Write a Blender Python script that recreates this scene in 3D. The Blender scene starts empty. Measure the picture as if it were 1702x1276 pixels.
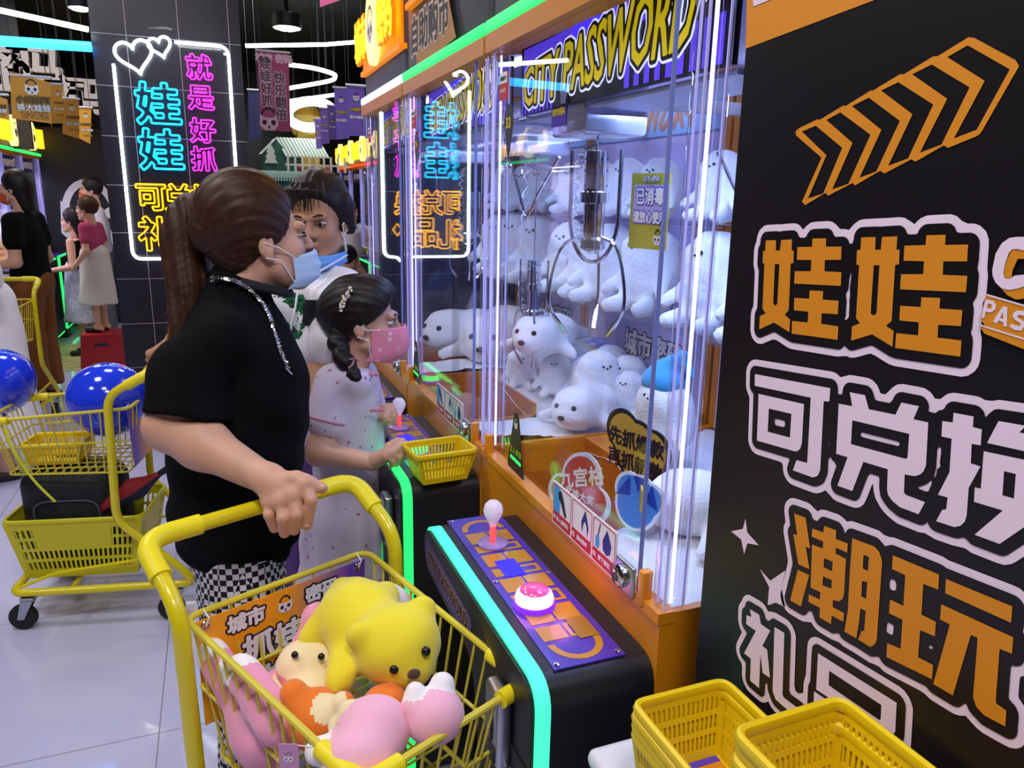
import bpy, math, random
import numpy as np
from mathutils import Vector, Matrix
sc = bpy.context.scene
COL = sc.collection
random.seed(5)
np.random.seed(5)
PI = math.pi

# ---------------------------------------------------------------- camera
IW, IH, FPX, EYE = 1702, 1276, 1240.0, 1.53
def _u(v):
    v = np.array(v, float)
    return v / np.linalg.norm(v)
_dn = _u((745 - 851, 5650 - 638, FPX))
_yv = _u((350 - 851, 321 - 638, FPX))
_yv = _u(_yv - _dn * np.dot(_yv, _dn))
_xv = np.cross(_dn, _yv)
if _xv[0] < 0: _xv = -_xv
ROT = np.array([_xv, _yv, -_dn])            # world = ROT @ (right, down, forward)
def ray(px, py): return ROT @ np.array([px - 851, py - 638, FPX])
def _on(px, py, ax, v):
    r = ray(px, py); o = np.array([0, 0, EYE]); return Vector(o + r * ((v - o[ax]) / r[ax]))
def onx(px, py, v): return _on(px, py, 0, v)   # a point of the photo on the plane X = v
def ony(px, py, v): return _on(px, py, 1, v)
def onz(px, py, v): return _on(px, py, 2, v)
cam = bpy.data.objects.new('camera', bpy.data.cameras.new('camera'))
COL.objects.link(cam)
_r, _d, _f = ROT[:, 0], ROT[:, 1], ROT[:, 2]
cam.matrix_world = Matrix(((_r[0], -_d[0], -_f[0], 0), (_r[1], -_d[1], -_f[1], 0), (_r[2], -_d[2], -_f[2], EYE), (0, 0, 0, 1)))
cam.data.sensor_fit = 'HORIZONTAL'; cam.data.sensor_width = 36
cam.data.lens = FPX * 36 / IW
cam.data.clip_start = 0.02
sc.camera = cam

# ---------------------------------------------------------------- world, big lights, exposure
sc.view_settings.view_transform = 'Standard'
sc.view_settings.look = 'None'
sc.view_settings.gamma = 1.0
sc.view_settings.exposure = 0.0
sc.cycles.transparent_max_bounces = 40
sc.cycles.max_bounces = 8
sc.cycles.sample_clamp_indirect = 6.0
sc.cycles.caustics_reflective = False
sc.cycles.caustics_refractive = False
wd = bpy.data.worlds.new('world'); sc.world = wd; wd.use_nodes = True
wd.node_tree.nodes['Background'].inputs[0].default_value = (0.55, 0.5, 0.75, 1)
wd.node_tree.nodes['Background'].inputs[1].default_value = 0.10
def area(loc, size, power, color, aim=(0, 0, -1), sy=None, spread=None):
    l = bpy.data.lights.new('lamp', 'AREA'); l.energy = power; l.color = color; l.size = size
    if sy: l.shape = 'RECTANGLE'; l.size_y = sy
    if spread: l.spread = spread
    o = bpy.data.objects.new('lamp', l); COL.objects.link(o); o.location = loc
    o.rotation_euler = Vector(aim).to_track_quat('-Z', 'Y').to_euler()
    return o
# ceiling lamps of the hall; the last two are added to brighten the back
for x, y, p in ((-0.5, 0.6, 26), (-1.1, 2.6, 34), (-2.4, 1.2, 30), (-0.3, 4.1, 22), (-2.2, 4.6, 36), (-1.6, 7.4, 40), (0.0, -0.45, 46), (.7, 5.0, 16), (.6, 7.2, 18)):
    area((x, y, 3.25), 0.5, p * .78, (1.0, 0.97, 0.95))

# ---------------------------------------------------------------- materials
def lin(h):
    if not isinstance(h, str): return tuple(h)
    h = h.lstrip('#'); out = []
    for i in (0, 2, 4):
        c = int(h[i:i + 2], 16) / 255
        out.append(c / 12.92 if c <= .04045 else ((c + .055) / 1.055) ** 2.4)
    return tuple(out)
MATS = {}
def mat(name, col, rough=.5, metal=0., spec=.5, emit=None, es=0., bump=0., bscale=60., vary=0., vscale=8., coat=0., sheen=0., trans=0., ior=1.45, sss=0., cr=.08):
    if name in MATS: return MATS[name]
    m = bpy.data.materials.new(name); m.use_nodes = True; nt = m.node_tree
    b = nt.nodes['Principled BSDF']; c = lin(col)
    b.inputs['Base Color'].default_value = (*c, 1); b.inputs['Roughness'].default_value = rough
    b.inputs['Metallic'].default_value = metal; b.inputs['Specular IOR Level'].default_value = spec
    b.inputs['Coat Weight'].default_value = coat; b.inputs['Coat Roughness'].default_value = cr
    b.inputs['Sheen Weight'].default_value = sheen; b.inputs['Transmission Weight'].default_value = trans; b.inputs['IOR'].default_value = ior
    if sss:
        b.inputs['Subsurface Weight'].default_value = sss; b.inputs['Subsurface Radius'].default_value = (.012, .005, .003); b.inputs['Subsurface Scale'].default_value = 1
    if emit is not None:
        b.inputs['Emission Color'].default_value = (*lin(emit), 1); b.inputs['Emission Strength'].default_value = es
    if bump or vary:
        tc = nt.nodes.new('ShaderNodeTexCoord')
        if bump:
            n = nt.nodes.new('ShaderNodeTexNoise'); n.inputs['Scale'].default_value = bscale; n.inputs['Detail'].default_value = 5
            nt.links.new(tc.outputs['Object'], n.inputs['Vector'])
            bp = nt.nodes.new('ShaderNodeBump'); bp.inputs['Strength'].default_value = bump; bp.inputs['Distance'].default_value = .004
            nt.links.new(n.outputs['Fac'], bp.inputs['Height']); nt.links.new(bp.outputs[0], b.inputs['Normal'])
        if vary:
            n2 = nt.nodes.new('ShaderNodeTexNoise'); n2.inputs['Scale'].default_value = vscale; n2.inputs['Detail'].default_value = 3
            nt.links.new(tc.outputs['Object'], n2.inputs['Vector'])
            r = nt.nodes.new('ShaderNodeValToRGB')
            r.color_ramp.elements[0].position = .3; r.color_ramp.elements[1].position = .7
            r.color_ramp.elements[0].color = (*[v * (1 - vary) for v in c], 1)
            r.color_ramp.elements[1].color = (*[min(1, v * (1 + vary)) for v in c], 1)
            nt.links.new(n2.outputs['Fac'], r.inputs[0]); nt.links.new(r.outputs[0], b.inputs['Base Color'])
    MATS[name] = m
    return m
def glow(name, col, s): return mat(name, col, rough=.5, emit=col, es=s)
def clear(name, tint=(1, 1, 1), refl=1.0, base=.04):
    """thin clear pane: lets light straight through, mirrors by angle"""
    if name in MATS: return MATS[name]
    m = bpy.data.materials.new(name); m.use_nodes = True; nt = m.node_tree; nt.nodes.clear()
    N = nt.nodes.new; L = nt.links.new
    out = N('ShaderNodeOutputMaterial'); mx = N('ShaderNodeMixShader'); tr = N('ShaderNodeBsdfTransparent'); gl = N('ShaderNodeBsdfGlossy')
    tr.inputs[0].default_value = (*tint, 1); gl.inputs['Roughness'].default_value = 0.0
    lw = N('ShaderNodeLayerWeight'); lw.inputs['Blend'].default_value = .5
    p = N('ShaderNodeMath'); p.operation = 'POWER'; p.inputs[1].default_value = 5
    a = N('ShaderNodeMath'); a.operation = 'MULTIPLY_ADD'; a.inputs[1].default_value = (1 - base) * refl; a.inputs[2].default_value = base * refl
    L(lw.outputs['Facing'], p.inputs[0]); L(p.outputs[0], a.inputs[0]); L(a.outputs[0], mx.inputs[0])
    L(tr.outputs[0], mx.inputs[1]); L(gl.outputs[0], mx.inputs[2]); L(mx.outputs[0], out.inputs[0])
    MATS[name] = m
    return m

# ---------------------------------------------------------------- objects
def link(o, parent=None, label=None, cat=None, group=None, kind=None):
    if o.name not in COL.objects: COL.objects.link(o)
    if parent is not None:
        o.parent = parent
        if parent.name in WROOT: o.location = -parent.location
    if label: o['label'] = label
    if cat: o['category'] = cat
    if group: o['group'] = group
    if kind: o['kind'] = kind
    return o
def thing(name, label, cat, loc=(0, 0, 0), rz=0, group=None):
    o = bpy.data.objects.new(name, None); o.empty_display_size = .05
    o.location = loc; o.rotation_euler = (0, 0, rz)
    return link(o, None, label, cat, group)
WROOT = set()
def wthing(name, label, cat, loc, group=None):
    """a thing whose parts are given in hall coordinates"""
    o = thing(name, label, cat, loc, 0, group); WROOT.add(o.name); return o
def kids(o): return list(o.children)
def dup(root, name=None, label=None, loc=None, rot=None, group=None):
    r = root.copy(); COL.objects.link(r)
    if label: r['label'] = label
    if group: r['group'] = group
    if loc is not None: r.location = loc
    if rot is not None: r.rotation_euler = rot
    for ch in kids(root):
        c = ch.copy(); COL.objects.link(c); c.parent = r
        for g in kids(ch):
            d = g.copy(); COL.objects.link(d); d.parent = c
    return r
def mesh_obj(name, V, F, mats, parent=None, fm=None, smooth=True, **kw):
    me = bpy.data.meshes.new(name)
    V = np.asarray(V, float)
    me.from_pydata(V.tolist() if len(V) else [], [], [list(map(int, f)) for f in F] if not isinstance(F, np.ndarray) else F.tolist())
    for m in (mats if isinstance(mats, (list, tuple)) else [mats]): me.materials.append(m)
    if fm is not None: me.polygons.foreach_set('material_index', np.asarray(fm, dtype=np.int32))
    me.polygons.foreach_set('use_smooth', np.full(len(me.polygons), bool(smooth)))
    me.update()
    if smooth == 'auto':
        me.set_sharp_from_angle(angle=math.radians(40))
    o = bpy.data.objects.new(name, me)
    return link(o, parent, **kw)

def frame(o, x, y, z=None):
    x = Vector(x).normalized(); y = Vector(y); y = (y - x * y.dot(x)).normalized(); z = x.cross(y)
    m = Matrix((x, y, z)).transposed().to_4x4(); m.translation = Vector(o)
    return m
def TR(x=0, y=0, z=0, rx=0, ry=0, rz=0):
    return Matrix.Translation((x, y, z)) @ Matrix.Rotation(rz, 4, 'Z') @ Matrix.Rotation(ry, 4, 'Y') @ Matrix.Rotation(rx, 4, 'X')

class MB:
    """collects shapes, then links them as one mesh object"""
    def __init__(s): s.v = []; s.f = []; s.m = []
    def add(s, V, F, T=None, mi=0):
        n = len(s.v)
        for p in V:
            p = Vector(p); s.v.append(T @ p if T is not None else p)
        for f in F: s.f.append([i + n for i in f]); s.m.append(mi)
        return s
    def box(s, a, b, T=None, mi=0):
        x0, y0, z0 = a; x1, y1, z1 = b
        V = [(x0, y0, z0), (x1, y0, z0), (x1, y1, z0), (x0, y1, z0), (x0, y0, z1), (x1, y0, z1), (x1, y1, z1), (x0, y1, z1)]
        return s.add(V, [(3, 2, 1, 0), (4, 5, 6, 7), (0, 1, 5, 4), (1, 2, 6, 5), (2, 3, 7, 6), (3, 0, 4, 7)], T, mi)
    def rbox(s, a, b, r=.01, T=None, mi=0, seg=3):
        """box with its vertical edges and its rims rounded"""
        x0, y0, z0 = a; x1, y1, z1 = b
        r = min(r, (x1 - x0) / 2.01, (y1 - y0) / 2.01, (z1 - z0) / 2.01)
        rings = []
        for k in range(seg + 1):
            t = PI / 2 * k / seg; rings.append((r * (1 - math.cos(t)) , r * math.sin(t)))
        prof = [(rr, z0 + r - (r * math.cos(t))) for rr, t in [(r - r * math.sin(PI / 2 * k / seg), PI / 2 * k / seg) for k in range(seg + 1)]]
        prof += [(q, z1 - (z - z0)) for q, z in reversed(prof)]
        V = []; F = []; n = 4 * (seg + 1)
        for ins, z in prof:
            for cxy, a0 in (((x1 - r, y1 - r), 0), ((x0 + r, y1 - r), PI / 2), ((x0 + r, y0 + r), PI), ((x1 - r, y0 + r), 1.5 * PI)):
                for k in range(seg + 1):
                    t = a0 + PI / 2 * k / seg
                    V.append((cxy[0] + (r - ins) * math.cos(t), cxy[1] + (r - ins) * math.sin(t), z))
        for j in range(len(prof) - 1):
            for i in range(n):
                F.append((j * n + i, j * n + (i + 1) % n, (j + 1) * n + (i + 1) % n, (j + 1) * n + i))
        F.append(tuple(range(n))[::-1]); F.append(tuple(range((len(prof) - 1) * n, len(prof) * n)))
        return s.add(V, F, T, mi)
    def prism(s, poly, z0, z1, T=None, mi=0):
        n = len(poly)
        a = sum(poly[i][0] * poly[(i + 1) % n][1] - poly[(i + 1) % n][0] * poly[i][1] for i in range(n))
        if a < 0: poly = poly[::-1]
        V = [(x, y, z0) for x, y in poly] + [(x, y, z1) for x, y in poly]
        F = [tuple(range(n))[::-1], tuple(range(n, 2 * n))] + [(i, (i + 1) % n, n + (i + 1) % n, n + i) for i in range(n)]
        return s.add(V, F, T, mi)
    def lathe(s, prof, T=None, mi=0, seg=20, cap=True):
        V = []; F = []; k = len(prof)
        for r, z in prof:
            for i in range(seg):
                t = 2 * PI * i / seg; V.append((r * math.cos(t), r * math.sin(t), z))
        for j in range(k - 1):
            for i in range(seg): F.append((j * seg + i, j * seg + (i + 1) % seg, (j + 1) * seg + (i + 1) % seg, (j + 1) * seg + i))
        if cap: F.append(tuple(range(seg))[::-1]); F.append(tuple(range((k - 1) * seg, k * seg)))
        return s.add(V, F, T, mi)
    def cyl(s, a, b, r, r2=None, seg=12, mi=0): return s.tube([a, b], [r, r if r2 is None else r2], seg, mi=mi)
    def tube(s, pts, r, seg=8, closed=False, mi=0, flat=1.0, T=None):
        P = [Vector(p) for p in pts]
        if T is not None: P = [T @ p for p in P]
        n = len(P); R = r if isinstance(r, (list, tuple)) else [r] * n
        V = []; F = []; up = None
        for i in range(n):
            a = P[(i - 1) % n] if (closed or i) else P[0]; b = P[(i + 1) % n] if (closed or i < n - 1) else P[-1]
            d = (b - a)
            if d.length < 1e-9: d = Vector((0, 0, 1))
            d.normalize()
            if up is None:
                up = Vector((0, 0, 1)) if abs(d.z) < .9 else Vector((0, 1, 0))
            u = up - d * up.dot(d)
            if u.length < 1e-4: u = d.orthogonal()
            u.normalize(); w = d.cross(u); up = u
            for k in range(seg):
                t = 2 * PI * k / seg; V.append(P[i] + (u * math.cos(t) * flat + w * math.sin(t)) * R[i])
        for j in range(n if closed else n - 1):
            j2 = (j + 1) % n
            for k in range(seg): F.append((j * seg + k, j * seg + (k + 1) % seg, j2 * seg + (k + 1) % seg, j2 * seg + k))
        if not closed: F.append(tuple(range(seg))[::-1]); F.append(tuple(range((n - 1) * seg, n * seg)))
        return s.add(V, F, None, mi)
    def ball(s, c, r, seg=16, mi=0, T=None):
        if not isinstance(r, (list, tuple)): r = (r, r, r)
        h = seg // 2
        V = [(c[0], c[1], c[2] - r[2])]; F = []
        for j in range(1, h):
            p = -PI / 2 + PI * j / h
            for i in range(seg):
                t = 2 * PI * i / seg
                V.append((c[0] + r[0] * math.cos(p) * math.cos(t), c[1] + r[1] * math.cos(p) * math.sin(t), c[2] + r[2] * math.sin(p)))
        V.append((c[0], c[1], c[2] + r[2])); e = len(V) - 1
        for i in range(seg):
            F.append((0, 1 + (i + 1) % seg, 1 + i)); F.append((e, 1 + (h - 2) * seg + i, 1 + (h - 2) * seg + (i + 1) % seg))
        for j in range(h - 2):
            for i in range(seg):
                a = 1 + j * seg; F.append((a + i, a + (i + 1) % seg, a + seg + (i + 1) % seg, a + seg + i))
        return s.add(V, F, T, mi)
    def build(s, name, mats, parent=None, smooth='auto', **kw):
        return mesh_obj(name, [tuple(v) for v in s.v], s.f, mats, parent, s.m, smooth, **kw)

def arc(p0, p1, p2, n=6):
    """quadratic bend through a corner"""
    a, b, c = Vector(p0), Vector(p1), Vector(p2)
    return [a * (1 - t) ** 2 + b * 2 * t * (1 - t) + c * t * t for t in [i / n for i in range(n + 1)]]
def rounded(pts, r, n=5, closed=False):
    P = [Vector(p) for p in pts]; out = []; m = len(P)
    for i in range(m):
        if not closed and i in (0, m - 1): out.append(P[i]); continue
        a, b, c = P[i - 1], P[i], P[(i + 1) % m]
        ra = min(r, (a - b).length * .49); rc = min(r, (c - b).length * .49)
        out += arc(b + (a - b).normalized() * ra, b, b + (c - b).normalized() * rc, n)
    return out
def spline(pts, n=8):
    P = [Vector(p) for p in pts]; P = [P[0] * 2 - P[1]] + P + [P[-1] * 2 - P[-2]]; out = []
    for i in range(1, len(P) - 2):
        for k in range(n):
            t = k / n; a, b, c, d = P[i - 1], P[i], P[i + 1], P[i + 2]
            out.append(.5 * ((2 * b) + (c - a) * t + (2 * a - 5 * b + 4 * c - d) * t * t + (3 * b - a - 3 * c + d) * t ** 3))
    out.append(P[-2]); return out

# ---------------------------------------------------------------- soft shapes: blended rounded solids meshed on a grid
def _v(a): return np.array(tuple(a), float)
class Soft:
    def __init__(s): s.p = []
    def cone(s, a, b, ra, rb=None, k=.02, op='+'): s.p.append(('c', _v(a), _v(b), ra, ra if rb is None else rb, k, op)); return s
    def chain(s, pts, rad, k=.02):
        for i in range(len(pts) - 1): s.cone(pts[i], pts[i + 1], rad[i], rad[i + 1], k)
        return s
    def ell(s, c, r, M=None, k=.02, op='+'): s.p.append(('e', _v(c), _v(r), None if M is None else np.array(M)[:3, :3], 0, k, op)); return s
    def rbox(s, c, h, r=.01, M=None, k=.02, op='+'): s.p.append(('b', _v(c), _v(h), None if M is None else np.array(M)[:3, :3], r, k, op)); return s
    def plane(s, c, n, k=.004): s.p.append(('p', _v(c), _u(n), None, 0, k, '-')); return s   # cuts away the side n points to
    def bounds(s):
        lo = np.full(3, 1e9); hi = -lo
        for q in s.p:
            if q[6] != '+': continue
            if q[0] == 'c':
                for c, r in ((q[1], q[3]), (q[2], q[4])): lo = np.minimum(lo, c - r); hi = np.maximum(hi, c + r)
            else:
                R = np.linalg.norm(q[2]) if q[3] is not None else q[2]
                lo = np.minimum(lo, q[1] - R); hi = np.maximum(hi, q[1] + R)
        return lo, hi
    def eval(s, P):
        D = None
        for q in s.p:
            if q[0] == 'c':
                a, b = q[1], q[2]; ba = b - a; L = max(np.dot(ba, ba), 1e-12)
                t = np.clip(((P - a) @ ba) / L, 0, 1); d = np.sqrt((((P - a) - t[..., None] * ba) ** 2).sum(-1)) - (q[3] + t * (q[4] - q[3]))
            elif q[0] == 'e':
                x = P - q[1]
                if q[3] is not None: x = x @ q[3]
                k0 = np.sqrt(((x / q[2]) ** 2).sum(-1)); k1 = np.sqrt(((x / q[2] ** 2) ** 2).sum(-1)) + 1e-9
                d = k0 * (k0 - 1) / k1
            elif q[0] == 'b':
                x = P - q[1]
                if q[3] is not None: x = x @ q[3]
                w = np.abs(x) - (q[2] - q[4]); d = np.sqrt((np.maximum(w, 0) ** 2).sum(-1)) + np.minimum(w.max(-1), 0) - q[4]
            else: d = -((P - q[1]) @ q[2])
            if D is None: D = d; continue
            k = max(q[5], 1e-5)
            if q[6] == '+':
                h = np.clip(.5 + .5 * (D - d) / k, 0, 1); D = D * (1 - h) + d * h - k * h * (1 - h)
            else:
                h = np.clip(.5 - .5 * (D + d) / k, 0, 1); D = D * (1 - h) - d * h + k * h * (1 - h)
        return D
    def mesh(s, vox, disp=None):
        lo, hi = s.bounds(); pad = vox * 3 + (.012 if disp else 0); lo = lo - pad; hi = hi + pad
        n = np.maximum(np.ceil((hi - lo) / vox).astype(int) + 1, 4)
        ax = [lo[i] + vox * np.arange(n[i]) for i in range(3)]
        G = np.stack(np.meshgrid(*ax, indexing='ij'), -1); D = s.eval(G)
        if disp: D = D + disp(G)
        ins = D < 0
        acc = np.zeros(tuple(n - 1) + (3,)); cnt = np.zeros(tuple(n - 1)); base = np.stack(np.meshgrid(*[np.arange(k - 1) for k in n], indexing='ij'), -1)
        for a in range(3):
            b, c = [i for i in range(3) if i != a]
            for ob in (0, 1):
                for oc in (0, 1):
                    def sl(oa):
                        t = [None] * 3; t[a] = slice(oa, n[a] - 1 + oa); t[b] = slice(ob, n[b] - 1 + ob); t[c] = slice(oc, n[c] - 1 + oc); return tuple(t)
                    d0, d1 = D[sl(0)], D[sl(1)]; x = (d0 < 0) != (d1 < 0)
                    t = np.where(x, d0 / np.where(x, d0 - d1, 1), 0)
                    acc[..., a] += np.where(x, t, 0); acc[..., b] += x * ob; acc[..., c] += x * oc; cnt += x
        act = cnt > 0; idx = np.full(tuple(n - 1), -1); idx[act] = np.arange(act.sum())
        V = (base[act] + acc[act] / cnt[act][:, None]) * vox + lo
        F = []
        for a in range(3):
            b, c = (a + 1) % 3, (a + 2) % 3
            d0 = [slice(1, -1)] * 3; d0[a] = slice(0, -1); d1 = list(d0); d1[a] = slice(1, None)
            i0, i1 = ins[tuple(d0)], ins[tuple(d1)]; x = i0 != i1; w = np.argwhere(x)
            if not len(w): continue
            o = np.ones(3, int); o[a] = 0; w = w + o
            def cell(db, dc):
                q = w.copy(); q[:, b] -= db; q[:, c] -= dc; return idx[q[:, 0], q[:, 1], q[:, 2]]
            quad = np.stack([cell(1, 1), cell(0, 1), cell(0, 0), cell(1, 0)], 1)
            flip = ~i0[x]; quad[flip] = quad[flip][:, ::-1]; F.append(quad)
        return V, np.concatenate(F)
def soft(name, pieces, mats, parent=None, paint=None, disp=None, **kw):
    """pieces: list of (Soft, voxel); all shells become ONE mesh object"""
    Vs = []; Fs = []; n = 0
    for pc in pieces:
        V, F = pc[0].mesh(pc[1], pc[2] if len(pc) > 2 else disp); Vs.append(V); Fs.append(F + n); n += len(V)
    V = np.concatenate(Vs); F = np.concatenate(Fs); fm = None
    if paint is not None: fm = paint(V[F].mean(1))
    return mesh_obj(name, V, F, mats, parent, fm, True, **kw)
def wobble(amp, s, seed=0, ax=(1, 1, 1)):
    """gentle cloth or fur unevenness"""
    rs = np.random.RandomState(seed); K = rs.normal(size=(7, 3)) * s * np.array(ax); ph = rs.rand(7) * 6.28
    return lambda G: amp * sum(np.sin(G @ K[i] + ph[i]) for i in range(7)) / 2.6

# ---------------------------------------------------------------- lettering
_TX = {}
def glyphs(text, res=2):
    """filled 2D shapes of a text at size 1: verts, faces, boundary loops"""
    key = (text, res)
    if key in _TX: return _TX[key]
    c = bpy.data.curves.new('t', 'FONT'); c.body = text; c.size = 1; c.resolution_u = res
    o = bpy.data.objects.new('t', c)
    me = bpy.data.meshes.new_from_object(o)
    V = np.array([v.co[:2] for v in me.vertices]).reshape(-1, 2); F = [list(p.vertices) for p in me.polygons]
    bpy.data.objects.remove(o); bpy.data.curves.remove(c); bpy.data.meshes.remove(me)
    # weld and find the outline
    key2 = {}; mp = []
    W = []
    for v in V:
        k = (round(v[0], 4), round(v[1], 4))
        if k not in key2: key2[k] = len(W); W.append(v)
        mp.append(key2[k])
    F = [[mp[i] for i in f] for f in F]; F = [f for f in F if len(set(f)) == len(f)]
    ed = {}
    for f in F:
        for i in range(len(f)):
            a, b = f[i], f[(i + 1) % len(f)]; ed[(a, b)] = 1
    bd = {a: b for (a, b) in ed if (b, a) not in ed}
    loops = []; seen = set()
    for s0 in list(bd):
        if s0 in seen: continue
        l = []; q = s0
        while q not in seen and q in bd: seen.add(q); l.append(q); q = bd[q]
        if len(l) > 2: loops.append(l)
    r = (np.array(W), F, loops)
    _TX[key] = r
    return r
def fill2d(loops):
    """even-odd filled flat mesh of closed 2D loops"""
    c = bpy.data.curves.new('t', 'CURVE'); c.dimensions = '2D'; c.fill_mode = 'FRONT'; c.resolution_u = 1
    for l in loops:
        sp = c.splines.new('POLY'); sp.points.add(len(l) - 1); sp.points.foreach_set('co', np.concatenate([np.asarray(l, float) * 100, np.zeros((len(l), 1)), np.ones((len(l), 1))], 1).ravel()); sp.use_cyclic_u = True
    o = bpy.data.objects.new('t', c); me = bpy.data.meshes.new_from_object(o)
    V = np.array([v.co[:2] for v in me.vertices]).reshape(-1, 2) / 100; F = []
    for p in me.polygons:
        f = list(p.vertices); x = V[f]
        if abs(np.dot(x[:, 0], np.roll(x[:, 1], -1)) - np.dot(x[:, 1], np.roll(x[:, 0], -1))) < 1e-13: continue
        if np.dot(x[:, 0], np.roll(x[:, 1], -1)) - np.dot(x[:, 1], np.roll(x[:, 0], -1)) < 0: f = f[::-1]
        F.append(f)
    bpy.data.objects.remove(o); bpy.data.curves.remove(c); bpy.data.meshes.remove(me)
    return V, F
def grow(loops, w, step=None):
    """the outline of a filled shape pushed out by w, corners rounded, overlaps merged"""
    L = [np.asarray(l, float) for l in loops]; A = np.concatenate(L); B = np.concatenate([np.roll(l, -1, 0) for l in L])
    lo = A.min(0) - w * 1.3; hi = A.max(0) + w * 1.3
    st = step or max(w / 3, (hi - lo).max() / 420); n = np.ceil((hi - lo) / st).astype(int) + 2
    xs = lo[0] + st * np.arange(n[0]); ys = lo[1] + st * np.arange(n[1])
    D = np.full((n[0], n[1]), 1e9); par = np.zeros((n[0], n[1]), bool)
    for a, b in zip(A, B):
        r = 1.4 * w + st
        i0, i1 = np.searchsorted(xs, [min(a[0], b[0]) - r, max(a[0], b[0]) + r]); j0, j1 = np.searchsorted(ys, [min(a[1], b[1]) - r, max(a[1], b[1]) + r])
        X = xs[i0:i1, None]; Y = ys[None, j0:j1]; d = b - a; q = max(d @ d, 1e-18)
        t = np.clip(((X - a[0]) * d[0] + (Y - a[1]) * d[1]) / q, 0, 1)
        D[i0:i1, j0:j1] = np.minimum(D[i0:i1, j0:j1], np.hypot(X - a[0] - t * d[0], Y - a[1] - t * d[1]))
        if a[1] != b[1]:
            m = (ys >= min(a[1], b[1])) & (ys < max(a[1], b[1]))
            xc = a[0] + (ys - a[1]) / (b[1] - a[1]) * d[0]
            par ^= (xs[:, None] < xc[None, :]) & m[None, :]
    D = np.minimum(np.where(par, -D, D), 1.3 * w + st) - w; D = np.maximum(D, -3 * w)
    D[np.abs(D) < 1e-9] = 1e-9
    nxt = {}
    def cut(i, j, k, l):
        t = D[i, j] / (D[i, j] - D[k, l]); return (xs[i] + t * (xs[k] - xs[i]), ys[j] + t * (ys[l] - ys[j]))
    S = D < 0; pts = {}
    code = S[:-1, :-1] * 1 + S[1:, :-1] * 2 + S[1:, 1:] * 4 + S[:-1, 1:] * 8
    TB = {1: [(3, 0)], 2: [(0, 1)], 3: [(3, 1)], 4: [(1, 2)], 5: [(3, 0), (1, 2)], 6: [(0, 2)], 7: [(3, 2)], 8: [(2, 3)], 9: [(2, 0)], 10: [(0, 1), (2, 3)], 11: [(2, 1)], 12: [(1, 3)], 13: [(1, 0)], 14: [(0, 3)]}
    for i, j in np.argwhere((code > 0) & (code < 15)):
        E = [((i, j), (i + 1, j)), ((i + 1, j), (i + 1, j + 1)), ((i, j + 1), (i + 1, j + 1)), ((i, j), (i, j + 1))]
        for e0, e1 in TB[int(code[i, j])]:
            a, b = E[e0], E[e1]
            for q in (a, b):
                if q not in pts: pts[q] = cut(*q[0], *q[1])
            nxt[a] = b
    out = []
    while nxt:
        s0, q = nxt.popitem(); l = [pts[s0]]
        while q in nxt: l.append(pts[q]); q = nxt.pop(q)
        P = np.array(l)
        keep = []; m = len(P)                       # drop points on straight runs
        for i in range(m):
            a, b, c = P[keep[-1]] if keep else P[i - 1], P[i], P[(i + 1) % m]
            u, v = b - a, c - b; cr = abs(u[0] * v[1] - u[1] * v[0])
            if cr > 2e-2 * max(np.hypot(*u) * np.hypot(*v), 1e-18) or np.hypot(*u) > 12 * st: keep.append(i)
        if len(keep) > 2: out.append(P[keep])
    return out
def flat(mb, loops, w, T, z, mi=0, thick=0):
    """a filled flat shape, grown by w, lying z above frame T"""
    if w > 0: loops = grow(loops, w)
    V, F = fill2d(loops)
    mb.add([(x, y, z + thick) for x, y in V], F, T, mi)
    if thick:
        for l in loops:
            n = len(l); mb.add([(p[0], p[1], z) for p in l] + [(p[0], p[1], z + thick) for p in l], [(i, (i + 1) % n, n + (i + 1) % n, n + i) for i in range(n)], T, mi)
def text_loops(text, size, align='c', squash=1., shear=0., vertical=False, advance=1.0, res=2, warp=None):
    parts = [(glyphs(ch, res), -i * advance) for i, ch in enumerate(text)] if vertical else [(glyphs(text, res), 0)]
    parts = [q for q in parts if len(q[0][0])]
    allv = np.concatenate([g[0] + (0, dy) for g, dy in parts])
    lo, hi = allv.min(0), allv.max(0); ox = {'c': (lo[0] + hi[0]) / 2, 'l': lo[0], 'r': hi[0]}[align]; oy = (lo[1] + hi[1]) / 2
    out = []
    for (V, F, loops), dy in parts:
        gx = (V[:, 0].min() + V[:, 0].max()) / 2 if vertical else ox
        U = (V + (-gx, dy - oy)) * size; U = np.stack([U[:, 0] * squash + U[:, 1] * shear, U[:, 1]], 1)
        if warp: U = warp(U)
        out += [U[l] for l in loops]
    return out
def letters(name, text, T, size, layers, parent, mats, align='c', squash=1., shear=0., step=.0005, vertical=False, advance=1.0, res=2, warp=None, thick=0, z0=0, smooth=False, **kw):
    """text laid on frame T (x right, y up, z out of the surface). layers: [(extra width, material index)] from the bottom up"""
    mb = MB(); L = text_loops(text, size, align, squash, shear, vertical, advance, res, warp)
    for k, (w, mi) in enumerate(layers): flat(mb, L, w, T, z0 + step * (k + 1), mi, thick)
    return mb.build(name, mats, parent, smooth=False, **kw)
def neon(name, text, T, size, r, m, parent, grow_by=0., z=.012, **kw):
    """glowing tube bent along the outline of each character"""
    L = text_loops(text, size, **kw); mb = MB()
    if grow_by: L = grow(L, grow_by, step=grow_by / 2)
    for l in L: mb.tube([T @ Vector((p[0], p[1], z)) for p in l], r, 6, closed=True)
    return mb.build(name, m, parent, smooth=True)
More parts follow.
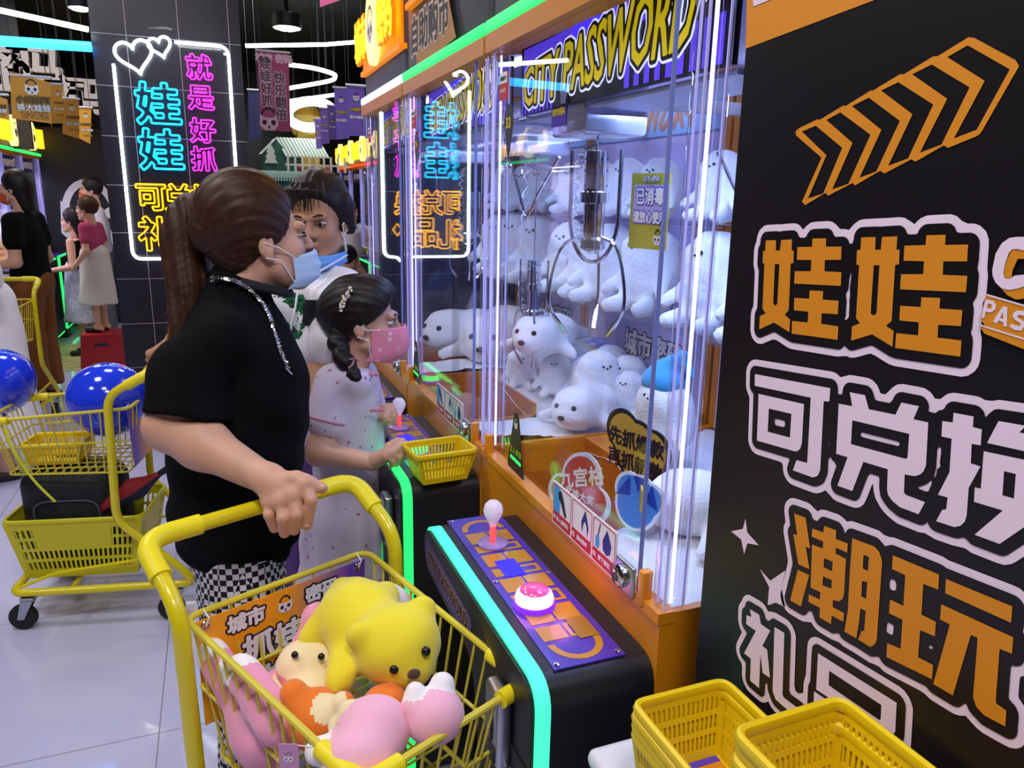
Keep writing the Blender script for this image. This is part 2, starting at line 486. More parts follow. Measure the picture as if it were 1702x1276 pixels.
def tri_poly(outer, holes=()):
    from mathutils.geometry import tessellate_polygon
    L = [[Vector((x, y, 0)) for x, y in outer]] + [[Vector((x, y, 0)) for x, y in h] for h in holes]
    P = [tuple(p)[:2] for l in L for p in l]
    return P, [tuple(t) for t in tessellate_polygon(L)]
def shape(mb, outer, holes, T, z, mi=0):
    P, F = tri_poly(outer, holes)
    G = []
    for a, b, c in F:
        s = (P[b][0] - P[a][0]) * (P[c][1] - P[a][1]) - (P[c][0] - P[a][0]) * (P[b][1] - P[a][1])
        if abs(s) > 1e-14: G.append((a, b, c) if s > 0 else (a, c, b))
    mb.add([(x, y, z) for x, y in P], G, T, mi)
# ---------------------------------------------------------------- the hall
def tile_mat(name, base, joint, size, rough, plane='xy', gap=.004, spec=.5, off=(0, 0), vary=.0):
    m = bpy.data.materials.new(name); m.use_nodes = True; nt = m.node_tree; b = nt.nodes['Principled BSDF']; N = nt.nodes.new; L = nt.links.new
    tc = N('ShaderNodeTexCoord'); sp = N('ShaderNodeSeparateXYZ'); L(tc.outputs['Object'], sp.inputs[0])
    ins = []
    for k, (ax, sz, of) in enumerate(zip(plane, size, off)):
        a = N('ShaderNodeMath'); a.operation = 'ADD'; a.inputs[1].default_value = of + 100 * sz; L(sp.outputs['xyz'.index(ax)], a.inputs[0])
        f = N('ShaderNodeMath'); f.operation = 'MODULO'; f.inputs[1].default_value = sz; L(a.outputs[0], f.inputs[0])
        g = N('ShaderNodeMath'); g.operation = 'LESS_THAN'; g.inputs[1].default_value = gap; L(f.outputs[0], g.inputs[0]); ins.append(g)
    mx = N('ShaderNodeMath'); mx.operation = 'MAXIMUM'; L(ins[0].outputs[0], mx.inputs[0]); L(ins[1].outputs[0], mx.inputs[1])
    c = N('ShaderNodeMix'); c.data_type = 'RGBA'; c.inputs[6].default_value = (*lin(base), 1); c.inputs[7].default_value = (*lin(joint), 1)
    L(mx.outputs[0], c.inputs[0]); L(c.outputs[2], b.inputs['Base Color'])
    r = N('ShaderNodeMath'); r.operation = 'MULTIPLY_ADD'; r.inputs[1].default_value = .5; r.inputs[2].default_value = rough; L(mx.outputs[0], r.inputs[0]); L(r.outputs[0], b.inputs['Roughness'])
    b.inputs['Specular IOR Level'].default_value = spec
    return m
XL, XR, YB, YF, ZC = -4.6, 3.2, -3.0, 13.2, 3.4
MB().box((XL, YB, -.1), (XR, YF, 0)).build('floor', tile_mat('floor tiles', '#c6c6ec', '#85839a', (.8, .8), .07, gap=.004, spec=.8, off=(.25, .3)), smooth=False, kind='structure')
MB().box((XL, YB, ZC), (XR, YF, ZC + .1)).build('ceiling', mat('black ceiling', '#17161b', .8), smooth=False, kind='structure')
wm = tile_mat('wall tiles', '#1e1b26', '#4b4753', (.9, .6), .28, plane='xz', gap=.006)
MB().box((XL, YF, 0), (XR, YF + .1, ZC)).build('wall_back', wm, smooth=False, kind='structure')
MB().box((XL - .1, YB, 0), (XL, YF, ZC)).build('wall_left', mat('dark wall', '#221f2b', .5), smooth=False, kind='structure')
MB().box((XR, YB, 0), (XR + .1, YF, ZC)).build('wall_right', mat('dark wall', '#221f2b', .5), smooth=False, kind='structure')
MB().box((XL, YB - .1, 0), (XR, YB, ZC)).build('wall_front', mat('grey wall', '#5a5664', .6), smooth=False, kind='structure')
# tiled pillar that carries the neon sign
PY = 5.02
_pl = ony(150, 50, PY).x; _pr = ony(408, 200, PY).x
MB().box((_pl, PY, 0), (_pr, PY + .85, ZC)).build('wall_pillar', tile_mat('pillar tiles', '#1c1925', '#a08f9c', (.272, .272), .30, plane='xz', gap=.0032, off=(.11, .07)), smooth=False, kind='structure')
# ceiling beams behind the lamps
for i, (x0, x1, y0, y1) in enumerate(((-4.5, -.7, 4.2, 4.6), (.25, 1.2, 5.5, 5.9))):
    MB().box((x0, y0, 3.15), (x1, y1, ZC)).build('trim_%d' % (i + 1), mat('beam', '#221f2c', .7), smooth=False, kind='structure')
# light strips hanging under the ceiling
ledw = glow('cold white strip', '#e4fff4', 9); ledb = glow('blue strip', '#1f9dff', 9); ledbw = glow('pale blue strip', '#c8f2ff', 10)
def strip(name, pts, r, m, label):
    MB().tube(pts, r, 8).build(name, m, None, label=label, cat='light')
strip('ceiling_light_strip', [ony(-60, 4, 4.9), ony(147, 49, 4.9)], .014, ledw, 'thin white light strip at the top left, running down to the dark pillar')
strip('ceiling_light_strip', [ony(-60, 64, 4.95), ony(152, 78, 4.95)], .026, ledb, 'thick blue light strip left of the dark pillar')
strip('ceiling_light_strip', [ony(408, 76, 7.2), ony(540, 74, 7.2), ony(640, 66, 7.2)], .016, ledw, 'straight white light strip between the pillar and the glowing yellow shop letters')
strip('ceiling_light_strip', spline([ony(470, 106, 8.3), ony(520, 113, 8.2), ony(552, 122, 8.1), ony(557, 128, 8.1), ony(545, 135, 8.2), ony(478, 147, 8.4)], 6), .02, ledw, 'white light strip bent into a hairpin beside the pink banner')
strip('ceiling_light_strip', [ony(480, 168, 8.6), ony(560, 157, 8.4)], .018, ledw, 'short white light strip under the hairpin light')
ring = [ony(517 + 38 * math.cos(t), 190 + 22 * math.sin(t), 8.9) for t in [2 * PI * i / 40 for i in range(40)]]
rl = MB().tube(ring, .05, 8, closed=True)
rl = rl.build('ring_lamp', ledw, None, label='round white ring lamp behind the yellow pillar', cat='light')
for q in (ring[5], ring[15], ring[25]): MB().cyl(q, (q.x, q.y, ZC), .006).build('hanger', mat('black ceiling', '#17161b', .8), rl)
# downlights
def downlight(px, py, Y, label, r=.11):
    c = ony(px, py, Y); t = thing('downlight', label, 'ceiling light', (c.x, c.y, c.z), group=None)
    MB().lathe([(r, 0), (r * 1.05, .02), (r * 1.0, .1), (.02, .12), (.012, ZC - c.z)]).build('housing', mat('lamp body', '#2b2a2e', .5), t)
    MB().lathe([(.001, -.012), (r * .6, -.012), (r * .95, 0), (.001, .001)]).build('diffuser', glow('warm lamp', '#fff3d8', 22), t)
downlight(477, 47, 6.6, 'round downlight shining between the pillar and the claw machines')
downlight(133, 14, 5.9, 'small downlight glowing at the top left by the pillar', .07)
# ---------------------------------------------------------------- black exchange sign on the near cabinet
SGX = .585
SG_ORANGE = [([(-696.7,1490.7),(-680,1492),(-678.5,1480.6),(-671.9,1481.1),(-671.7,1492.5),(-655,1494.1),(-653.8,1482.2),(-650.6,1482.4),(-648.7,1469.3),(-653,1468.5),(-648.1,1418),(-653.6,1412),(-644.6,1408.3),(-643.3,1394.2),(-669.1,1400.9),(-692.6,1389.3),(-694,1404.5),(-684.6,1409.1),(-690.8,1414),(-692.7,1436.2),(-695.2,1465),(-698.3,1465.1),(-699.4,1478.6),(-695.8,1478.9)],[[(-677.9,1465.8),(-670.5,1466.4),(-667,1422.9),(-670.2,1419.5),(-673.8,1422)]]),([(-624.9,1496.6),(-605.9,1498),(-604.9,1489.5),(-584.1,1491),(-582.6,1478),(-604,1476.1),(-602.8,1464.7),(-580.1,1465.9),(-578.8,1452.4),(-644.2,1447.6),(-645.4,1460.8),(-621.8,1463),(-623,1474.6),(-644.1,1473.1),(-645.5,1486.5),(-624.2,1488.2)],[]),([(-620.4,1443),(-601.4,1444.4),(-600.6,1435.8),(-579.1,1437.3),(-578,1423.8),(-599.7,1421.7),(-598.5,1410.8),(-575.1,1411.8),(-574.1,1398.2),(-639.5,1393.4),(-641.3,1407.1),(-617.8,1409),(-618.6,1420.5),(-640.2,1419.1),(-641.6,1432.4),(-619.6,1434.3)],[]),([(-560.8,1501.2),(-543.7,1502.5),(-542.3,1490.7),(-535.8,1491.1),(-536.3,1502.9),(-519.3,1504.4),(-518.2,1492.3),(-514.8,1492.6),(-513.1,1479.5),(-517.2,1478.5),(-512.3,1427.1),(-517.9,1421.7),(-508.5,1418.5),(-507.2,1403.6),(-532.3,1411.1),(-556.6,1400.5),(-557.7,1414.7),(-548.5,1419.3),(-554.2,1423.5),(-558.9,1474.9),(-562.5,1475),(-563.9,1488.8),(-559.8,1489.4)],[[(-541.4,1476.2),(-534.8,1476.8),(-530.5,1431.6),(-533.6,1429.1),(-537.4,1430.6)]]),([(-489,1506.8),(-470.2,1508.2),(-469.2,1499.7),(-447.9,1501.3),(-446.4,1487.6),(-468.4,1485.8),(-467,1474.5),(-444,1475.8),(-442.8,1462.3),(-508.1,1457.2),(-509.3,1470.8),(-486.3,1473.1),(-487.4,1484.4),(-508.7,1483.1),(-510.1,1496.5),(-488.3,1498.4)],[]),([(-484.4,1452.8),(-465.9,1454.6),(-465,1445.5),(-443.3,1447.1),(-442.2,1433.7),(-463.6,1431.5),(-462.3,1420.3),(-439.5,1421.9),(-438.2,1408.2),(-504.1,1403.2),(-505.3,1416.9),(-482,1418.9),(-483.3,1430.5),(-503.9,1429),(-505.3,1442.4),(-483.8,1444.2)],[]),([(-604.5,1195.5),(-587.2,1197.8),(-575.2,1166.9),(-581.7,1165.5),(-572.5,1143.2),(-589.3,1140.8),(-602.1,1171.7),(-596.2,1173)],[]),([(-588.9,1134.1),(-571.9,1136.3),(-577.9,1094.8),(-594.9,1093)],[]),([(-559.8,1199.9),(-543.4,1202.1),(-542.4,1192.9),(-526.6,1194.8),(-525.7,1185),(-540.9,1183.6),(-540.3,1177.3),(-526.2,1177.7),(-522.3,1139.5),(-523.4,1133.7),(-527.6,1128.4),(-535.5,1125.8),(-534.4,1118.1),(-519,1119.7),(-518.5,1110.1),(-534.1,1108.1),(-533.6,1098.3),(-550,1096.8),(-551.2,1107.8),(-568.2,1105.7),(-568.7,1114.6),(-552.7,1116.9),(-553.5,1125.4),(-567.6,1123.3),(-573.2,1172.2),(-557.8,1174.6),(-558.5,1182.5),(-575.2,1180.6),(-575.6,1190.1),(-560.1,1192.2)],[[(-554.4,1165.2),(-542.4,1166.7),(-541.5,1156.2),(-553.5,1154.9)],[(-552.6,1144.8),(-540.1,1146.4),(-539.6,1136.7),(-551.8,1134.6)]]),([(-522,1202.9),(-493.9,1206.5),(-488.4,1203.5),(-484.4,1198.3),(-483.2,1194.1),(-476,1114.9),(-476.9,1109.8),(-479.8,1105.1),(-483.1,1102.6),(-497.3,1102),(-494.8,1113.2),(-491.8,1115),(-493.4,1136.7),(-500.1,1135.5),(-499.3,1122.4),(-499.7,1101.8),(-515.3,1100.2),(-514.8,1124.7),(-518.7,1162.5)],[[(-505.7,1192.5),(-498.9,1192.9),(-497.7,1178.5),(-504.2,1177.9)],[(-502.9,1164.8),(-496.6,1166.8),(-495,1149.2),(-501.1,1148.7)]]),([(-472.8,1207.5),(-423.4,1212.2),(-421.8,1198.2),(-437,1195.9),(-433.6,1166.5),(-418.7,1167.7),(-417.3,1153.7),(-432.3,1151.3),(-430,1124.3),(-414.2,1126.3),(-413,1112.3),(-462.6,1104),(-463.9,1118.4),(-448.9,1121.4),(-451.8,1150.7),(-467.1,1148.9),(-468.3,1163),(-453.2,1164.5),(-456.4,1195),(-471.4,1193.7)],[]),([(-416.4,1211.5),(-356.8,1217.5),(-355.3,1203.6),(-414.9,1198.4)],[]),([(-416.6,1186.5),(-351.4,1192.6),(-349.8,1178.4),(-360.1,1176.7),(-354.9,1130.4),(-353.8,1128.6),(-345.2,1128.2),(-343.6,1114.1),(-361.8,1111.6),(-369.4,1114.2),(-373.7,1120.5),(-379.4,1175.1),(-385.6,1174.2),(-391.3,1110.4),(-411,1108.8),(-405.5,1172.7),(-415.3,1172.2)],[])]
SG_WHITE = [([(-692,1336),(-575.4,1347.2),(-574.3,1333.2),(-582,1331.6),(-579.7,1308.1),(-574.9,1257.7),(-577.1,1250.6),(-582.6,1246.4),(-586.2,1245.7),(-614.1,1243.3),(-610.3,1256.6),(-594.3,1258.8),(-600.5,1330.6),(-690.5,1322.1)],[]),([(-682.3,1314.3),(-609.1,1321.2),(-605.4,1277.4),(-607,1271),(-610.9,1266.8),(-615.9,1265.3),(-676.9,1258.4)],[[(-662.6,1301.7),(-626,1305.5),(-624.1,1278.4),(-660.4,1274.4)]]),([(-549.7,1349.3),(-530.6,1351),(-523.8,1338.6),(-493,1341.6),(-488.6,1354.6),(-469.8,1356.1),(-473.4,1342.8),(-458,1344.2),(-453.4,1305),(-454.8,1299.1),(-457.5,1295.1),(-462.8,1291.4),(-473.5,1289.3),(-471.4,1272.6),(-469.3,1270.7),(-448.5,1271.6),(-452.9,1258),(-473,1256.7),(-481.9,1259.2),(-488,1263.4),(-489.9,1268.3),(-492.4,1287.7),(-521.5,1285.1),(-529.9,1251.1),(-549.4,1249.5),(-541.4,1283.3),(-556.5,1281.9),(-561.7,1334.2),(-544.2,1336.2)],[[(-541.8,1322.2),(-475.3,1328.2),(-473.2,1305.8),(-475.1,1304),(-539.4,1297.9)]]),([(-435.5,1359.4),(-417.2,1361.2),(-416.2,1352.2),(-408.2,1352.6),(-406.7,1339.1),(-414.7,1337.9),(-412.5,1321.3),(-403.7,1321.5),(-410.5,1299.9),(-408,1275.9),(-408.6,1269.7),(-412,1264.3),(-417.2,1260.9),(-434.7,1258.9),(-430.9,1271.2),(-427.2,1273.6),(-427.7,1284.3),(-437.2,1283.2),(-430,1307.1),(-433.3,1336.6),(-443.1,1335.7),(-444.7,1349.3),(-434.8,1350.9)],[]),([(-395.6,1363.4),(-373.6,1365.9),(-377.6,1359.2),(-361.1,1360.6),(-359.2,1346.9),(-401.8,1342.8)],[]),([(-403.3,1335.1),(-350.3,1341.3),(-343.9,1307.4),(-376.3,1263.8),(-398.2,1262.2),(-378.7,1292.3),(-403.7,1289.9),(-405.3,1302.3),(-400,1303.1)],[[(-383.7,1324.5),(-374.1,1325.6),(-371.9,1305.4),(-381.4,1304.5)]]),([(-658.1,1046.4),(-641.1,1048.3),(-636.5,1038.4),(-620,1039.3),(-630,1012.6),(-621.4,1012.9),(-611.4,980.9),(-624.3,979.3),(-631.5,999.7),(-627.5,955.9),(-644.1,955.4),(-647.1,984.3),(-660,983.7),(-643.8,1024.8),(-661.7,1023.7),(-662.9,1035.5),(-654.1,1037.8)],[]),([(-613.9,1047.8),(-597.4,1049.7),(-588.8,974),(-586.6,971.8),(-573.6,972.7),(-559.7,974.3),(-558.6,961.7),(-585.8,960.5),(-598.4,960.5),(-604.9,967.5)],[]),([(-545.4,1055.9),(-443.6,1065.8),(-440.2,1036.1),(-442.8,1028.2),(-448.4,1024.7),(-541.4,1013.4)],[[(-527.5,1045.9),(-459.4,1052),(-457.7,1037),(-459.2,1035),(-525.6,1029.3)]]),([(-543.8,1009.4),(-492.2,1014.8),(-487.6,975.6),(-539.4,967.7)],[[(-528.5,1000.4),(-501.6,1004.3),(-500.1,986.1),(-526.6,982)]]),([(-483.3,1015),(-436,1019.8),(-431.4,983.3),(-478.5,974.7)],[[(-470.3,1007),(-445,1010.2),(-443.4,993.3),(-468.2,989.1)]])]
SG_ARROW = [([(-668.8,1606.3),(-663.2,1609.5),(-638.4,1616.1),(-635.5,1615.1),(-605.1,1626.2),(-602.5,1625.2),(-573.7,1636.1),(-570.8,1635.8),(-542.3,1646.3),(-537.8,1645.7),(-509.7,1656.3),(-505.6,1655.6),(-478.6,1666),(-473.3,1664.6),(-434.4,1641.8),(-431,1637.2),(-453.9,1589.9),(-456.4,1587.9),(-481.8,1579.9),(-486.1,1582.2),(-512.5,1569.8),(-517.1,1572),(-544.6,1560.4),(-549.8,1563.1),(-577.9,1550),(-581.4,1552.4),(-611.4,1540.2),(-615.3,1543.1),(-642.2,1530.5),(-647.6,1533.8),(-626.6,1577.9),(-666.9,1602)],[[(-659,1605.6),(-639.7,1609.9),(-600.2,1586.1),(-618.5,1542.3),(-639.2,1537.3),(-620.2,1580)],[(-625.8,1614.3),(-608.3,1620),(-566.9,1596.2),(-586.5,1551.6),(-606.9,1546.3),(-587.7,1590)],[(-594.1,1624.4),(-574.6,1630),(-535.3,1606),(-554.4,1562.4),(-573.7,1557.1),(-554.8,1599.7)],[(-561.1,1634.7),(-542.9,1639.7),(-502.6,1616.6),(-520.7,1572.9),(-541.5,1567.2),(-522.7,1610.5)],[(-529,1644.5),(-510.1,1649.8),(-470.4,1626.6),(-488.6,1583),(-509.2,1577.2),(-489.8,1619.9)],[(-495.8,1653.5),(-478.2,1659.8),(-438.1,1635.9),(-458,1592.7),(-477.7,1587.2),(-457.8,1630)]])]
SG_BAND = [([(-765.2,1703.6),(-575.4,1716.4),(-367,1738.7),(-383.9,1823.9),(-781.6,1857)],[])]
SG_BANDMARK = [([(-762.4,1763),(-756.9,1746.3),(-726.2,1747.8),(-723.9,1763.9)],[])]
SG_SPARK = [([(-684.4,1155),(-678.2,1139.2),(-656.2,1132.6),(-676.3,1126),(-680.1,1109.6),(-688.3,1125.6),(-708.5,1127.5),(-687.1,1140.4)],[]),([(-650.6,1104.7),(-630.8,1098.8),(-608.8,1123),(-611.4,1099.1),(-602.1,1079.9),(-617.9,1077.1),(-630.4,1066.8),(-631.3,1090.3)],[])]
SG_COR = [([(-415.9,1471.1),(-418,1473),(-406.8,1464.3),(-399.6,1461.8),(-390.9,1463.9),(-387.3,1469.9),(-393.2,1475.6),(-398.8,1470.6),(-405.9,1468.5),(-412,1469.1)],[]),([(-412.9,1480.9),(-413,1488.3),(-410.1,1499.8),(-399.5,1500.6),(-396.6,1493.6),(-403.8,1493.1),(-406.3,1484),(-406,1477.9),(-410.9,1476.9)],[]),([(-424.2,1463.2),(-368.8,1455),(-364.1,1430.5),(-387.5,1432.5),(-420.2,1436.7),(-426.1,1443.3)],[]),([(-427.3,1438.2),(-364,1429.7),(-362.3,1421.3),(-387.7,1425),(-420,1431.1)],[])]
SG_CPK = [([(-407.8,1509.7),(-413.4,1508.5),(-418.6,1504.2),(-422.2,1495.7),(-422.6,1482.5),(-421.4,1478),(-418,1473),(-412,1469.1),(-405.9,1468.5),(-398.8,1470.6),(-392.8,1473.7),(-390,1480),(-394.4,1481.9),(-403.1,1480.3),(-406.8,1477.4),(-410.9,1477),(-412.9,1480.9),(-413,1488.3),(-411.3,1497.3),(-409.3,1499.9),(-405.2,1500.6),(-397.7,1499.5),(-393.1,1501),(-396,1507.9),(-401.3,1510.1)],[]),([(-424.2,1463.4),(-368.9,1455.4),(-368.6,1454.2),(-423.4,1461.8)],[]),([(-427.3,1438.4),(-364.1,1430.5),(-363.8,1428.9),(-426.2,1437)],[]),([(-424.2,1458.8),(-417,1458.4),(-414.4,1455.9),(-414.1,1452.1),(-417.1,1449.1),(-422,1448.9),(-422.2,1443.7),(-425,1443.3)],[[(-421.2,1455.8),(-417.8,1455.4),(-417.6,1452.2),(-421.6,1451.9)]]),([(-408.6,1455.4),(-404.7,1455.1),(-402.4,1439.6),(-405.2,1439.6),(-405.8,1442.8),(-409.9,1443.5),(-411.1,1440.7),(-414.5,1442.3)],[[(-407.6,1450.9),(-406.3,1445.3),(-409.2,1445.7)]]),([(-392.3,1454),(-397.2,1453.3),(-399.3,1450.9),(-399.1,1448),(-396.6,1445.9),(-392.1,1444.2),(-392.2,1442.1),(-395.5,1442),(-399.4,1442.6),(-400.2,1440.4),(-396,1438.2),(-390.3,1438.7),(-388.3,1443.2),(-390,1446.1),(-395.5,1448.6),(-395,1450.3),(-391.7,1450.4),(-388.3,1449.7),(-388.1,1452.9)],[])]
BK = mat('black plastic', '#131217', .35); ORG = mat('orange print', '#e08d18', .5); PALE = mat('pale pink print', '#f3dcf0', .5)
SB = mat('sign black', '#1a161b', .32, spec=.4); SBK = mat('sign black line', '#181418', .32, spec=.4)
cab = MB().rbox((SGX + .03, -.9, 0), (1.25, .74, 2.35), .02).build('cabinet', mat('cabinet black', '#1a191d', .4), None, label='tall black cabinet on the right that carries the exchange sign', cat='cabinet')
ts = thing('exchange_sign', 'large black sign with orange arrow and prize exchange writing, on the right', 'sign', (SGX, .2, 1.2))
TS = Matrix.Translation(-Vector((SGX, .2, 1.2))) @ frame((SGX, 0, 0), (0, -1, 0), (0, 0, 1))
def u2(p): return (p[0] / 1000, p[1] / 1000)
mbp = MB(); mbp.prism([(-.7655, 1.7036), (-.7551, .91), (-.728, .70), (.9, .70), (.9, 2.2), (-.776, 2.2)], -.026, 0, TS)
mbp.build('panel', SB, ts, smooth=False)
mh = MB()
for o, h in SG_BAND: shape(mh, [u2(p) for p in o], [], TS, .0006)
mh.build('header_band', ORG, ts, smooth=False)
mb = MB()
for o, h in SG_BANDMARK: shape(mb, [u2(p) for p in o], [], TS, .0012)
mb.build('header_mark', PALE, ts, smooth=False)
def stickers(name, data, top, k0):
    """letters with a black line and a pale border around them"""
    mb = MB(); loops = []
    for o, hs in data: loops += [[u2(p) for p in l] for l in [o] + hs]
    for w, mi, z in ((.0172, 1, .0006), (.0098, 2, .0012)): flat(mb, loops, w, TS, z + k0, mi)
    for o, hs in data: shape(mb, [u2(p) for p in o], [[u2(p) for p in h] for h in hs], TS, .0018 + k0, 0)
    return mb.build(name, [top, PALE, SBK], ts, smooth=False)
stickers('orange_lettering', SG_ORANGE, ORG, .0)
stickers('white_lettering', SG_WHITE, PALE, .00015)
for nm, d, m, z in (('arrow', SG_ARROW, ORG, .0006), ('sparkle', SG_SPARK, PALE, .0006), ('logo_shadow', SG_COR, ORG, .0022), ('logo_letters', SG_CPK, PALE, .0027)):
    mb = MB()
    for o, hs in d: shape(mb, [u2(p) for p in o], [[u2(p) for p in h] for h in hs], TS, z)
    mb.build(nm, m, ts, smooth=False)
# ---------------------------------------------------------------- the row of claw machines on the right
GX, GB = .585, 1.285
orange = mat('machine orange', '#e28d10', .42, vary=.05, vscale=5, coat=.7, cr=.2); orange_d = mat('machine orange trim', '#cf7f18', .4)
hdr = mat('header panel', '#4a4552', .5); blk = mat('console black', '#1b1b22', .42); chrome = mat('chrome', '#d4d6e2', .12, metal=1.)
steel = mat('brushed steel', '#b9bac4', .32, metal=1.)
acry = clear('acrylic'); glassm = clear('glass pane', refl=.9); post_m = clear('acrylic post', (.97, .97, 1), 1.2, .09)
gteal = glow('teal edge light', '#3ff0b0', 1.25); ggreen = glow('green edge light', '#22e562', 1.6); gstrip = glow('green header light', '#2bf06a', 1.5)
gpale = glow('pale header light', '#bfe8ff', 1.6); gviol = glow('violet post light', '#b9b4ff', 3.0); wled = glow('machine led', '#c9d4ff', 8)
purple = mat('purple print', '#5b3fc4', .4); yel = mat('yellow print', '#e0c21a', .5)
bpur = glow('glowing purple', '#5a40e8', .75); bblk = mat('banner black', '#18161f', .4); byel = glow('backlit yellow', '#d8c312', .6); bwht = glow('glowing white', '#cfd6ff', 1.1)  # banner colours made to glow by themselves
paper = mat('paper white', '#f0eef2', .5); redp = mat('red print', '#c8252e', .5); bluep = mat('blue print', '#4aa8e8', .5); ink = mat('dark ink', '#23222e', .5)
lilac = mat('lilac wall print', '#cfc6f2', .5); greyp = mat('grey print', '#8d86a8', .5)
def FX(x, y=0, z=0): return frame((x, y, z), (0, -1, 0), (0, 0, 1))          # a surface that looks to -X
def pq(name, pts, x, m, parent=None, th=.0012, **kw):
    P = [onx(px, py, x) for px, py in pts]
    return MB().prism([(-p.y, p.z) for p in P], 0, th, FX(x)).build(name, m, parent, smooth=False, **kw)
def fxprism(mb, poly_yz, x0, x1, mi=0):
    """outline in (Y, Z) pulled from x0 to x1"""
    return mb.prism([(-y, z) for y, z in poly_yz], 0, x1 - x0, FX(x1), mi)
def rpoly(pts, r, n=5): return [(p.x, p.y) for p in rounded([(a, b, 0) for a, b in pts], r, n, closed=True)]
def quad_warp(bl, br, tl, tr):
    bl, br, tl, tr = [np.array(q) for q in (bl, br, tl, tr)]
    def f(U):
        lo, hi = U.min(0), U.max(0)
        return f.lo_hi(U, lo, hi)
    def g(U, lo, hi):
        u = ((U[:, 0] - lo[0]) / (hi[0] - lo[0]))[:, None]; v = ((U[:, 1] - lo[1]) / (hi[1] - lo[1]))[:, None]
        return (bl * (1 - u) + br * u) * (1 - v) + (tl * (1 - u) + tr * u) * v
    f.lo_hi = g
    return f
def headphone_emblem(mb, c, s, T, mw, mk, z=.001):
    """round cat-eared face under headphones: the shop's emblem"""
    def P(l): return [(c[0] + x * s, c[1] + y * s) for x, y in l]
    a = [(math.cos(t) * .62, .1 + math.sin(t) * .85) for t in [PI * i / 14 for i in range(15)]]; b = [(math.cos(t) * .46, .1 + math.sin(t) * .68) for t in [PI - PI * i / 14 for i in range(15)]]
    shape(mb, P(a + b), [], T, z, mk)
    shape(mb, P([(-.62, .42), (-.3, .2), (.3, .2), (.62, .42), (.68, -.35), (.35, -.72), (-.35, -.72), (-.68, -.35)]), [], T, z + .0004, mw)
    for sx in (-.32, .32): shape(mb, P([(sx + .17 * math.cos(t), -.15 + .19 * math.sin(t)) for t in [2 * PI * i / 12 for i in range(12)]]), [], T, z + .0008, mk)
    shape(mb, P([(-.1, -.38), (.1, -.38), (.05, -.6), (-.05, -.6)]), [], T, z + .0008, mk)

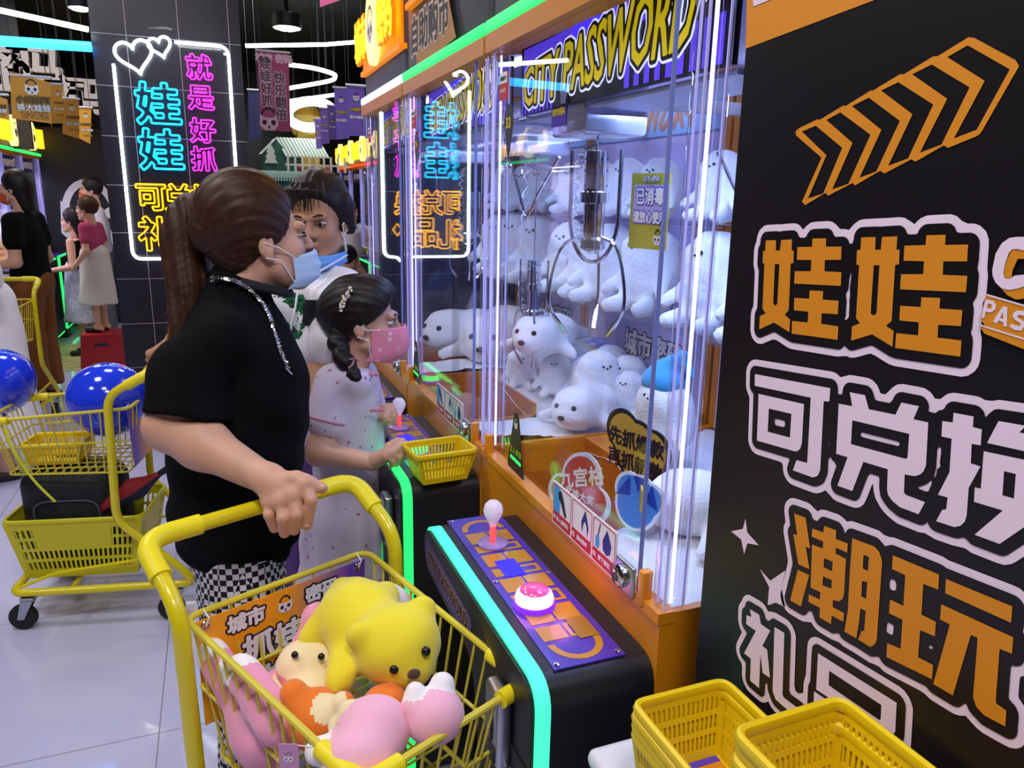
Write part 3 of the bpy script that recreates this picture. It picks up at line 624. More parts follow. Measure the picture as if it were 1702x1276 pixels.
def machine(y0, y1, label, strip_m, btn_m, edge_m, detail):
    W = y1 - y0; ym = (y0 + y1) / 2; t = wthing('claw_machine', label, 'claw machine', (.93, ym, 0), 'claw machines in the row on the right')
    g = .004; a, b = y0 + g, y1 - g
    # cabinet: front, back, sides, bottom (open on top so that the prize chute is a real hole)
    m = MB(); m.box((GX, a, .02), (GX + .026, b, .920)); m.box((GB - .018, a, .02), (GB, b, .925)); m.box((GX + .026, a, .02), (GB - .018, a + .014, .929)); m.box((GX + .026, b - .014, .02), (GB - .018, b, .929)); m.box((GX + .018, a + .014, .02), (GB - .018, b - .014, .06))
    m.box((GX - .004, a - .001, .912), (GX + .026, b + .001, .931))
    m.build('cabinet', orange, t)
    # uprights and top frame
    m = MB()
    for yy in (a, b - .028): m.box((GB - .03, yy, .925), (GB, yy + .028, 1.85))
    m.box((GX - .004, a, 1.838), (GX + .05, b, 1.876)); m.box((GB - .03, a, 1.838), (GB, b, 1.876)); m.box((GX + .05, a, 1.85), (GB - .03, a + .03, 1.876)); m.box((GX + .05, b - .03, 1.85), (GB - .03, b, 1.876))
    m.build('frame', orange_d, t)
    MB().box((GX + .05, a + .03, 1.856), (GB - .03, b - .03, 1.872)).build('roof_panel', mat('machine roof', '#8f8ab0', .5), t)
    # clear corner posts with a light line inside
    for k, yy in enumerate((a, b - .034)):
        p = MB().rbox((GX + .002, yy, .93), (GX + .05, yy + .034, 1.838), .012).build('post', post_m, t)
        MB().box((GX + .026, yy + .015, .935), (GX + .030, yy + .019, 1.835)).build('post_light', gviol, p)
        for dx, dy in ((.008, .004), (.012, .028), (.042, .006)):
            MB().box((GX + dx, yy + dy, .932), (GX + dx + .003, yy + dy + .003, 1.836)).build('post_edge', mat('acrylic edge glow', '#c4c0ee', .3, emit='#a9a4ee', es=.35), p)  # light carried by the edges is put into their colour as glow
    # front glass: fixed pane and sliding pane
    mid = y0 + W * .3
    for nm, p0, p1, x in (('fixed_pane', mid, b - .036, GX + .012), ('sliding_pane', a + .07, mid + .03, GX + .002)):
        o = MB().box((x, p0, .93), (x + .005, p1, 1.838)).build(nm, glassm, t, smooth=False)
        if nm == 'sliding_pane': MB().box((x - .001, p0, .932), (x + .006, p0 + .0018, 1.836)).build('pane_edge', mat('pane edge', '#7d89c4', .3), o)
    MB().box((GX + .055, a + .002, .93), (GB - .03, a + .006, 1.85)).build('side_pane', glassm, t, smooth=False)
    if y0 > 2.4: MB().box((GX + .055, b - .008, .93), (GB - .03, b - .002, 1.85)).build('end_blocker', mat('end blocker', '#2b2b48', .4), t, smooth=False)  # dark sheet added to block the bright row behind
    # back wall
    TB = FX(GB - .032)
    bw = MB().box((GB - .03, a + .028, .925), (GB - .02, b - .028, 1.85)).build('back_panel', lilac, t, smooth=False)
    TBW = FX(GB - .0305)
    letters('back_lettering', '城市密码', TBW @ Matrix.Translation((-ym + .08, 1.085, 0)), .085, [(.007, 0), (.003, 1)], bw, [ink, paper], step=.0005)
    letters('back_small_lettering', '超级娃娃机', TBW @ Matrix.Translation((-ym + .10, 1.02, 0)), .03, [(0, 0)], bw, [greyp])
    letters('back_big_lettering', 'PASSWORD', TBW @ Matrix.Translation((-ym + .20, 1.25, 0)), .085, [(.002, 0)], bw, [greyp])
    mp = MB().box((GB - .034, a + .03, 1.72), (GB - .031, b - .03, 1.848)).build('back_sign', mat('sky print', '#9fc4f4', .4), bw, smooth=False)
    TM = FX(GB - .035) @ Matrix.Scale(-1, 4, (1, 0, 0))
    letters('mirrored_lettering', 'PASSWORD', TM @ Matrix.Translation((ym, 1.772, 0)), .10, [(.003, 0)], mp, [mat('dull orange print', '#c98c62', .5)], squash=.8)
    letters('mirrored_lettering', 'CITY', TM @ Matrix.Translation((ym - .1, 1.832, 0)), .04, [(.003, 0)], mp, [purple])
    # banner behind the glass, big letters rising to the right
    bx = .66; TBN = FX(bx)
    ba = MB().box((bx, a + .045, 1.712), (bx + .012, b - .02, 1.85)).build('banner', bblk, t, smooth=False)
    m = MB()
    def P(u, v): return (-(b - .02) + u * (W - .073), 1.712 + v * .138)
    def pol(l): shape(m, [P(*q) for q in l], [], TBN, .0008)
    pol([(.02, .62), (.30, .78), (.78, .99), (.86, 1), (.34, 1), (.22, .98), (.02, .97)]); pol([(.33, .86), (.60, .97), (.47, 1), (.36, 1)])
    for i in range(9): pol([(.01 + i * .026, .0), (.022 + i * .026, .0), (.022 + i * .026, .45), (.01 + i * .026, .45)])
    for i in range(9): pol([(.62 + i * .042, .02), (.642 + i * .042, .02), (.642 + i * .042, .5), (.62 + i * .042, .5)])
    pol([(.40, .62), (.99, .8), (.99, .9), (.42, .78)])
    m.build('banner_pattern', bpur, ba, smooth=False)
    q = [P(.035, .12), P(.875, .27), P(.03, .66), P(.885, 1.10)]
    wp = quad_warp(*q)
    L = text_loops('CITY PASSWORD', 1, shear=.12); lo = np.concatenate(L).min(0); hi = np.concatenate(L).max(0)
    L = [wp.lo_hi(l, lo, hi) for l in L]; m = MB()
    flat(m, L, .0125, TBN, .0016, 0); flat(m, L, .0085, TBN, .0022, 1); flat(m, L, .002, TBN, .0028, 2)
    m.build('banner_lettering', [bwht, bblk, byel], ba, smooth=False)
    MB().box((bx + .013, a + .045, 1.70), (.80, b - .02, 1.708)).build('light_shelf', mat('pale ceiling panel', '#b8bce8', .4), ba)
    # lights inside
    MB().box((.70, a + .06, 1.846), (.72, b - .06, 1.852)).build('led_bar', wled, t); MB().box((1.18, a + .06, 1.80), (1.2, b - .06, 1.806)).build('led_bar', wled, t)
    l = area((.84, ym, 1.69), .22, 7.2 if detail else 3.6 if y0 < 2 else 1.9, (.38, .53, 1.0), sy=W * .7)
    l.parent = t; l.location = Vector((.84, ym, 1.69)) - t.location; l.name = 'machine_lamp'
    # header
    h = MB().rbox((GX + .012, a, 1.876), (.72, b, 2.22), .02).build('header', hdr, t)
    MB().rbox((GX - .006, a, 1.878), (GX + .03, b, 1.904), .006).build('header_light', strip_m, h)
    # playfield of white fur with the chute left open
    cx1, cy0 = .86, y0 + W * .42
    def H(x, y): return .905 + .012 * math.sin(9 * x + 5 * y) + .01 * math.sin(17 * y - 6 * x) + random.uniform(-.004, .004)
    nx, ny = 36, 44; V = []; idx = {}; F = []
    X0, X1, Y0, Y1 = GX + .02, GB - .032, a + .016, b - .016
    for i in range(nx + 1):
        for j in range(ny + 1):
            x = X0 + (X1 - X0) * i / nx; y = Y0 + (Y1 - Y0) * j / ny; idx[i, j] = len(V); V.append((x, y, H(x, y) + (.035 * max(0, 1 - (y - y0) / (W * .45)))))
    for i in range(nx):
        for j in range(ny):
            x = X0 + (X1 - X0) * (i + .5) / nx; y = Y0 + (Y1 - Y0) * (j + .5) / ny
            if not (x < cx1 and y > cy0): F.append((idx[i, j], idx[i + 1, j], idx[i + 1, j + 1], idx[i, j + 1]))
    mesh_obj('snow_floor', V, F, mat('white fur', '#f1f1f8', .9, bump=1.0, bscale=160, sheen=.5), t, smooth=True)
    m = MB(); m.box((cx1, cy0 - .01, .55), (cx1 + .01, b - .016, .935)); m.box((GX + .02, cy0 - .01, .55), (cx1 + .01, cy0, .90)); m.box((GX + .018, b - .024, .55), (cx1, b - .016, .94)); m.box((GX + .02, cy0, .60), (cx1, b - .016, .61))
    m.build('prize_chute', mat('chute orange', '#cf7c1c', .45), t)
    pl = [(-cy0 + .02, .87), (-cy0 + .02, 1.03)] + [(-cy0 - .0, 1.03)]
    MB().prism(rpoly([(GX + .03, .80), (cx1, .80), (cx1, 1.0), (GX + .03, .96)], .03), 0, .004, frame((0, cy0 - .012, 0), (1, 0, 0), (0, 0, 1))).build('chute_guard', glassm, t, smooth=False)
    # console
    ya, yb = y0 + .005, y0 + .615; zt = .85
    prof = rpoly([(ya, .0), (ya, zt), (yb, zt), (yb, .745), (ya + .29, .72), (ya + .24, .60), (ya + .24, .0)], .05, 6)
    cb = MB(); fxprism(cb, prof, .410, GX - .001); cons = cb.build('console', blk, t)
    e = MB(); fxprism(e, prof, .387, .410); ed = e.build('console_edge_light', edge_m, cons)
    inner = rpoly([(ya + .006, .005), (ya + .006, zt - .006), (yb - .006, zt - .006), (yb - .006, .752), (ya + .284, .727), (ya + .233, .595), (ya + .233, .005)], .046, 6)
    f = MB(); fxprism(f, inner, .381, .388); fp = f.build('front_panel', mat('console front', '#15151b', .4), cons)
    cp = MB().box((.428, ya + .03, zt - .001), (.548, yb - .02, zt + .002)).build('control_panel', mat('panel purple', '#4c34b0', .22, coat=.6), cons, smooth=False)
    m = MB(); TZ = frame((0, 0, zt + .0022), (0, -1, 0), (1, 0, 0))   # seen from the player's side
    cy = lambda s: ya + .05 + s * (.5)
    rows = [(.10, .18), (.20, .30), (.32, .40), (.42, .52), (.54, .60), (.62, .72), (.74, .80), (.82, .92)]
    T0 = frame((0, 0, 0), (1, 0, 0), (0, 1, 0))
    k = 0
    for s0, s1 in rows:
        for c0, c1 in ((.442, .486), (.490, .534)):
            k += 1
            y_0, y_1 = cy(s0), cy(s1)
            if k % 4 != 2: shape(m, [(c0, y_0), (c1, y_0), (c1, y_1), (c0, y_1)], [], T0, zt + .0026)
            else: shape(m, [(c0, y_0), (c1, y_0), (c1, y_1), (c0, y_1)], [[(c0 + .007, y_0 + .007), (c1 - .007, y_0 + .007), (c1 - .007, y_1 - .007), (c0 + .007, y_1 - .007)]], T0, zt + .0026)
    for c, s in ((cy(.08), -1), (cy(.94), 1)):
        o = [(.488 + .046 * math.cos(x), c + s * .05 * math.sin(x)) for x in [PI * i / 12 for i in range(13)]]; i_ = [(.488 + .034 * math.cos(x), c + s * .038 * math.sin(x)) for x in [PI - PI * i / 12 for i in range(13)]]
        shape(m, o + i_, [], T0, zt + .0026)
    m.build('panel_tiles', mat('panel orange', '#c98a1e', .25, coat=.6), cp, smooth=False)
    for sx in (.436, .540):
        for sy in (ya + .04, (ya + yb) / 2, yb - .03): MB().lathe([(.005, 0), (.005, .002), (.003, .003), (.001, .003)], TR(sx, sy, zt + .002), seg=10).build('screw', chrome, cp)
    js = ya + .45; bt = ya + .208
    m = MB(); m.lathe([(.031, 0), (.031, .004), (.026, .006), (.001, .006)], TR(.482, js, zt + .003))
    jo = m.build('joystick', mat('clear plastic', '#b79ae0', .15, trans=.3), cons)
    MB().cyl((.482, js, zt + .006), (.482, js, zt + .05), .0065).build('stem', mat('red lit stem', '#ff8080', .2, emit='#ff3b3b', es=.8, trans=.3), jo)
    MB().lathe([(.006, .042), (.009, .05), (.013, .058), (.0185, .068), (.020, .078), (.017, .089), (.010, .096), (.001, .098)], TR(.482, js, zt), seg=20).build('knob', mat('crystal knob', '#f6f0fc', .12, trans=.3, bump=1., bscale=300, emit='#d9c6f2', es=.22), jo)  # faint glow put into the knob to keep it pale
    m = MB(); m.lathe([(.037, 0), (.037, .006), (.034, .010), (.001, .010)], TR(.47, bt, zt + .002), seg=28)
    bo = m.build('push_button', mat('button ring', '#7a2fd0', .3, emit='#8a2cff', es=.6), cons)
    MB().lathe([(.033, .008), (.034, .016), (.031, .024), (.026, .029), (.017, .032), (.001, .032)], TR(.47, bt, zt + .002), seg=28).build('button_dome', btn_m, bo)
    MB().lathe([(.0255, .0295), (.024, .032), (.015, .036), (.001, .037)], TR(.47, bt, zt + .002), seg=20).build('button_cap', mat('button cap', '#d2488f', .2, coat=1., emit='#e04a9c', es=.5), bo)
    MB().box((.459, ya + .312, zt + .0028), (.499, ya + .378, zt + .0042)).build('blue_display', glow('blue display', '#2c22ff', 1.1), cp, smooth=False)
    MB().box((.50, ya + .09, zt + .0028), (.535, ya + .15, zt + .0036)).build('card_slot', mat('slot brown', '#a8741e', .35), cp, smooth=False)
    # front panel: purple band with writing, coin door, coin mechanism, lock
    T3 = FX(.3805)
    c = (-(ya + .43), .786); band = []
    MB().prism(rpoly([(-(yb - .02), .825), (-(yb - .02), .765), (-(ya + .30), .745), (-(ya + .27), .80)], .025), 0, .0006, T3).build('name_band', mat('band purple', '#584c8e', .5), fp, smooth=False)
    letters('name_lettering', 'CITY PASSWORD', T3 @ Matrix.Translation((-(ya + .435), .786, .0006)) @ Matrix.Rotation(-.03, 4, 'Z'), .041, [(.0036, 0), (.0018, 1)], fp, [mat('brass print', '#f0b468', .5), mat('band dark', '#241d3c', .5)], squash=.86)
    m = MB(); m.box((.3785, ya + .02, .30), (.381, ya + .205, .70)); m.build('coin_door', mat('door black', '#1f1f27', .45), fp)
    m = MB(); m.rbox((.355, ya + .075, .655), (.381, ya + .135, .79), .008); co = m.build('coin_mechanism', steel, fp)
    MB().box((.352, ya + .095, .70), (.356, ya + .10, .75)).build('coin_slot', ink, co); MB().box((.352, ya + .083, .665), (.3555, ya + .127, .69)).build('return_flap', mat('flap dark', '#33323c', .4), co)
    lk = MB().lathe([(.014, 0), (.014, .006), (.009, .009), (.001, .009)], FX(.381, ya + .06, .655), seg=16).build('door_lock', chrome, fp)
    # sticker row, lock plate and clips on the sliding glass rail
    s0 = y0 + W * .20; TS2 = FX(GX - .0055)
    ins = MB().box((GX - .0055, y0 + .135, .92), (GX - .0035, y0 + .385, 1.005)).build('instruction_card', paper, t, smooth=False)
    m = MB()
    for i in range(3):
        x0 = -(y0 + .385) + .003 + i * .083; xa, xb = x0, x0 + .078
        shape(m, rpoly([(xa, .945), (xb, .945), (xb, 1.002), (xa, 1.002)], .006), [rpoly([(xa + .002, .947), (xb - .002, .947), (xb - .002, 1.0), (xa + .002, 1.0)], .005)], TS2, .0004, 0)
        shape(m, rpoly([(xa, .923), (xb, .923), (xb, .945), (xa, .945)], .004), [], TS2, .0004, 0)
        if i == 0:
            shape(m, [(xa + .002, .947), (xa + .03, .947), (xa + .03, 1.0), (xa + .002, 1.0)], [], TS2, .0003, 1)
            shape(m, [(xa + .022, .99), (xa + .034, .996), (xa + .044, .985), (xa + .06, .952), (xa + .052, .95), (xa + .034, .972), (xa + .024, .978)], [], TS2, .0007, 3)
        if i == 1: shape(m, [(xa + .052, .998), (xa + .038, .972), (xa + .042, .953), (xa + .046, .97), (xa + .052, .978), (xa + .06, .968), (xa + .062, .95), (xa + .066, .97)], [], TS2, .0007, 2)
        if i == 2:
            shape(m, [(xa + .05, .996), (xa + .036, .972), (xa + .038, .956), (xa + .05, .95), (xa + .062, .956), (xa + .066, .972)], [], TS2, .0007, 2)
            shape(m, [(xa + .024, .998), (xa + .027, .998), (xa + .02, .972), (xa + .017, .972)], [], TS2, .0007, 3); shape(m, rpoly([(xa + .010, .95), (xa + .024, .95), (xa + .024, .972), (xa + .010, .972)], .006), [], TS2, .0007, 1)
    m.build('card_print', [redp, bluep, mat('navy print', '#2b2f8a', .5), ink], ins, smooth=False)
    for i, tx in enumerate(('01', '02', '03')):
        letters('card_number', tx, TS2 @ Matrix.Translation((-(y0 + .385) + .012 + i * .083, .936, .0007)), .012, [(.0006, 0)], ins, [paper])
        letters('card_text', ('投入游戏币', '摇动摇杆', '按下按钮')[i], TS2 @ Matrix.Translation((-(y0 + .385) + .047 + i * .083, .936, .0007)), .0105, [(.0004, 0)], ins, [paper])
    lp = MB().rbox((GX - .010, y0 + .072, .918), (GX - .002, y0 + .13, .972), .004).build('lock_plate', steel, t)
    T4 = FX(GX - .010, y0 + .104, .946); MB().lathe([(.019, 0), (.019, .008), (.014, .012), (.001, .012)], T4, seg=20).build('lock_barrel', chrome, lp); MB().lathe([(.008, .012), (.007, .0135), (.001, .0135)], T4, seg=14).build('keyhole', ink, lp)
    for yy in (y0 + .046, b - .05): MB().rbox((GX - .008, yy, .918), (GX + .012, yy + .016, .978), .004).build('pane_clip', orange, t)
    # small notice and drop shaped number sticker at the far upper corner of the glass
    n1 = MB().box((GX + .009, b - .105, 1.735), (GX + .011, b - .06, 1.79)).build('notice_sticker', redp, t, smooth=False)
    TN = FX(GX + .009); m = MB(); shape(m, [(-(b - .06), 1.768), (-(b - .105), 1.768), (-(b - .105), 1.79), (-(b - .06), 1.79)], [], TN, .0004); m.build('notice_top', paper, n1, smooth=False)
    letters('notice_text', '温馨提示', TN @ Matrix.Translation((-(b - .0825), 1.778, .0006)), .009, [(.0003, 0)], n1, [ink]); letters('notice_text', '请勿拍打', TN @ Matrix.Translation((-(b - .0825), 1.754, .0004)), .009, [(0, 0)], n1, [paper])
    dc = (-(b - .12), 1.69); dr = [(dc[0] + .026 * math.cos(x), dc[1] + .034 * math.sin(x)) for x in [-.5 + (PI + 1.0) * i / 18 for i in range(19)]] + [(dc[0], dc[1] - .085)]
    m = MB(); m.prism(dr, 0, .001, TN); n2 = m.build('number_sticker', bblk, t, smooth=False)
    letters('sticker_number', '33' if detail else '34', TN @ Matrix.Translation((dc[0], dc[1] - .004, .0014)), .03, [(.001, 0)], n2, [yel])
    # black triangular sticker on the lower glass
    tc = -1.462 if detail else -(b - .085)
    n3 = MB().prism(rpoly([(tc - .050, .938), (tc + .052, .934), (tc + .012, 1.074), (tc - .012, 1.074)], .010), 0, .001, TN).build('tall_sticker', bblk, t, smooth=False)
    m = MB(); headphone_emblem(m, (tc, 1.048), .014, TN, 0, 1, .0014); shape(m, [(tc - .03, .962), (tc + .032, .959), (tc + .032, .967), (tc - .03, .970)], [], TN, .0014, 2)
    m.build('sticker_print', [paper, yel, ggreen], n3, smooth=False)
    letters('sticker_text', '主人来娃', TN @ Matrix.Translation((tc + .002, .985, .0014)), .017, [(.0004, 0)], n3, [mat('green print', '#9ad23c', .5)])
    return t

btn_pink = glow('pink button glow', '#ff8fdc', 3.2); btn_green = glow('green button glow', '#38ff86', 2.2)
M1 = machine(.845, 1.667, 'nearest claw machine with a pink glowing button, beside the black exchange sign', gstrip, btn_pink, gteal, True)
M2 = machine(1.671, 2.445, 'middle claw machine of the right row, in front of the girl', gstrip, btn_green, ggreen, False)
M3 = machine(2.449, 3.15, 'farthest claw machine of the right row, with a pale blue header light', gpale, btn_green, ggreen, False)
# the button lamps tint the orange cabinets
def bulb(x, y, z, col, p, r=.02):
    l = bpy.data.lights.new('button_lamp', 'POINT'); l.energy = p; l.color = col; l.shadow_soft_size = r; o = bpy.data.objects.new('button_lamp', l); COL.objects.link(o); o.location = (x, y, z)
bulb(.52, 1.05, .905, (1, .25, .95), .05); bulb(.52, 1.88, .905, (.1, 1, .3), .045)

# glowing shop letters and orange poster on the headers
amber = glow('amber letter', '#ffd21e', 2.2); amber_s = glow('amber side', '#ff8a00', .55); lit = glow('lit disc', '#ffe88a', 1.5)
def lightbox(label, y_hi, y_lo, z0, z1):
    """glowing letters that stand on the header, read along the row"""
    L = y_hi - y_lo; H = z1 - z0; t = wthing('light_letters', label, 'sign', (GX, (y_hi + y_lo) / 2, z0), 'glowing shop letters on the headers')
    T = FX(GX - .01)
    MB().box((GX - .008, y_lo, z0 - .02), (GX + .02, y_hi, z0 - .004)).build('base_bar', amber_s, t)
    MB().box((GX + .001, y_lo + .01, z0 - .004), (GX + .01, y_hi - .01, z0 + H * .96)).build('back_plate', amber_s, t)
    for tx, f in (('城市', .17), ('密码', .80)):
        letters('letter_block', tx, T @ Matrix.Translation((-y_hi + f * L, z0 + H * .47, -.0)), H * .78, [(.009, 0), (.0, 1)], t, [amber_s, amber], squash=L * .36 / (H * 1.6), thick=.012, step=.004)
    c = (-y_hi + .485 * L, z0 + H * .5); dk = MB().prism([(c[0] + L * .14 * math.cos(x), c[1] + H * .62 * math.sin(x)) for x in [2 * PI * i / 32 for i in range(32)]], 0, .020, T).build('disc', lit, t, smooth=False)
    m = MB(); headphone_emblem(m, c, L * .11, T, 0, 1, .0215); m.build('disc_emblem', [mat('emblem white', '#ffffff', .5), mat('emblem amber', '#8a5a00', .5)], dk, smooth=False)
    return t
lightbox('yellow glowing shop letters on the farthest right-hand machine', 3.12, 2.46, 2.0, 2.2)
lightbox('yellow glowing shop letters cut by the top edge, above the orange coin poster', 2.38, 1.75, 2.09, 2.31)
po = wthing('coin_poster', 'orange paper poster for buying coins, on the middle machine header', 'poster', (GX, 2.1, 1.97))
pq('sheet', [(692, 49), (746, -2), (758, 62), (693, 116)], GX - .002, mat('poster orange', '#c08a56', .6), po)
letters('poster_lettering', '自助购币', FX(GX - .0035, 2.13, 1.985), .105, [(.010, 0), (.003, 1)], po, [mat('poster pale', '#d8b8a0', .5), ink], squash=.95)
# ---------------------------------------------------------------- claws and plush toys in the machines
furw = mat('white plush', '#f4f4fa', .9, bump=.8, bscale=120, sheen=.6); eye_m = mat('button eye', '#15131a', .15); blush = mat('plush pink', '#f0a8bc', .9, bump=.6, bscale=120, sheen=.5)
tagm = mat('pink tag', '#c98ad0', .5); tagy = mat('yellow tag', '#cfc04a', .5); bluef = mat('blue cap', '#3f9fe0', .85, bump=.6, bscale=150, sheen=.4); cordm = mat('white cord', '#dfe0ea', .4)
def claw(root, x, y, ztop, drop, scale=1., spread=.075, rot=.3):
    s = scale; z = ztop - drop; c = Vector((x, y, 0))
    g = MB().rbox((x - .07, y - .075, ztop), (x + .07, y + .075, ztop + .10), .008).build('claw_carriage', mat('claw carriage', '#cfd0ee', .14, metal=.7), root)
    MB().box((x - .072, y + .0, ztop + .02), (x - .0705, y + .07, ztop + .075)).build('carriage_reflection', purple, g)  # purple patch and letters painted in for the banner mirrored in the chrome
    letters('reflected_lettering', '城市密码', FX(x - .0721, y + .035, ztop + .048), .015, [(.001, 0)], g, [yel])
    MB().box((GX + .07, y - .012, ztop + .06), (GB - .04, y + .012, ztop + .085)).build('carriage_rail', steel, root)
    h = MB(); h.lathe([(.006 * s, .20 * s), (.02 * s, .198 * s), (.021 * s, .13 * s), (.026 * s, .128 * s), (.026 * s, .11 * s), (.019 * s, .108 * s), (.019 * s, .05 * s), (.024 * s, .045 * s), (.024 * s, .03 * s), (.006 * s, .02 * s)], TR(x, y, z), seg=20)
    h.cyl((x, y, z + .19 * s), (x, y, ztop), .002)
    for k in range(8):
        a = k * PI / 4
        for zz in (.14, .165, .185): h.ball((x + .0205 * s * math.cos(a), y + .0205 * s * math.sin(a), z + zz * s), .0022 * s, 6, mi=1)
    hd = h.build('claw_head', [chrome, ink], root)
    for k in range(3):
        a = rot + k * 2 * PI / 3; d = Vector((math.cos(a), math.sin(a), 0)); b = c + Vector((0, 0, z))
        pts = spline([b + d * .02 * s + Vector((0, 0, .05 * s)), b + d * .055 * s + Vector((0, 0, .035 * s)), b + d * spread * s + Vector((0, 0, -.02 * s)), b + d * (spread + .002) * s + Vector((0, 0, -.075 * s)), b + d * (spread - .03) * s + Vector((0, 0, -.125 * s))], 6)
        MB().tube(pts, [.0032 * s] * (len(pts) - 4) + [.0045 * s] * 4, 8).build('claw_finger', chrome, hd)
    # hoop and coiled lead
    hp = [Vector((x + .032 * s * math.cos(t), y - .032 * s * math.cos(t), z + .09 * s + .085 * s * math.sin(t))) for t in [PI + PI * i / 16 for i in range(17)]]
    hp = [hp[0] + Vector((0, 0, .11 * s))] + hp + [hp[-1] + Vector((0, 0, .11 * s))]
    MB().tube(hp, .004 * s, 8).build('claw_hoop', chrome, hd)
    ax = spline([(x, y, ztop - .01), (x - .01, y + .05, ztop - .04), (x - .012, y + .075, z + .10), (x, y + .05, z + .035), (x + .01, y + .015, z + .045)], 30); co = []
    for i, p in enumerate(ax):
        t = i * 1.25; co.append(p + Vector((.008 * math.cos(t), .008 * math.sin(t), 0)))
    MB().tube(co, .0021, 5).build('claw_lead', cordm, hd)
claw(M1, .735, 1.41, 1.655, .255, 1.15, rot=.9)
claw(M2, .895, 2.09, 1.655, .50, 1.0, .062, rot=.2)
claw(M3, .90, 2.75, 1.655, .30)
def hang(root, pts, name='cable_loop', r=.0045): MB().tube(spline(pts, 10), r, 6).build(name, chrome, root)
hang(M1, [(1.02, 1.02, 1.64), (1.06, 1.10, 1.52), (1.08, 1.22, 1.46), (1.08, 1.36, 1.52), (1.05, 1.44, 1.64)])
hang(M2, [(.86, 1.86, 1.64), (.84, 1.98, 1.52), (.86, 2.08, 1.475), (.9, 2.2, 1.50), (.92, 2.36, 1.64)])
# clear shelves along the back
for M, a, b in ((M1, .875, 1.64), (M2, 1.70, 2.415), (M3, 2.48, 3.12)):
    for z in (1.225, 1.485): MB().box((1.03, a, z - .006), (GB - .034, b, z)).build('clear_shelf', glassm, M, smooth=False)

def seal(name, label, stretch, sit, sc, spots=False, tag=None, cap=False):
    t = thing(name, label, 'plush toy', group=None)
    s = Soft()
    if sit:
        s.ell((0, 0, .075 * sc), (.07 * sc, .066 * sc, .078 * sc)); s.ell((0, -.012 * sc, .14 * sc), (.058 * sc, .056 * sc, .052 * sc), k=.04 * sc)
        s.cone((.06 * sc, -.03 * sc, .075 * sc), (.085 * sc, -.06 * sc, .045 * sc), .018 * sc, .012 * sc); s.cone((-.06 * sc, -.03 * sc, .075 * sc), (-.085 * sc, -.06 * sc, .045 * sc), .018 * sc, .012 * sc)
        s.cone((.035 * sc, -.05 * sc, .02 * sc), (.045 * sc, -.085 * sc, .018 * sc), .02 * sc, .018 * sc); s.cone((-.035 * sc, -.05 * sc, .02 * sc), (-.045 * sc, -.085 * sc, .018 * sc), .02 * sc, .018 * sc)
        hc, hr = Vector((0, -.012, .14)) * sc, .056 * sc
    else:
        s.ell((0, 0, .055 * sc), (.062 * sc, .058 * sc, .054 * sc)); s.ell((0, .10 * sc * stretch, .05 * sc), (.066 * sc, .10 * sc * stretch, .052 * sc), k=.05 * sc); s.ell((0, -.045 * sc, .045 * sc), (.032 * sc, .028 * sc, .024 * sc), k=.02 * sc)
        s.cone((.05 * sc, .05 * sc, .03 * sc), (.105 * sc, .02 * sc, .014 * sc), .022 * sc, .012 * sc); s.cone((-.05 * sc, .05 * sc, .03 * sc), (-.105 * sc, .02 * sc, .014 * sc), .022 * sc, .012 * sc)
        e = .20 * sc * stretch; s.cone((0, e, .04 * sc), (.04 * sc, e + .05 * sc, .03 * sc), .03 * sc, .016 * sc); s.cone((0, e, .04 * sc), (-.04 * sc, e + .05 * sc, .03 * sc), .03 * sc, .016 * sc)
        hc, hr = Vector((0, 0, .055)) * sc, .058 * sc
    soft('body', [(s, .0085 * max(sc, .8), wobble(.002 * sc, 60 / sc, int(sc * 100) + sit))], furw, t)
    f = -1
    for sx in (-1, 1):
        MB().ball(hc + Vector((sx * .4 * hr, -.86 * hr, .28 * hr)) if not sit else hc + Vector((sx * .2 * hr, -.955 * hr, .2 * hr)), (.0075 if not sit else .0042) * sc, 10).build('eye', eye_m, t)
    if not sit: MB().ball(hc + Vector((0, -1.27 * hr, -.12 * hr)), (.010 * sc, .006 * sc, .007 * sc), 10).build('nose', eye_m, t)
    else: MB().ball(hc + Vector((0, -1.0 * hr, .1 * hr)), (.0045 * sc, .003 * sc, .003 * sc), 10).build('nose', eye_m, t)
    if spots:
        for q in ((-.5, .1, .86), (.1, -.2, .97), (.5, .1, .86)): MB().ball(hc + Vector(q) * hr, (.006 * sc, .005 * sc, .003 * sc), 8).build('spot', eye_m, t)
    if tag:
        tg = MB().box((.028 * sc, -.070 * sc, .055 * sc), (.056 * sc, -.067 * sc, .095 * sc)).build('hang_tag', tag, t, smooth=False)
        m = MB(); headphone_emblem(m, (0, 0), .012 * sc, frame((.042 * sc, -.0704 * sc, .075 * sc), (1, 0, 0), (0, 0, 1)), 0, 1, .0003); m.build('tag_print', [paper, ink], tg, smooth=False)
    if cap:
        c = Soft(); z = hc.z + .25 * hr; c.ell((0, hc.y, z + .022 * sc), (.052 * sc, .052 * sc, .04 * sc)); c.cone((0, hc.y, z + .045 * sc), (.035 * sc, hc.y + .01, z + .08 * sc), .03 * sc, .016 * sc, k=.02); c.cone((.035 * sc, hc.y + .01, z + .08 * sc), (.07 * sc, hc.y, z + .045 * sc), .016 * sc, .006 * sc, k=.01)
        c.plane((0, hc.y, z + .003), (0, 0, -1)); soft('cap', [(c, .006)], bluef, t)
    return t
lying = seal('plush_seal', 'white plush seal lying face to the glass on the white fur, alone before the heap', 1.0, False, 1.05)
lying.location = (.875, 1.745, .925); lying.rotation_euler = (0, 0, math.radians(-52))
sitter = seal('plush_seal', 'white plush toy sitting in the pile, nearest to the lying seal', 1, True, 1.0); sitter.location = (1.02, 1.90, .92)
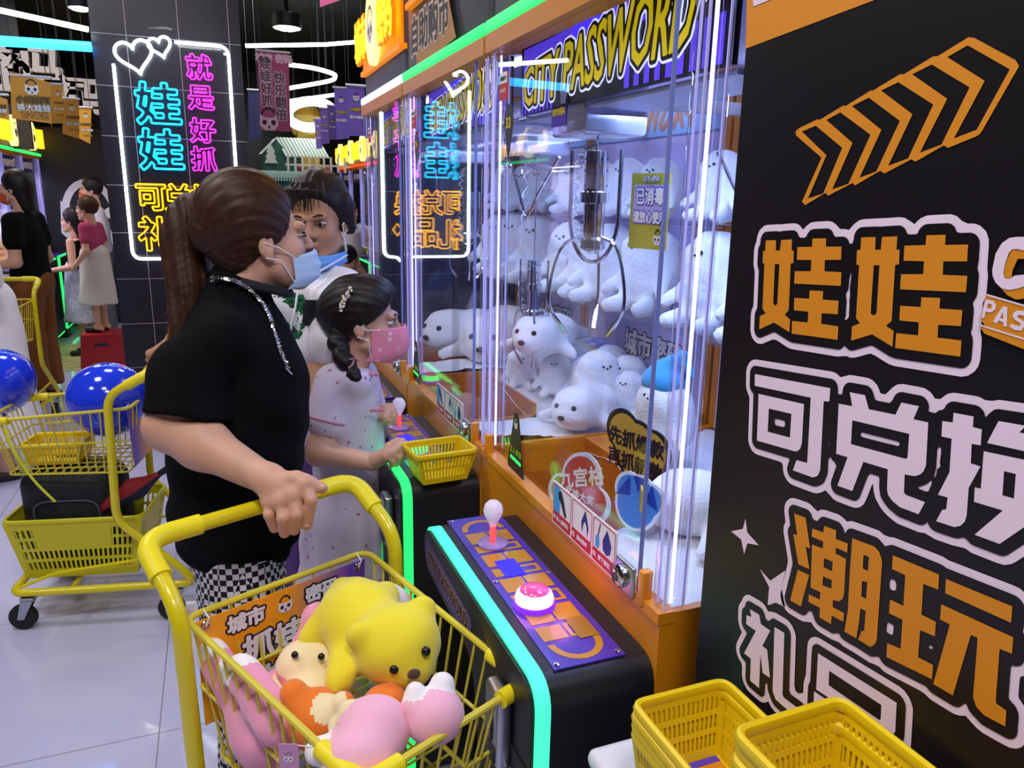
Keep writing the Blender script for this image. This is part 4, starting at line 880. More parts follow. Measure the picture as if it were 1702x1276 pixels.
big = seal('plush_seal', 'big white plush seal stretched on the fur under the yellow tag, at the near corner', 1.5, False, 1.35, tag=tagy); big.location = (.80, 1.115, .918); big.rotation_euler = (0, 0, math.radians(-118)); big.scale = (.9, .9, .8)
spot = seal('plush_seal', 'white plush seal with spots and a pink tag on the clear shelf', 1, True, 1.25, spots=True, tag=tagm); spot.location = (1.13, 2.30, 1.226); spot.rotation_euler = (0, 0, math.radians(-62))
capd = seal('plush_seal', 'white plush toy in a blue cap behind the gold board', 1, True, 1.45, cap=True); capd.scale = (.74,) * 3; capd.location = (.985, 1.47, .93); capd.rotation_euler = (0, 0, math.radians(-70))
gp = 'white plush toys in the claw machines'
for o in (lying, sitter, big, spot, capd): o['group'] = gp
P_ = lambda src, x, y, z, r, lab, sc=1.0, tilt=0: (lambda o: setattr(o, 'scale', (sc,) * 3))(dup(src, None, lab, (x, y, z), (tilt, 0, math.radians(r)), gp))
cap2 = dup(capd, None, 'white plush toy in a blue cap half hidden by the black sign', (1.12, 1.25, .93), (0, 0, math.radians(-95)), gp)
# the heap on the middle machine floor
heap = [(1.10, 1.83, -60, 1.0), (1.16, 1.94, -75, 1.15), (1.06, 2.03, -40, 1.05), (1.17, 2.07, -80, 1.2), (1.0, 2.14, -30, 1.0), (1.12, 2.20, -50, 1.1), (1.19, 2.29, -70, 1.15), (1.02, 2.30, -35, 1.05), (.93, 2.27, -20, .95), (1.10, 2.37, -60, 1.0)]
for i, (x, y, r, s) in enumerate(heap): P_(sitter, x, y, .915, r, 'white plush toy packed in the heap along the back of the middle machine', s * .74)
P_(lying, .895, 2.075, 1.06, -50, 'white plush seal hanging in the middle claw', 1.12)
# far machine
for i, (x, y, r, s) in enumerate([(.92, 2.58, -30, 1.6), (1.05, 2.72, -50, 1.7), (.84, 2.84, -60, 1.5), (1.1, 2.9, -60, 1.5)]): P_(lying, x, y, .925, r, 'large white plush seal lying on the fur of the farthest machine', s)
# upper and lower shelves
for i, (x, y, z, r, s, src) in enumerate([(1.14, 1.82, 1.226, -75, 1.5, sitter), (1.14, 2.04, 1.226, -70, 1.5, sitter), (1.13, 2.17, 1.226, -62, 1.0, spot),
        (1.14, 1.80, 1.486, -70, 1.0, sitter), (1.14, 1.98, 1.486, -60, 1.05, sitter), (1.14, 2.15, 1.486, -60, 1.05, sitter), (1.14, 2.33, 1.486, -55, 1.05, sitter)]):
    P_(src, x, y, z, r, 'white plush toy on the %s clear shelf of the middle machine' % ('lower' if z < 1.3 else 'upper'), s * .84)
for i, (x, y, z, r, s) in enumerate([(1.14, 2.60, 1.226, -55, 1.55), (1.13, 2.80, 1.226, -50, 1.6), (1.13, 3.0, 1.226, -45, 1.5), (1.14, 2.58, 1.486, -60, 1.05), (1.14, 2.77, 1.486, -50, 1.05), (1.14, 2.96, 1.486, -50, 1.05)]):
    P_(sitter, x, y, z, r, 'white plush toy on the %s clear shelf of the farthest machine' % ('lower' if z < 1.3 else 'upper'), s * .84)
for i, (x, y, z, r, s) in enumerate([(1.15, 1.05, 1.226, -90, 1.5), (1.15, 1.30, 1.226, -85, 1.5), (1.15, 1.53, 1.226, -80, 1.5), (1.15, 1.12, 1.486, -85, 1.05), (1.15, 1.33, 1.486, -80, 1.05), (1.15, 1.54, 1.486, -75, 1.05)]):
    P_(sitter, x, y, z, r, 'white plush toy on the %s clear shelf of the nearest machine' % ('lower' if z < 1.3 else 'upper'), s * .84)
# boards standing at the glass by the chute of the nearest machine
def board(name, label, c, rz, tilt, outline, rim, face, scale):
    t = thing(name, label, 'board', c, 0); t.rotation_euler = (tilt, 0, rz)
    T = Matrix.Rotation(PI / 2, 4, 'X')
    P = [(x * scale, y * scale) for x, y in outline]
    MB().prism(P, -.004, 0, T).build('card', rim, t, smooth=False)
    Q = [P[i] for i in range(len(P))]; m = MB(); cxy = np.mean(P, 0); L = grow([P], 0.0001)
    m.prism([(cxy[0] + (x - cxy[0]) * .88, cxy[1] + (y - cxy[1]) * .88) for x, y in P], 0, .0008, T); f = m.build('face', face, t, smooth=False)
    return t, T, f
def cloud(lobes, n=60):
    """outline of a row of round lobes"""
    loops = grow([[(cx - .01, cy - .01), (cx + .01, cy - .01), (cx + .01, cy + .01), (cx - .01, cy + .01)] for cx, cy, r in lobes[:1]], .02)
    A = []
    for k in range(n):
        t = 2 * PI * k / n; d = np.array([math.cos(t), math.sin(t)]); R = 0
        for cx, cy, r in lobes:
            b = d @ (cx, cy); q = b * b - (cx * cx + cy * cy - r * r)
            if q >= 0: R = max(R, b + math.sqrt(q))
        A.append(tuple(d * R))
    return A
rimw = mat('board rim', '#dfe6ff', .4)
rc, T, f = board('cloud_board', 'red cloud shaped board with a white rim inside the nearest machine, behind the instruction card', (.645, 1.245, .915), math.radians(-70), math.radians(-12), cloud([(0, .1, .62), (-.55, -.35, .42), (.6, -.35, .4)]), rimw, mat('board red', '#c23b44', .5), .085)
letters('board_lettering', '九宫格', T @ Matrix.Translation((0, .012, .001)) @ Matrix.Rotation(.35, 4, 'Z'), .04, [(.001, 0)], f, [paper]); letters('board_lettering', '小奖换大奖', T @ Matrix.Translation((-.005, -.025, .001)), .02, [(.0006, 0)], f, [paper]); 
rc.location.z = .985
bc, T, f = board('blue_board', 'blue and white round board beside the red cloud board', (.70, 1.12, .985), math.radians(-72), math.radians(-12), cloud([(0, 0, .75), (-.4, .3, .45), (.45, .2, .45)]), rimw, mat('board blue', '#4a8ae8', .5), .07)
m = MB()
for a0, w_ in ((.5, .5), (1.6, .35), (2.6, .5)): shape(m, [(.02 * math.cos(a0), .02 * math.sin(a0)), (.052 * math.cos(a0 - w_), .052 * math.sin(a0 - w_)), (.052 * math.cos(a0 + w_), .052 * math.sin(a0 + w_))], [], T, .0014)
m.build('board_pattern', mat('board navy', '#2340b8', .5), f, smooth=False)
gc_, T, f = board('gold_board', 'gold cloud shaped board with dark writing, in front of the capped plush toy', (.83, 1.345, 1.0), math.radians(-75), 0, cloud([(0, 0, .7), (-.45, .35, .5), (.5, .1, .5), (.1, -.4, .5)]), ink, mat('board gold', '#c9a544', .45), .10)
letters('board_lettering', '先抓爆款', T @ Matrix.Translation((0, .02, .001)), .042, [(.0015, 0)], f, [ink]); letters('board_lettering', '再抓新款', T @ Matrix.Translation((0, -.03, .001)), .042, [(.0015, 0)], f, [ink])
# disinfection card stuck on the sliding glass
dz = wthing('yellow_card', 'yellow card about disinfection hanging inside the nearest machine', 'card', onx(1080, 352, .79))
pts = [(1052, 288), (1116, 287), (1107, 417), (1045, 411)]
cd = pq('card', pts, .79, mat('card yellow', '#b9b428', .5), dz)
c = onx(1081, 345, .79); TC = FX(.788)
pq('window', [(1055, 307), (1113, 307), (1108, 368), (1051, 367)], .7885, mat('card window', '#b7b0e8', .4), dz, .0006)
letters('card_lettering', '已消毒', TC @ Matrix.Translation((-c.y, c.z + .022, 0)), .034, [(.0035, 0), (.0012, 1)], dz, [purple, paper]); letters('card_lettering', '请放心使用', TC @ Matrix.Translation((-c.y, c.z - .018, 0)), .024, [(.003, 0), (.001, 1)], dz, [purple, paper])
m = MB(); c2 = onx(1094, 396, .79); headphone_emblem(m, (-c2.y, c2.z), .018, TC, 0, 1, .0004); c3 = onx(1085, 297, .79); headphone_emblem(m, (-c3.y, c3.z), .006, TC, 0, 1, .0004); m.build('card_emblem', [paper, ink], dz, smooth=False)
letters('card_small_lettering', '城市  密码', TC @ Matrix.Translation((-c3.y, c3.z, 0)), .013, [(.001, 0), (.0002, 1)], dz, [ink, paper])
# ---------------------------------------------------------------- people
def D(px, py, d):
    """the point of the photo at camera depth d"""
    v = np.array([(px - 851) / FPX, (py - 638) / FPX, 1.0]) * d; return Vector(ROT @ v) + Vector((0, 0, EYE))
skin = mat('skin', '#d3a087', .5, sss=.12, bump=.15, bscale=220); skin2 = mat('tan skin', '#bd8a6c', .52, sss=.1, bump=.2, bscale=180); skin3 = mat('child skin', '#cfa08c', .5, sss=.12)
hair_b = mat('brown hair', '#3a2116', .5, spec=.3, vary=.35, vscale=60); hair_k = mat('black hair', '#1a1418', .48, spec=.35, vary=.3, vscale=60)
lipm = mat('lips', '#b5685f', .45); white_e = mat('eye white', '#cfc6c4', .3); iris = mat('iris', '#1c120e', .15); brow_m = mat('brow hair', '#2a1d19', .7)
maskb = mat('blue mask', '#b9d2f2', .75, bump=.2, bscale=300); black_t = mat('black cotton', '#08080c', .9, bump=.3, bscale=300, spec=.15)
class Head:
    def __init__(s, C, F, pitch=0., roll=0., sc=1.):
        f = Vector((F[0], F[1], 0)).normalized(); u = Vector((0, 0, 1)); l = u.cross(f)
        R = Matrix.Rotation(-pitch, 3, l); f = R @ f; u = R @ u; R = Matrix.Rotation(roll, 3, f); u = R @ u; l = R @ l
        s.C = Vector(C); s.M = np.array([f, l, u]).T; s.f, s.l, s.u, s.s = f, l, u, sc
    def P(s, a, b, c): return s.C + (s.f * a + s.l * b + s.u * c) * s.s
    def E(s, S, c, r, k=.012, op='+'): S.ell(s.P(*c), [x * s.s for x in r], s.M, k * s.s, op)
    def K(s, S, a, b, r, r2=None, k=.012): S.cone(s.P(*a), s.P(*b), r * s.s, (r if r2 is None else r2) * s.s, k * s.s)
    def prims(s, S, neck_to=None, neck_r=.052):
        s.E(S, (-.014, 0, .045), (.093, .074, .086)); s.E(S, (.028, 0, -.03), (.066, .054, .084), .03)
        for y in (-1, 1):
            s.K(S, (.012, y * .047, -.058), (.066, y * .014, -.098), .020, .017, .02); s.E(S, (.056, y * .034, -.026), (.022, .021, .022), .025)
            s.K(S, (.083, y * .042, .026), (.094, y * .012, .024), .010, .010, .012)
        s.E(S, (.076, 0, -.098), (.019, .022, .018), .02)
        for y in (-1, 1): s.E(S, (.100, y * .031, .006), (.016, .019, .011), .010, '-')
        s.K(S, (.091, 0, .016), (.1075, 0, -.02), .008, .0105, .010)
        for y in (-1, 1): s.E(S, (.100, y * .013, -.024), (.011, .008, .008), .006)
        s.E(S, (.096, 0, -.050), (.010, .021, .0055), .005); s.E(S, (.094, 0, -.063), (.010, .018, .007), .005); s.E(S, (.108, 0, -.0565), (.006, .02, .0018), .003, '-')
        for y in (-1, 1):
            s.E(S, (-.006, y * .073, -.004), (.018, .009, .031), .004); s.E(S, (.0, y * .082, .002), (.009, .006, .018), .003, '-'); s.E(S, (-.002, y * .072, -.031), (.009, .007, .010), .004)
        if neck_to is not None: S.cone(s.P(-.018, 0, -.05), neck_to, neck_r * s.s, neck_r * 1.08 * s.s, .02)
    def features(s, body, open_=.8, look=0.):
        for y in (-1, 1):
            MB().ball((0, 0, 0), 1, 14, T=Matrix.Translation(s.P(.082, y * .031, .006)) @ Matrix(s.M.tolist()).to_4x4() @ Matrix.Diagonal((.0135 * s.s, .0145 * s.s, .0115 * s.s * open_, 1))).build('eye', white_e, body)
            MB().ball((0, 0, 0), 1, 12, T=Matrix.Translation(s.P(.0912, y * .031 + look, .0055)) @ Matrix(s.M.tolist()).to_4x4() @ Matrix.Diagonal((.0052 * s.s, .0062 * s.s, .0064 * s.s, 1))).build('iris', iris, body)
            MB().tube([s.P(.089, y * .016, .011 * open_), s.P(.0955, y * .03, .0165 * open_), s.P(.088, y * .047, .010 * open_)], [.001 * s.s, .0018 * s.s, .001 * s.s], 6).build('eyelash', iris, body)
            MB().tube([s.P(.1005, y * .014, .027), s.P(.0985, y * .032, .033), s.P(.083, y * .052, .027)], [.0022 * s.s, .0030 * s.s, .0012 * s.s], 6).build('eyebrow', brow_m, body)
    def hair(s, name, m, body, grow_=(.106, .088, .103), cuts=(), extra=None, vox=.006, amp=.0022, freq=150, c=(-.02, 0, .046)):
        S = Soft(); s.E(S, c, grow_)
        if extra: extra(S)
        for p, n in cuts: S.plane(s.P(*p), s.M @ np.array(n), .012)
        rs = np.random.RandomState(3); Cc = np.array(s.C)
        def disp(G):
            q = (G - Cc) @ s.M
            a = np.arctan2(q[..., 1], q[..., 2] + .04)
            return amp * (np.sin(a * 42 + q[..., 0] * 30) + .6 * np.sin(a * 71 + q[..., 0] * -18 + 1)) * .6
        return soft(name, [(S, vox, disp)], m, body)
    def mask(s, name, m, body, top=-.03, bot=-.12, out=.125, wid=.062, back=.045, pleats=3, pm=None):
        V = []; F = []; nu, nv = 21, 17
        for side in (0, 1):
            for j in range(nv):
                v = j / (nv - 1)
                for i in range(nu):
                    u = 2 * i / (nu - 1) - 1
                    bulge = math.sin(PI * min(1, v * .9 + .12)) ** .6
                    f = back + (out - back) * (1 - abs(u) ** 3.0) * (.72 + .28 * bulge) + .0022 * math.sin(v * pleats * 2 * PI) * (1 - u * u)
                    if v > .7: f -= .022 * ((v - .7) / .3) ** 1.5
                    V.append(s.P(f - side * .0025, wid * u * (1 - .12 * v), top * (1 - v) + bot * v - .012 * abs(u) * (1 - 2 * v) * .8))
        n = nu * nv
        for side in (0, 1):
            for j in range(nv - 1):
                for i in range(nu - 1):
                    q = (side * n + j * nu + i, side * n + j * nu + i + 1, side * n + (j + 1) * nu + i + 1, side * n + (j + 1) * nu + i); F.append(q if side else q[::-1])
        e = [i for i in range(nu)] + [j * nu + nu - 1 for j in range(1, nv)] + [(nv - 1) * nu + i for i in range(nu - 2, -1, -1)] + [j * nu for j in range(nv - 2, 0, -1)]
        for a, b in zip(e, e[1:] + e[:1]): F.append((a, b, b + n, a + n))
        o = mesh_obj(name, [tuple(v) for v in V], F, pm or m, body)
        for y in (-1, 1):
            loops = MB()
            for v in (0, 1):
                j = (nv - 1) * v if v == 0 else int((nv - 1) * .85); i = 0 if y < 0 else nu - 1; p = V[j * nu + i]
                loops.tube([p, s.P(.02, y * .073, -.012 if v == 0 else -.04), s.P(-.012, y * .080, .004 if v == 0 else -.030)], .0016 * s.s, 6)
            loops.build('ear_loop', mat('ear loop', '#ecebf2', .6), o)
        return o
def hand(S, wrist, knuckles, chains, thumb, r=.0098, palm=.016):
    """palm plus five separate fingers; knuckles: four points, chains: rest of each finger"""
    W = Vector(wrist)
    for k in knuckles: S.cone(W, k, palm * 1.15, palm * .82, .012)
    for a, b in zip(knuckles, knuckles[1:]): S.cone(a, b, palm * .82, palm * .82, .01)
    for i, (k, ch) in enumerate(zip(knuckles, chains)):
        rr = r * (1, 1.05, 1.02, .88)[i]; pts = [Vector(k)] + [Vector(c) for c in ch]; S.chain(pts, [rr * 1.12] + [rr * (1 - .12 * j) for j in range(len(ch))], .002)
    pts = [W.lerp(Vector(knuckles[0]), .35)] + [Vector(t) for t in thumb]; S.chain(pts, [r * 1.5] + [r * (1.25 - .16 * j) for j in range(len(thumb))], .004)
def hit(S, px, py, d0, d1, lift=.0):
    """first point of a soft shape seen at a place of the photo"""
    o = np.array([0, 0, EYE]); r = ROT @ np.array([(px - 851) / FPX, (py - 638) / FPX, 1.0]); P = o + np.linspace(d0, d1, 400)[:, None] * r; d = S.eval(P[:, None, None, :])[:, 0, 0]
    i = int(np.argmax(d < lift)); return Vector(P[i]) if d[i] < lift else D(px, py, (d0 + d1) / 2)
def person(label): return wthing('person', label, 'person', (0, 0, 0))

# --- woman in black at the near cart
wp_ = wthing('person', 'woman in a black T-shirt with a long brown ponytail, hand on the near cart', 'person', (.02, 1.70, 0))
hw = Head((.092, 1.70, 1.432), (1, .17), pitch=.12, sc=.95)
nb = Vector((.03, 1.70, 1.30))
elb = D(283, 708, 1.475); wri = D(440, 795, 1.405); shl = Vector((-.01, 1.545, 1.235))
S1 = Soft(); hw.prims(S1, nb, .050)
S2 = Soft(); S2.chain([Vector((.0, 1.60, 1.215)), shl.lerp(elb, .55), elb, elb.lerp(wri, .35), wri], [.04, .045, .046, .046, .029], .03)
S2b = Soft(); k_ = [D(506, 803, 1.372), D(489, 822, 1.368), D(469, 832, 1.370), D(450, 833, 1.378)]
hand(S2b, D(447, 797, 1.392), k_, [[D(517, 830, 1.362), D(510, 872, 1.385)], [D(493, 854, 1.358), D(489, 880, 1.382)], [D(471, 860, 1.358), D(473, 885, 1.384)], [D(447, 855, 1.366), D(456, 878, 1.388)]], [D(492, 795, 1.372), D(516, 804, 1.375), D(535, 811, 1.38)], r=.0118, palm=.0195)
S2b.cone(elb.lerp(wri, .7), D(447, 797, 1.395), .034, .026, .02)
S3 = Soft()
pel = Vector((.0, 1.70, .80)); S3.ell(pel + Vector((0, 0, .05)), (.11, .16, .13)); S3.ell((.03, 1.70, 1.1), (.10, .15, .2), k=.05)
for y in (-.085, .085): S3.chain([pel + Vector((0, y, -.02)), pel + Vector((.02, y, -.38)), pel + Vector((.0, y, -.73))], [.085, .058, .042], .03); S3.cone(pel + Vector((-.01, y, -.765)), pel + Vector((.16, y, -.775)), .032, .024)
S3.chain([(.02, 1.86, 1.24), (-.01, 1.92, .98), (.05, 1.93, .80)], [.05, .042, .03], .02)
S3b = Soft(); q0 = Vector((.055, 1.93, .785))
hand(S3b, q0, [q0 + Vector((x, 0, -.07)) for x in (.03, .01, -.01, -.028)], [[q0 + Vector((x, -.004, -.10)), q0 + Vector((x * .9, -.012, -.125))] for x in (.031, .010, -.011, -.029)], [q0 + Vector((.035, 0, -.03)), q0 + Vector((.042, -.006, -.06))], r=.009, palm=.015)
bw_ = soft('body', [(S1, .0042), (S2, .007), (S2b, .0036), (S3, .012), (S3b, .006)], skin, wp_)
hw.features(bw_, .14)
MB().ball((0, 0, 0), 1, 12, T=Matrix.Translation(hw.P(.101, 0, -.056)) @ Matrix(hw.M.tolist()).to_4x4() @ Matrix.Diagonal((.006, .019, .006, 1))).build('lips', lipm, bw_)
# nails
nl = MB()
for p, q in ((D(510, 872, 1.375), .006), (D(489, 880, 1.372), .006), (D(473, 885, 1.374), .006), (D(456, 878, 1.380), .005), (D(536, 810, 1.368), .006)): nl.ball(p, (q * .9, q * .5, q), 8)
nl.build('fingernails', mat('nail', '#e2b5a2', .3), bw_)
def wh(S):
    hw.E(S, (-.03, 0, .078), (.092, .082, .084), .03); hw.K(S, (-.09, 0, .04), (-.122, 0, .042), .03, .022, .03); hw.K(S, (-.05, 0, -.04), (-.10, 0, .02), .045, .035, .03)
hw.hair('hair', hair_b, wp_, (.103, .085, .100), cuts=[((.066, 0, .05), (1, 0, -.42)), ((.0, 0, -.022), (.62, 0, -1))], extra=wh, vox=.005)
pt = [D(345, 352, 1.60), D(322, 354, 1.60), D(308, 392, 1.60), D(312, 440, 1.60), D(314, 490, 1.59), D(303, 550, 1.58), D(292, 622, 1.57)]
sp_ = spline(pt, 6); PT = Soft(); rad = np.interp(np.linspace(0, 1, len(sp_)), [0, .1, .3, .55, .8, 1], [.021, .034, .043, .040, .026, .006])
PT.chain(sp_, list(rad), .015)
def pdisp(G): return .0028 * (np.sin(G[..., 0] * 230 + G[..., 2] * 16) + .7 * np.sin(G[..., 0] * 350 - G[..., 2] * 22 + G[..., 1] * 120)) * .7
pony = soft('ponytail', [(PT, .0055, pdisp)], hair_b, wp_)
st = MB()
for i in range(190):
    a = random.uniform(0, 2 * PI); rr = random.uniform(.75, 1.1); q = []
    L = random.randint(int(len(sp_) * .75), len(sp_))
    for j in range(0, L, 2):
        u = j / (len(sp_) - 1); w = rad[j] * rr * (1 if u < .85 else 1.2)
        q.append(sp_[j] + Vector((math.cos(a) * w * .92 + .006 * math.sin(u * 5 + i), math.sin(a) * w * .92, random.uniform(-.004, .004))))
    q.append(q[-1] + Vector((random.uniform(-.02, .012), random.uniform(-.01, .01), -random.uniform(.02, .05))))
    st.tube(spline(q, 2), [.0014] * (len(q) * 2 - 3) + [.001, .0004], 4)
st.build('loose_strands', mat('hair strand', '#6e4429', .45), pony, smooth=True)
ti = D(346, 352, 1.60); MB().tube([ti + Vector((.004 * math.cos(2 * t), .027 * math.cos(t), .029 * math.sin(t))) for t in [2 * PI * i / 24 for i in range(24)]], .006, 8, closed=True).build('hair_tie', mat('hair tie', '#5a3a2a', .5), pony)
# T-shirt
T_ = Soft(); T_.ell((.035, 1.70, 1.12), (.135, .175, .21)); T_.ell((.015, 1.70, .93), (.135, .17, .26), k=.08); T_.rbox((.005, 1.70, .82), (.125, .165, .10), .09, k=.06)
T_.cone((.01, 1.575, 1.242), (.01, 1.825, 1.242), .058, .058, .05); T_.ell((.085, 1.64, 1.13), (.075, .075, .08), k=.06); T_.ell((.085, 1.76, 1.13), (.075, .075, .08), k=.06)
T_.cone((.022, 1.70, 1.29), (.036, 1.70, 1.335), .072, .064, .03)
SL = Soft(); slv = [Vector((.0, 1.575, 1.232)), D(328, 620, 1.50), D(318, 700, 1.48)]; SL.chain(slv, [.066, .076, .086], .04); SL.plane(D(318, 692, 1.48), D(300, 712, 1.48) - D(322, 600, 1.49))
T_.chain([(.01, 1.84, 1.23), (-.005, 1.90, 1.08)], [.075, .085], .04)
T_.plane((0, 0, .725), (0, 0, -1)); T_.plane(hw.P(-.005, 0, -.092), (.42, 0, 1))
teef = (lambda G: wobble(.0055, 15, 8, (1, 1, .8))(G) + .004 * np.sin(G[..., 0] * 50 + G[..., 2] * 75 + 3 * np.sin(G[..., 2] * 9)) * np.clip((1.25 - G[..., 2]) * 3, 0, 1))
tee = soft('t_shirt', [(T_, .0075, teef), (SL, .0075, teef)], black_t, wp_)
MB().tube([hw.P(-.02 + .066 * math.cos(t), .062 * math.sin(t), -.096 - .028 * math.cos(t)) for t in [2 * PI * i / 40 for i in range(40)]], .006, 8, closed=True, flat=1.6).build('collar', mat('collar rib', '#101017', .8), tee)
# checked trousers
ck = mat('checked cotton', '#0f0f14', .85)
nt = ck.node_tree; _b = nt.nodes['Principled BSDF']; _t = nt.nodes.new('ShaderNodeTexCoord'); _c = nt.nodes.new('ShaderNodeTexChecker'); _c.inputs['Scale'].default_value = 78; _c.inputs[1].default_value = (*lin('#101015'), 1); _c.inputs[2].default_value = (*lin('#d9d6de'), 1)
nt.links.new(_t.outputs['Object'], _c.inputs['Vector']); nt.links.new(_c.outputs['Color'], _b.inputs['Base Color'])
Q_ = Soft(); Q_.ell(pel + Vector((0, 0, .0)), (.118, .165, .13))
for y in (-.085, .085): Q_.chain([pel + Vector((0, y, -.05)), pel + Vector((.02, y, -.38)), pel + Vector((0, y, -.70))], [.095, .082, .078], .03)
Q_.plane((0, 0, .085), (0, 0, -1)); soft('trousers', [(Q_, .011, wobble(.004, 18, 4))], ck, wp_)
for y in (-.085, .085): MB().rbox((-.075, -.045, 0), (.185, .045, .06), .03, T=Matrix.Translation((pel.x + .02, pel.y + y, 0))).build('shoe', mat('shoe white', '#dcdae0', .5), wp_)
# chain strap: two strands of twisted metal
cpts = spline([hw.P(-.075, -.03, -.118)] + [hit(T_, px, py, 1.3, 1.9, .0045) for px, py in ((352, 464), (372, 463), (395, 468), (416, 481), (434, 500), (448, 522), (456, 548), (466, 580), (480, 615))] + [Vector((.175, 1.74, 1.02)), Vector((.15, 1.86, .90))], 16); ch = MB()
for ph in (0, PI):
    ch.tube([p + Vector((.0028 * math.cos(i * 1.1 + ph), .002 * math.sin(i * 1.1 + ph), .0028 * math.sin(i * 1.1 + ph))) for i, p in enumerate(cpts)], .0024, 5)
ch.build('chain_strap', mat('chain silver', '#e6e4ea', .2, metal=1.), wp_)
hw.mask('face_mask', maskb, wp_, top=-.028, bot=-.118, out=.124, wid=.058, back=.052)

# --- older woman behind
op = wthing('person', 'older woman in a white T-shirt with a green print, blue mask under her chin', 'person', (.26, 2.28, 0))
ho = Head(D(531, 366, 2.14), (-.42, -.9), pitch=-.17, roll=.05, sc=.98)
on = Vector((.27, 2.25, 1.335)); S1 = Soft(); ho.prims(S1, on, .05)
osl = D(566, 492, 2.11); oel = D(535, 625, 2.08); owr = D(488, 715, 1.98)
osr = Vector((.10, 2.33, 1.285)); oer = Vector((-.06, 2.60, 1.07)); hr = D(266, 592, 2.62)
S2 = Soft(); S2.chain([osl, oel, owr], [.046, .042, .028], .02)
S2b = Soft(); dv = (owr - oel).normalized(); sd = Vector((.0, .3, 1)).cross(dv).normalized()
hand(S2b, owr + dv * .01, [owr + dv * .085 + sd * t for t in (-.027, -.009, .009, .027)], [[owr + dv * .115 + sd * t, owr + dv * .14 + sd * t + Vector((0, 0, -.015))] for t in (-.029, -.010, .010, .029)], [owr + dv * .05 - sd * .035, owr + dv * .08 - sd * .045], r=.009, palm=.015)
S2.chain([osr, oer, hr + Vector((.05, -.02, .06))], [.046, .042, .030], .02)
S2c = Soft(); hk = [hr + Vector((-.005 + .018 * t, .005 * t, .012)) for t in (1.6, .6, -.4, -1.4)]
hand(S2c, hr + Vector((.045, -.03, .055)), hk, [[k + Vector((-.01, .01, -.024)), k + Vector((.006, .012, -.045))] for k in hk], [hr + Vector((.045, -.035, .02)), hr + Vector((.035, -.04, -.008))], r=.0092, palm=.016)
S3 = Soft(); op0 = Vector((.25, 2.30, .80)); S3.ell(op0 + Vector((0, 0, .04)), (.16, .12, .13)); S3.ell((.25, 2.29, 1.1), (.14, .10, .2), k=.05)
for x in (-.085, .085): S3.chain([op0 + Vector((x, 0, -.02)), op0 + Vector((x, -.01, -.38)), op0 + Vector((x, 0, -.73))], [.085, .058, .042], .03); S3.cone(op0 + Vector((x, .02, -.765)), op0 + Vector((x - .03, -.15, -.775)), .032, .024)
ob = soft('body', [(S1, .0048), (S2, .008), (S2b, .0055), (S2c, .0045), (S3, .014)], skin2, op)
ho.features(ob, .5, .0)
MB().ball((0, 0, 0), 1, 12, T=Matrix.Translation(ho.P(.100, 0, -.0565)) @ Matrix(ho.M.tolist()).to_4x4() @ Matrix.Diagonal((.007, .021, .0075, 1))).build('lips', lipm, ob)
MB().ball((0, 0, 0), 1, 12, T=Matrix.Translation(ho.P(.1065, 0, -.0572)) @ Matrix(ho.M.tolist()).to_4x4() @ Matrix.Diagonal((.004, .014, .0026, 1))).build('mouth', mat('mouth dark', '#4a2420', .6), ob)
def ohx(S):
    for y in (-1, 1): ho.K(S, (.0, y * .078, .05), (-.02, y * .078, -.03), .028, .022, .02)
    ho.K(S, (.07, -.05, .088), (.088, .03, .082), .022, .02, .02)
ho.hair('hair', hair_k, op, (.107, .09, .10), cuts=[((.078, 0, .082), (1, 0, -.75)), ((0, 0, -.05), (.15, 0, -1))], extra=ohx)
fr = MB()
for i in range(26):
    y = random.uniform(-.06, .06); fr.tube([ho.P(.06, y * .8, .118), ho.P(.098, y, .09), ho.P(.104 - abs(y) * .25, y * 1.1 + random.uniform(-.012, .012), random.uniform(.04, .062))], [.0022, .0018, .0006], 4)
fr.build('fringe', hair_k, ob)
whs = mat('white cotton', '#e6e3ee', .85, bump=.25, bscale=250, sheen=.1)
T_ = Soft(); T_.ell((.255, 2.27, 1.13), (.18, .125, .20)); T_.ell((.25, 2.29, .92), (.17, .135, .24), k=.08); T_.cone(osr + Vector((0, 0, -.02)), osl + Vector((-.02, 0, -.005)), .065, .065, .05); T_.cone((.265, 2.26, 1.29), (.268, 2.25, 1.345), .075, .064, .03)
T_.chain([osl, oel.lerp(osl, .42)], [.075, .078], .035); T_.chain([osr, osr.lerp(oer, .5)], [.075, .08], .035)
T_.plane((0, 0, .74), (0, 0, -1)); T_.plane((.262, 2.25, 1.348), (-.25, -.45, 1))
ot = soft('t_shirt', [(T_, .009, lambda G: wobble(.006, 15, 21)(G) + .003 * np.sin(G[..., 0] * 40 + G[..., 2] * 60))], whs, op)
pc = onx; front = lambda px, py, dd: D(px, py, dd)
m = MB(); rs = np.random.RandomState(9)
# green print: a raised patch of small leaf flecks on the chest
gm = mat('shirt green', '#0c6a40', .8); gk = mat('print black', '#1c2420', .7)
def chest(px, py):
    o = np.array([0, 0, EYE]); r = np.array(ray(px, py)); r = r / np.linalg.norm(r); ts = np.linspace(1.9, 2.5, 240); P = o + ts[:, None] * r; d = T_.eval(P[:, None, None, :])[:, 0, 0]
    i = np.argmax(d < .002); return Vector(P[i]) if d[i] < .002 else None
for i in range(420):
    px = rs.uniform(442, 512); py = rs.uniform(486, 566); q = ((px - 478) / 36) ** 2 + ((py - 525) / 42) ** 2
    if q > 1 or (abs((py - 530) - (px - 478) * .5) < 7 and rs.rand() < .8): continue
    p = chest(px, py)
    if p is not None: m.ball(p, (.0085 * rs.uniform(.6, 1.3), .003, .007 * rs.uniform(.6, 1.3)), 6, mi=0 if rs.rand() < .88 else 1)
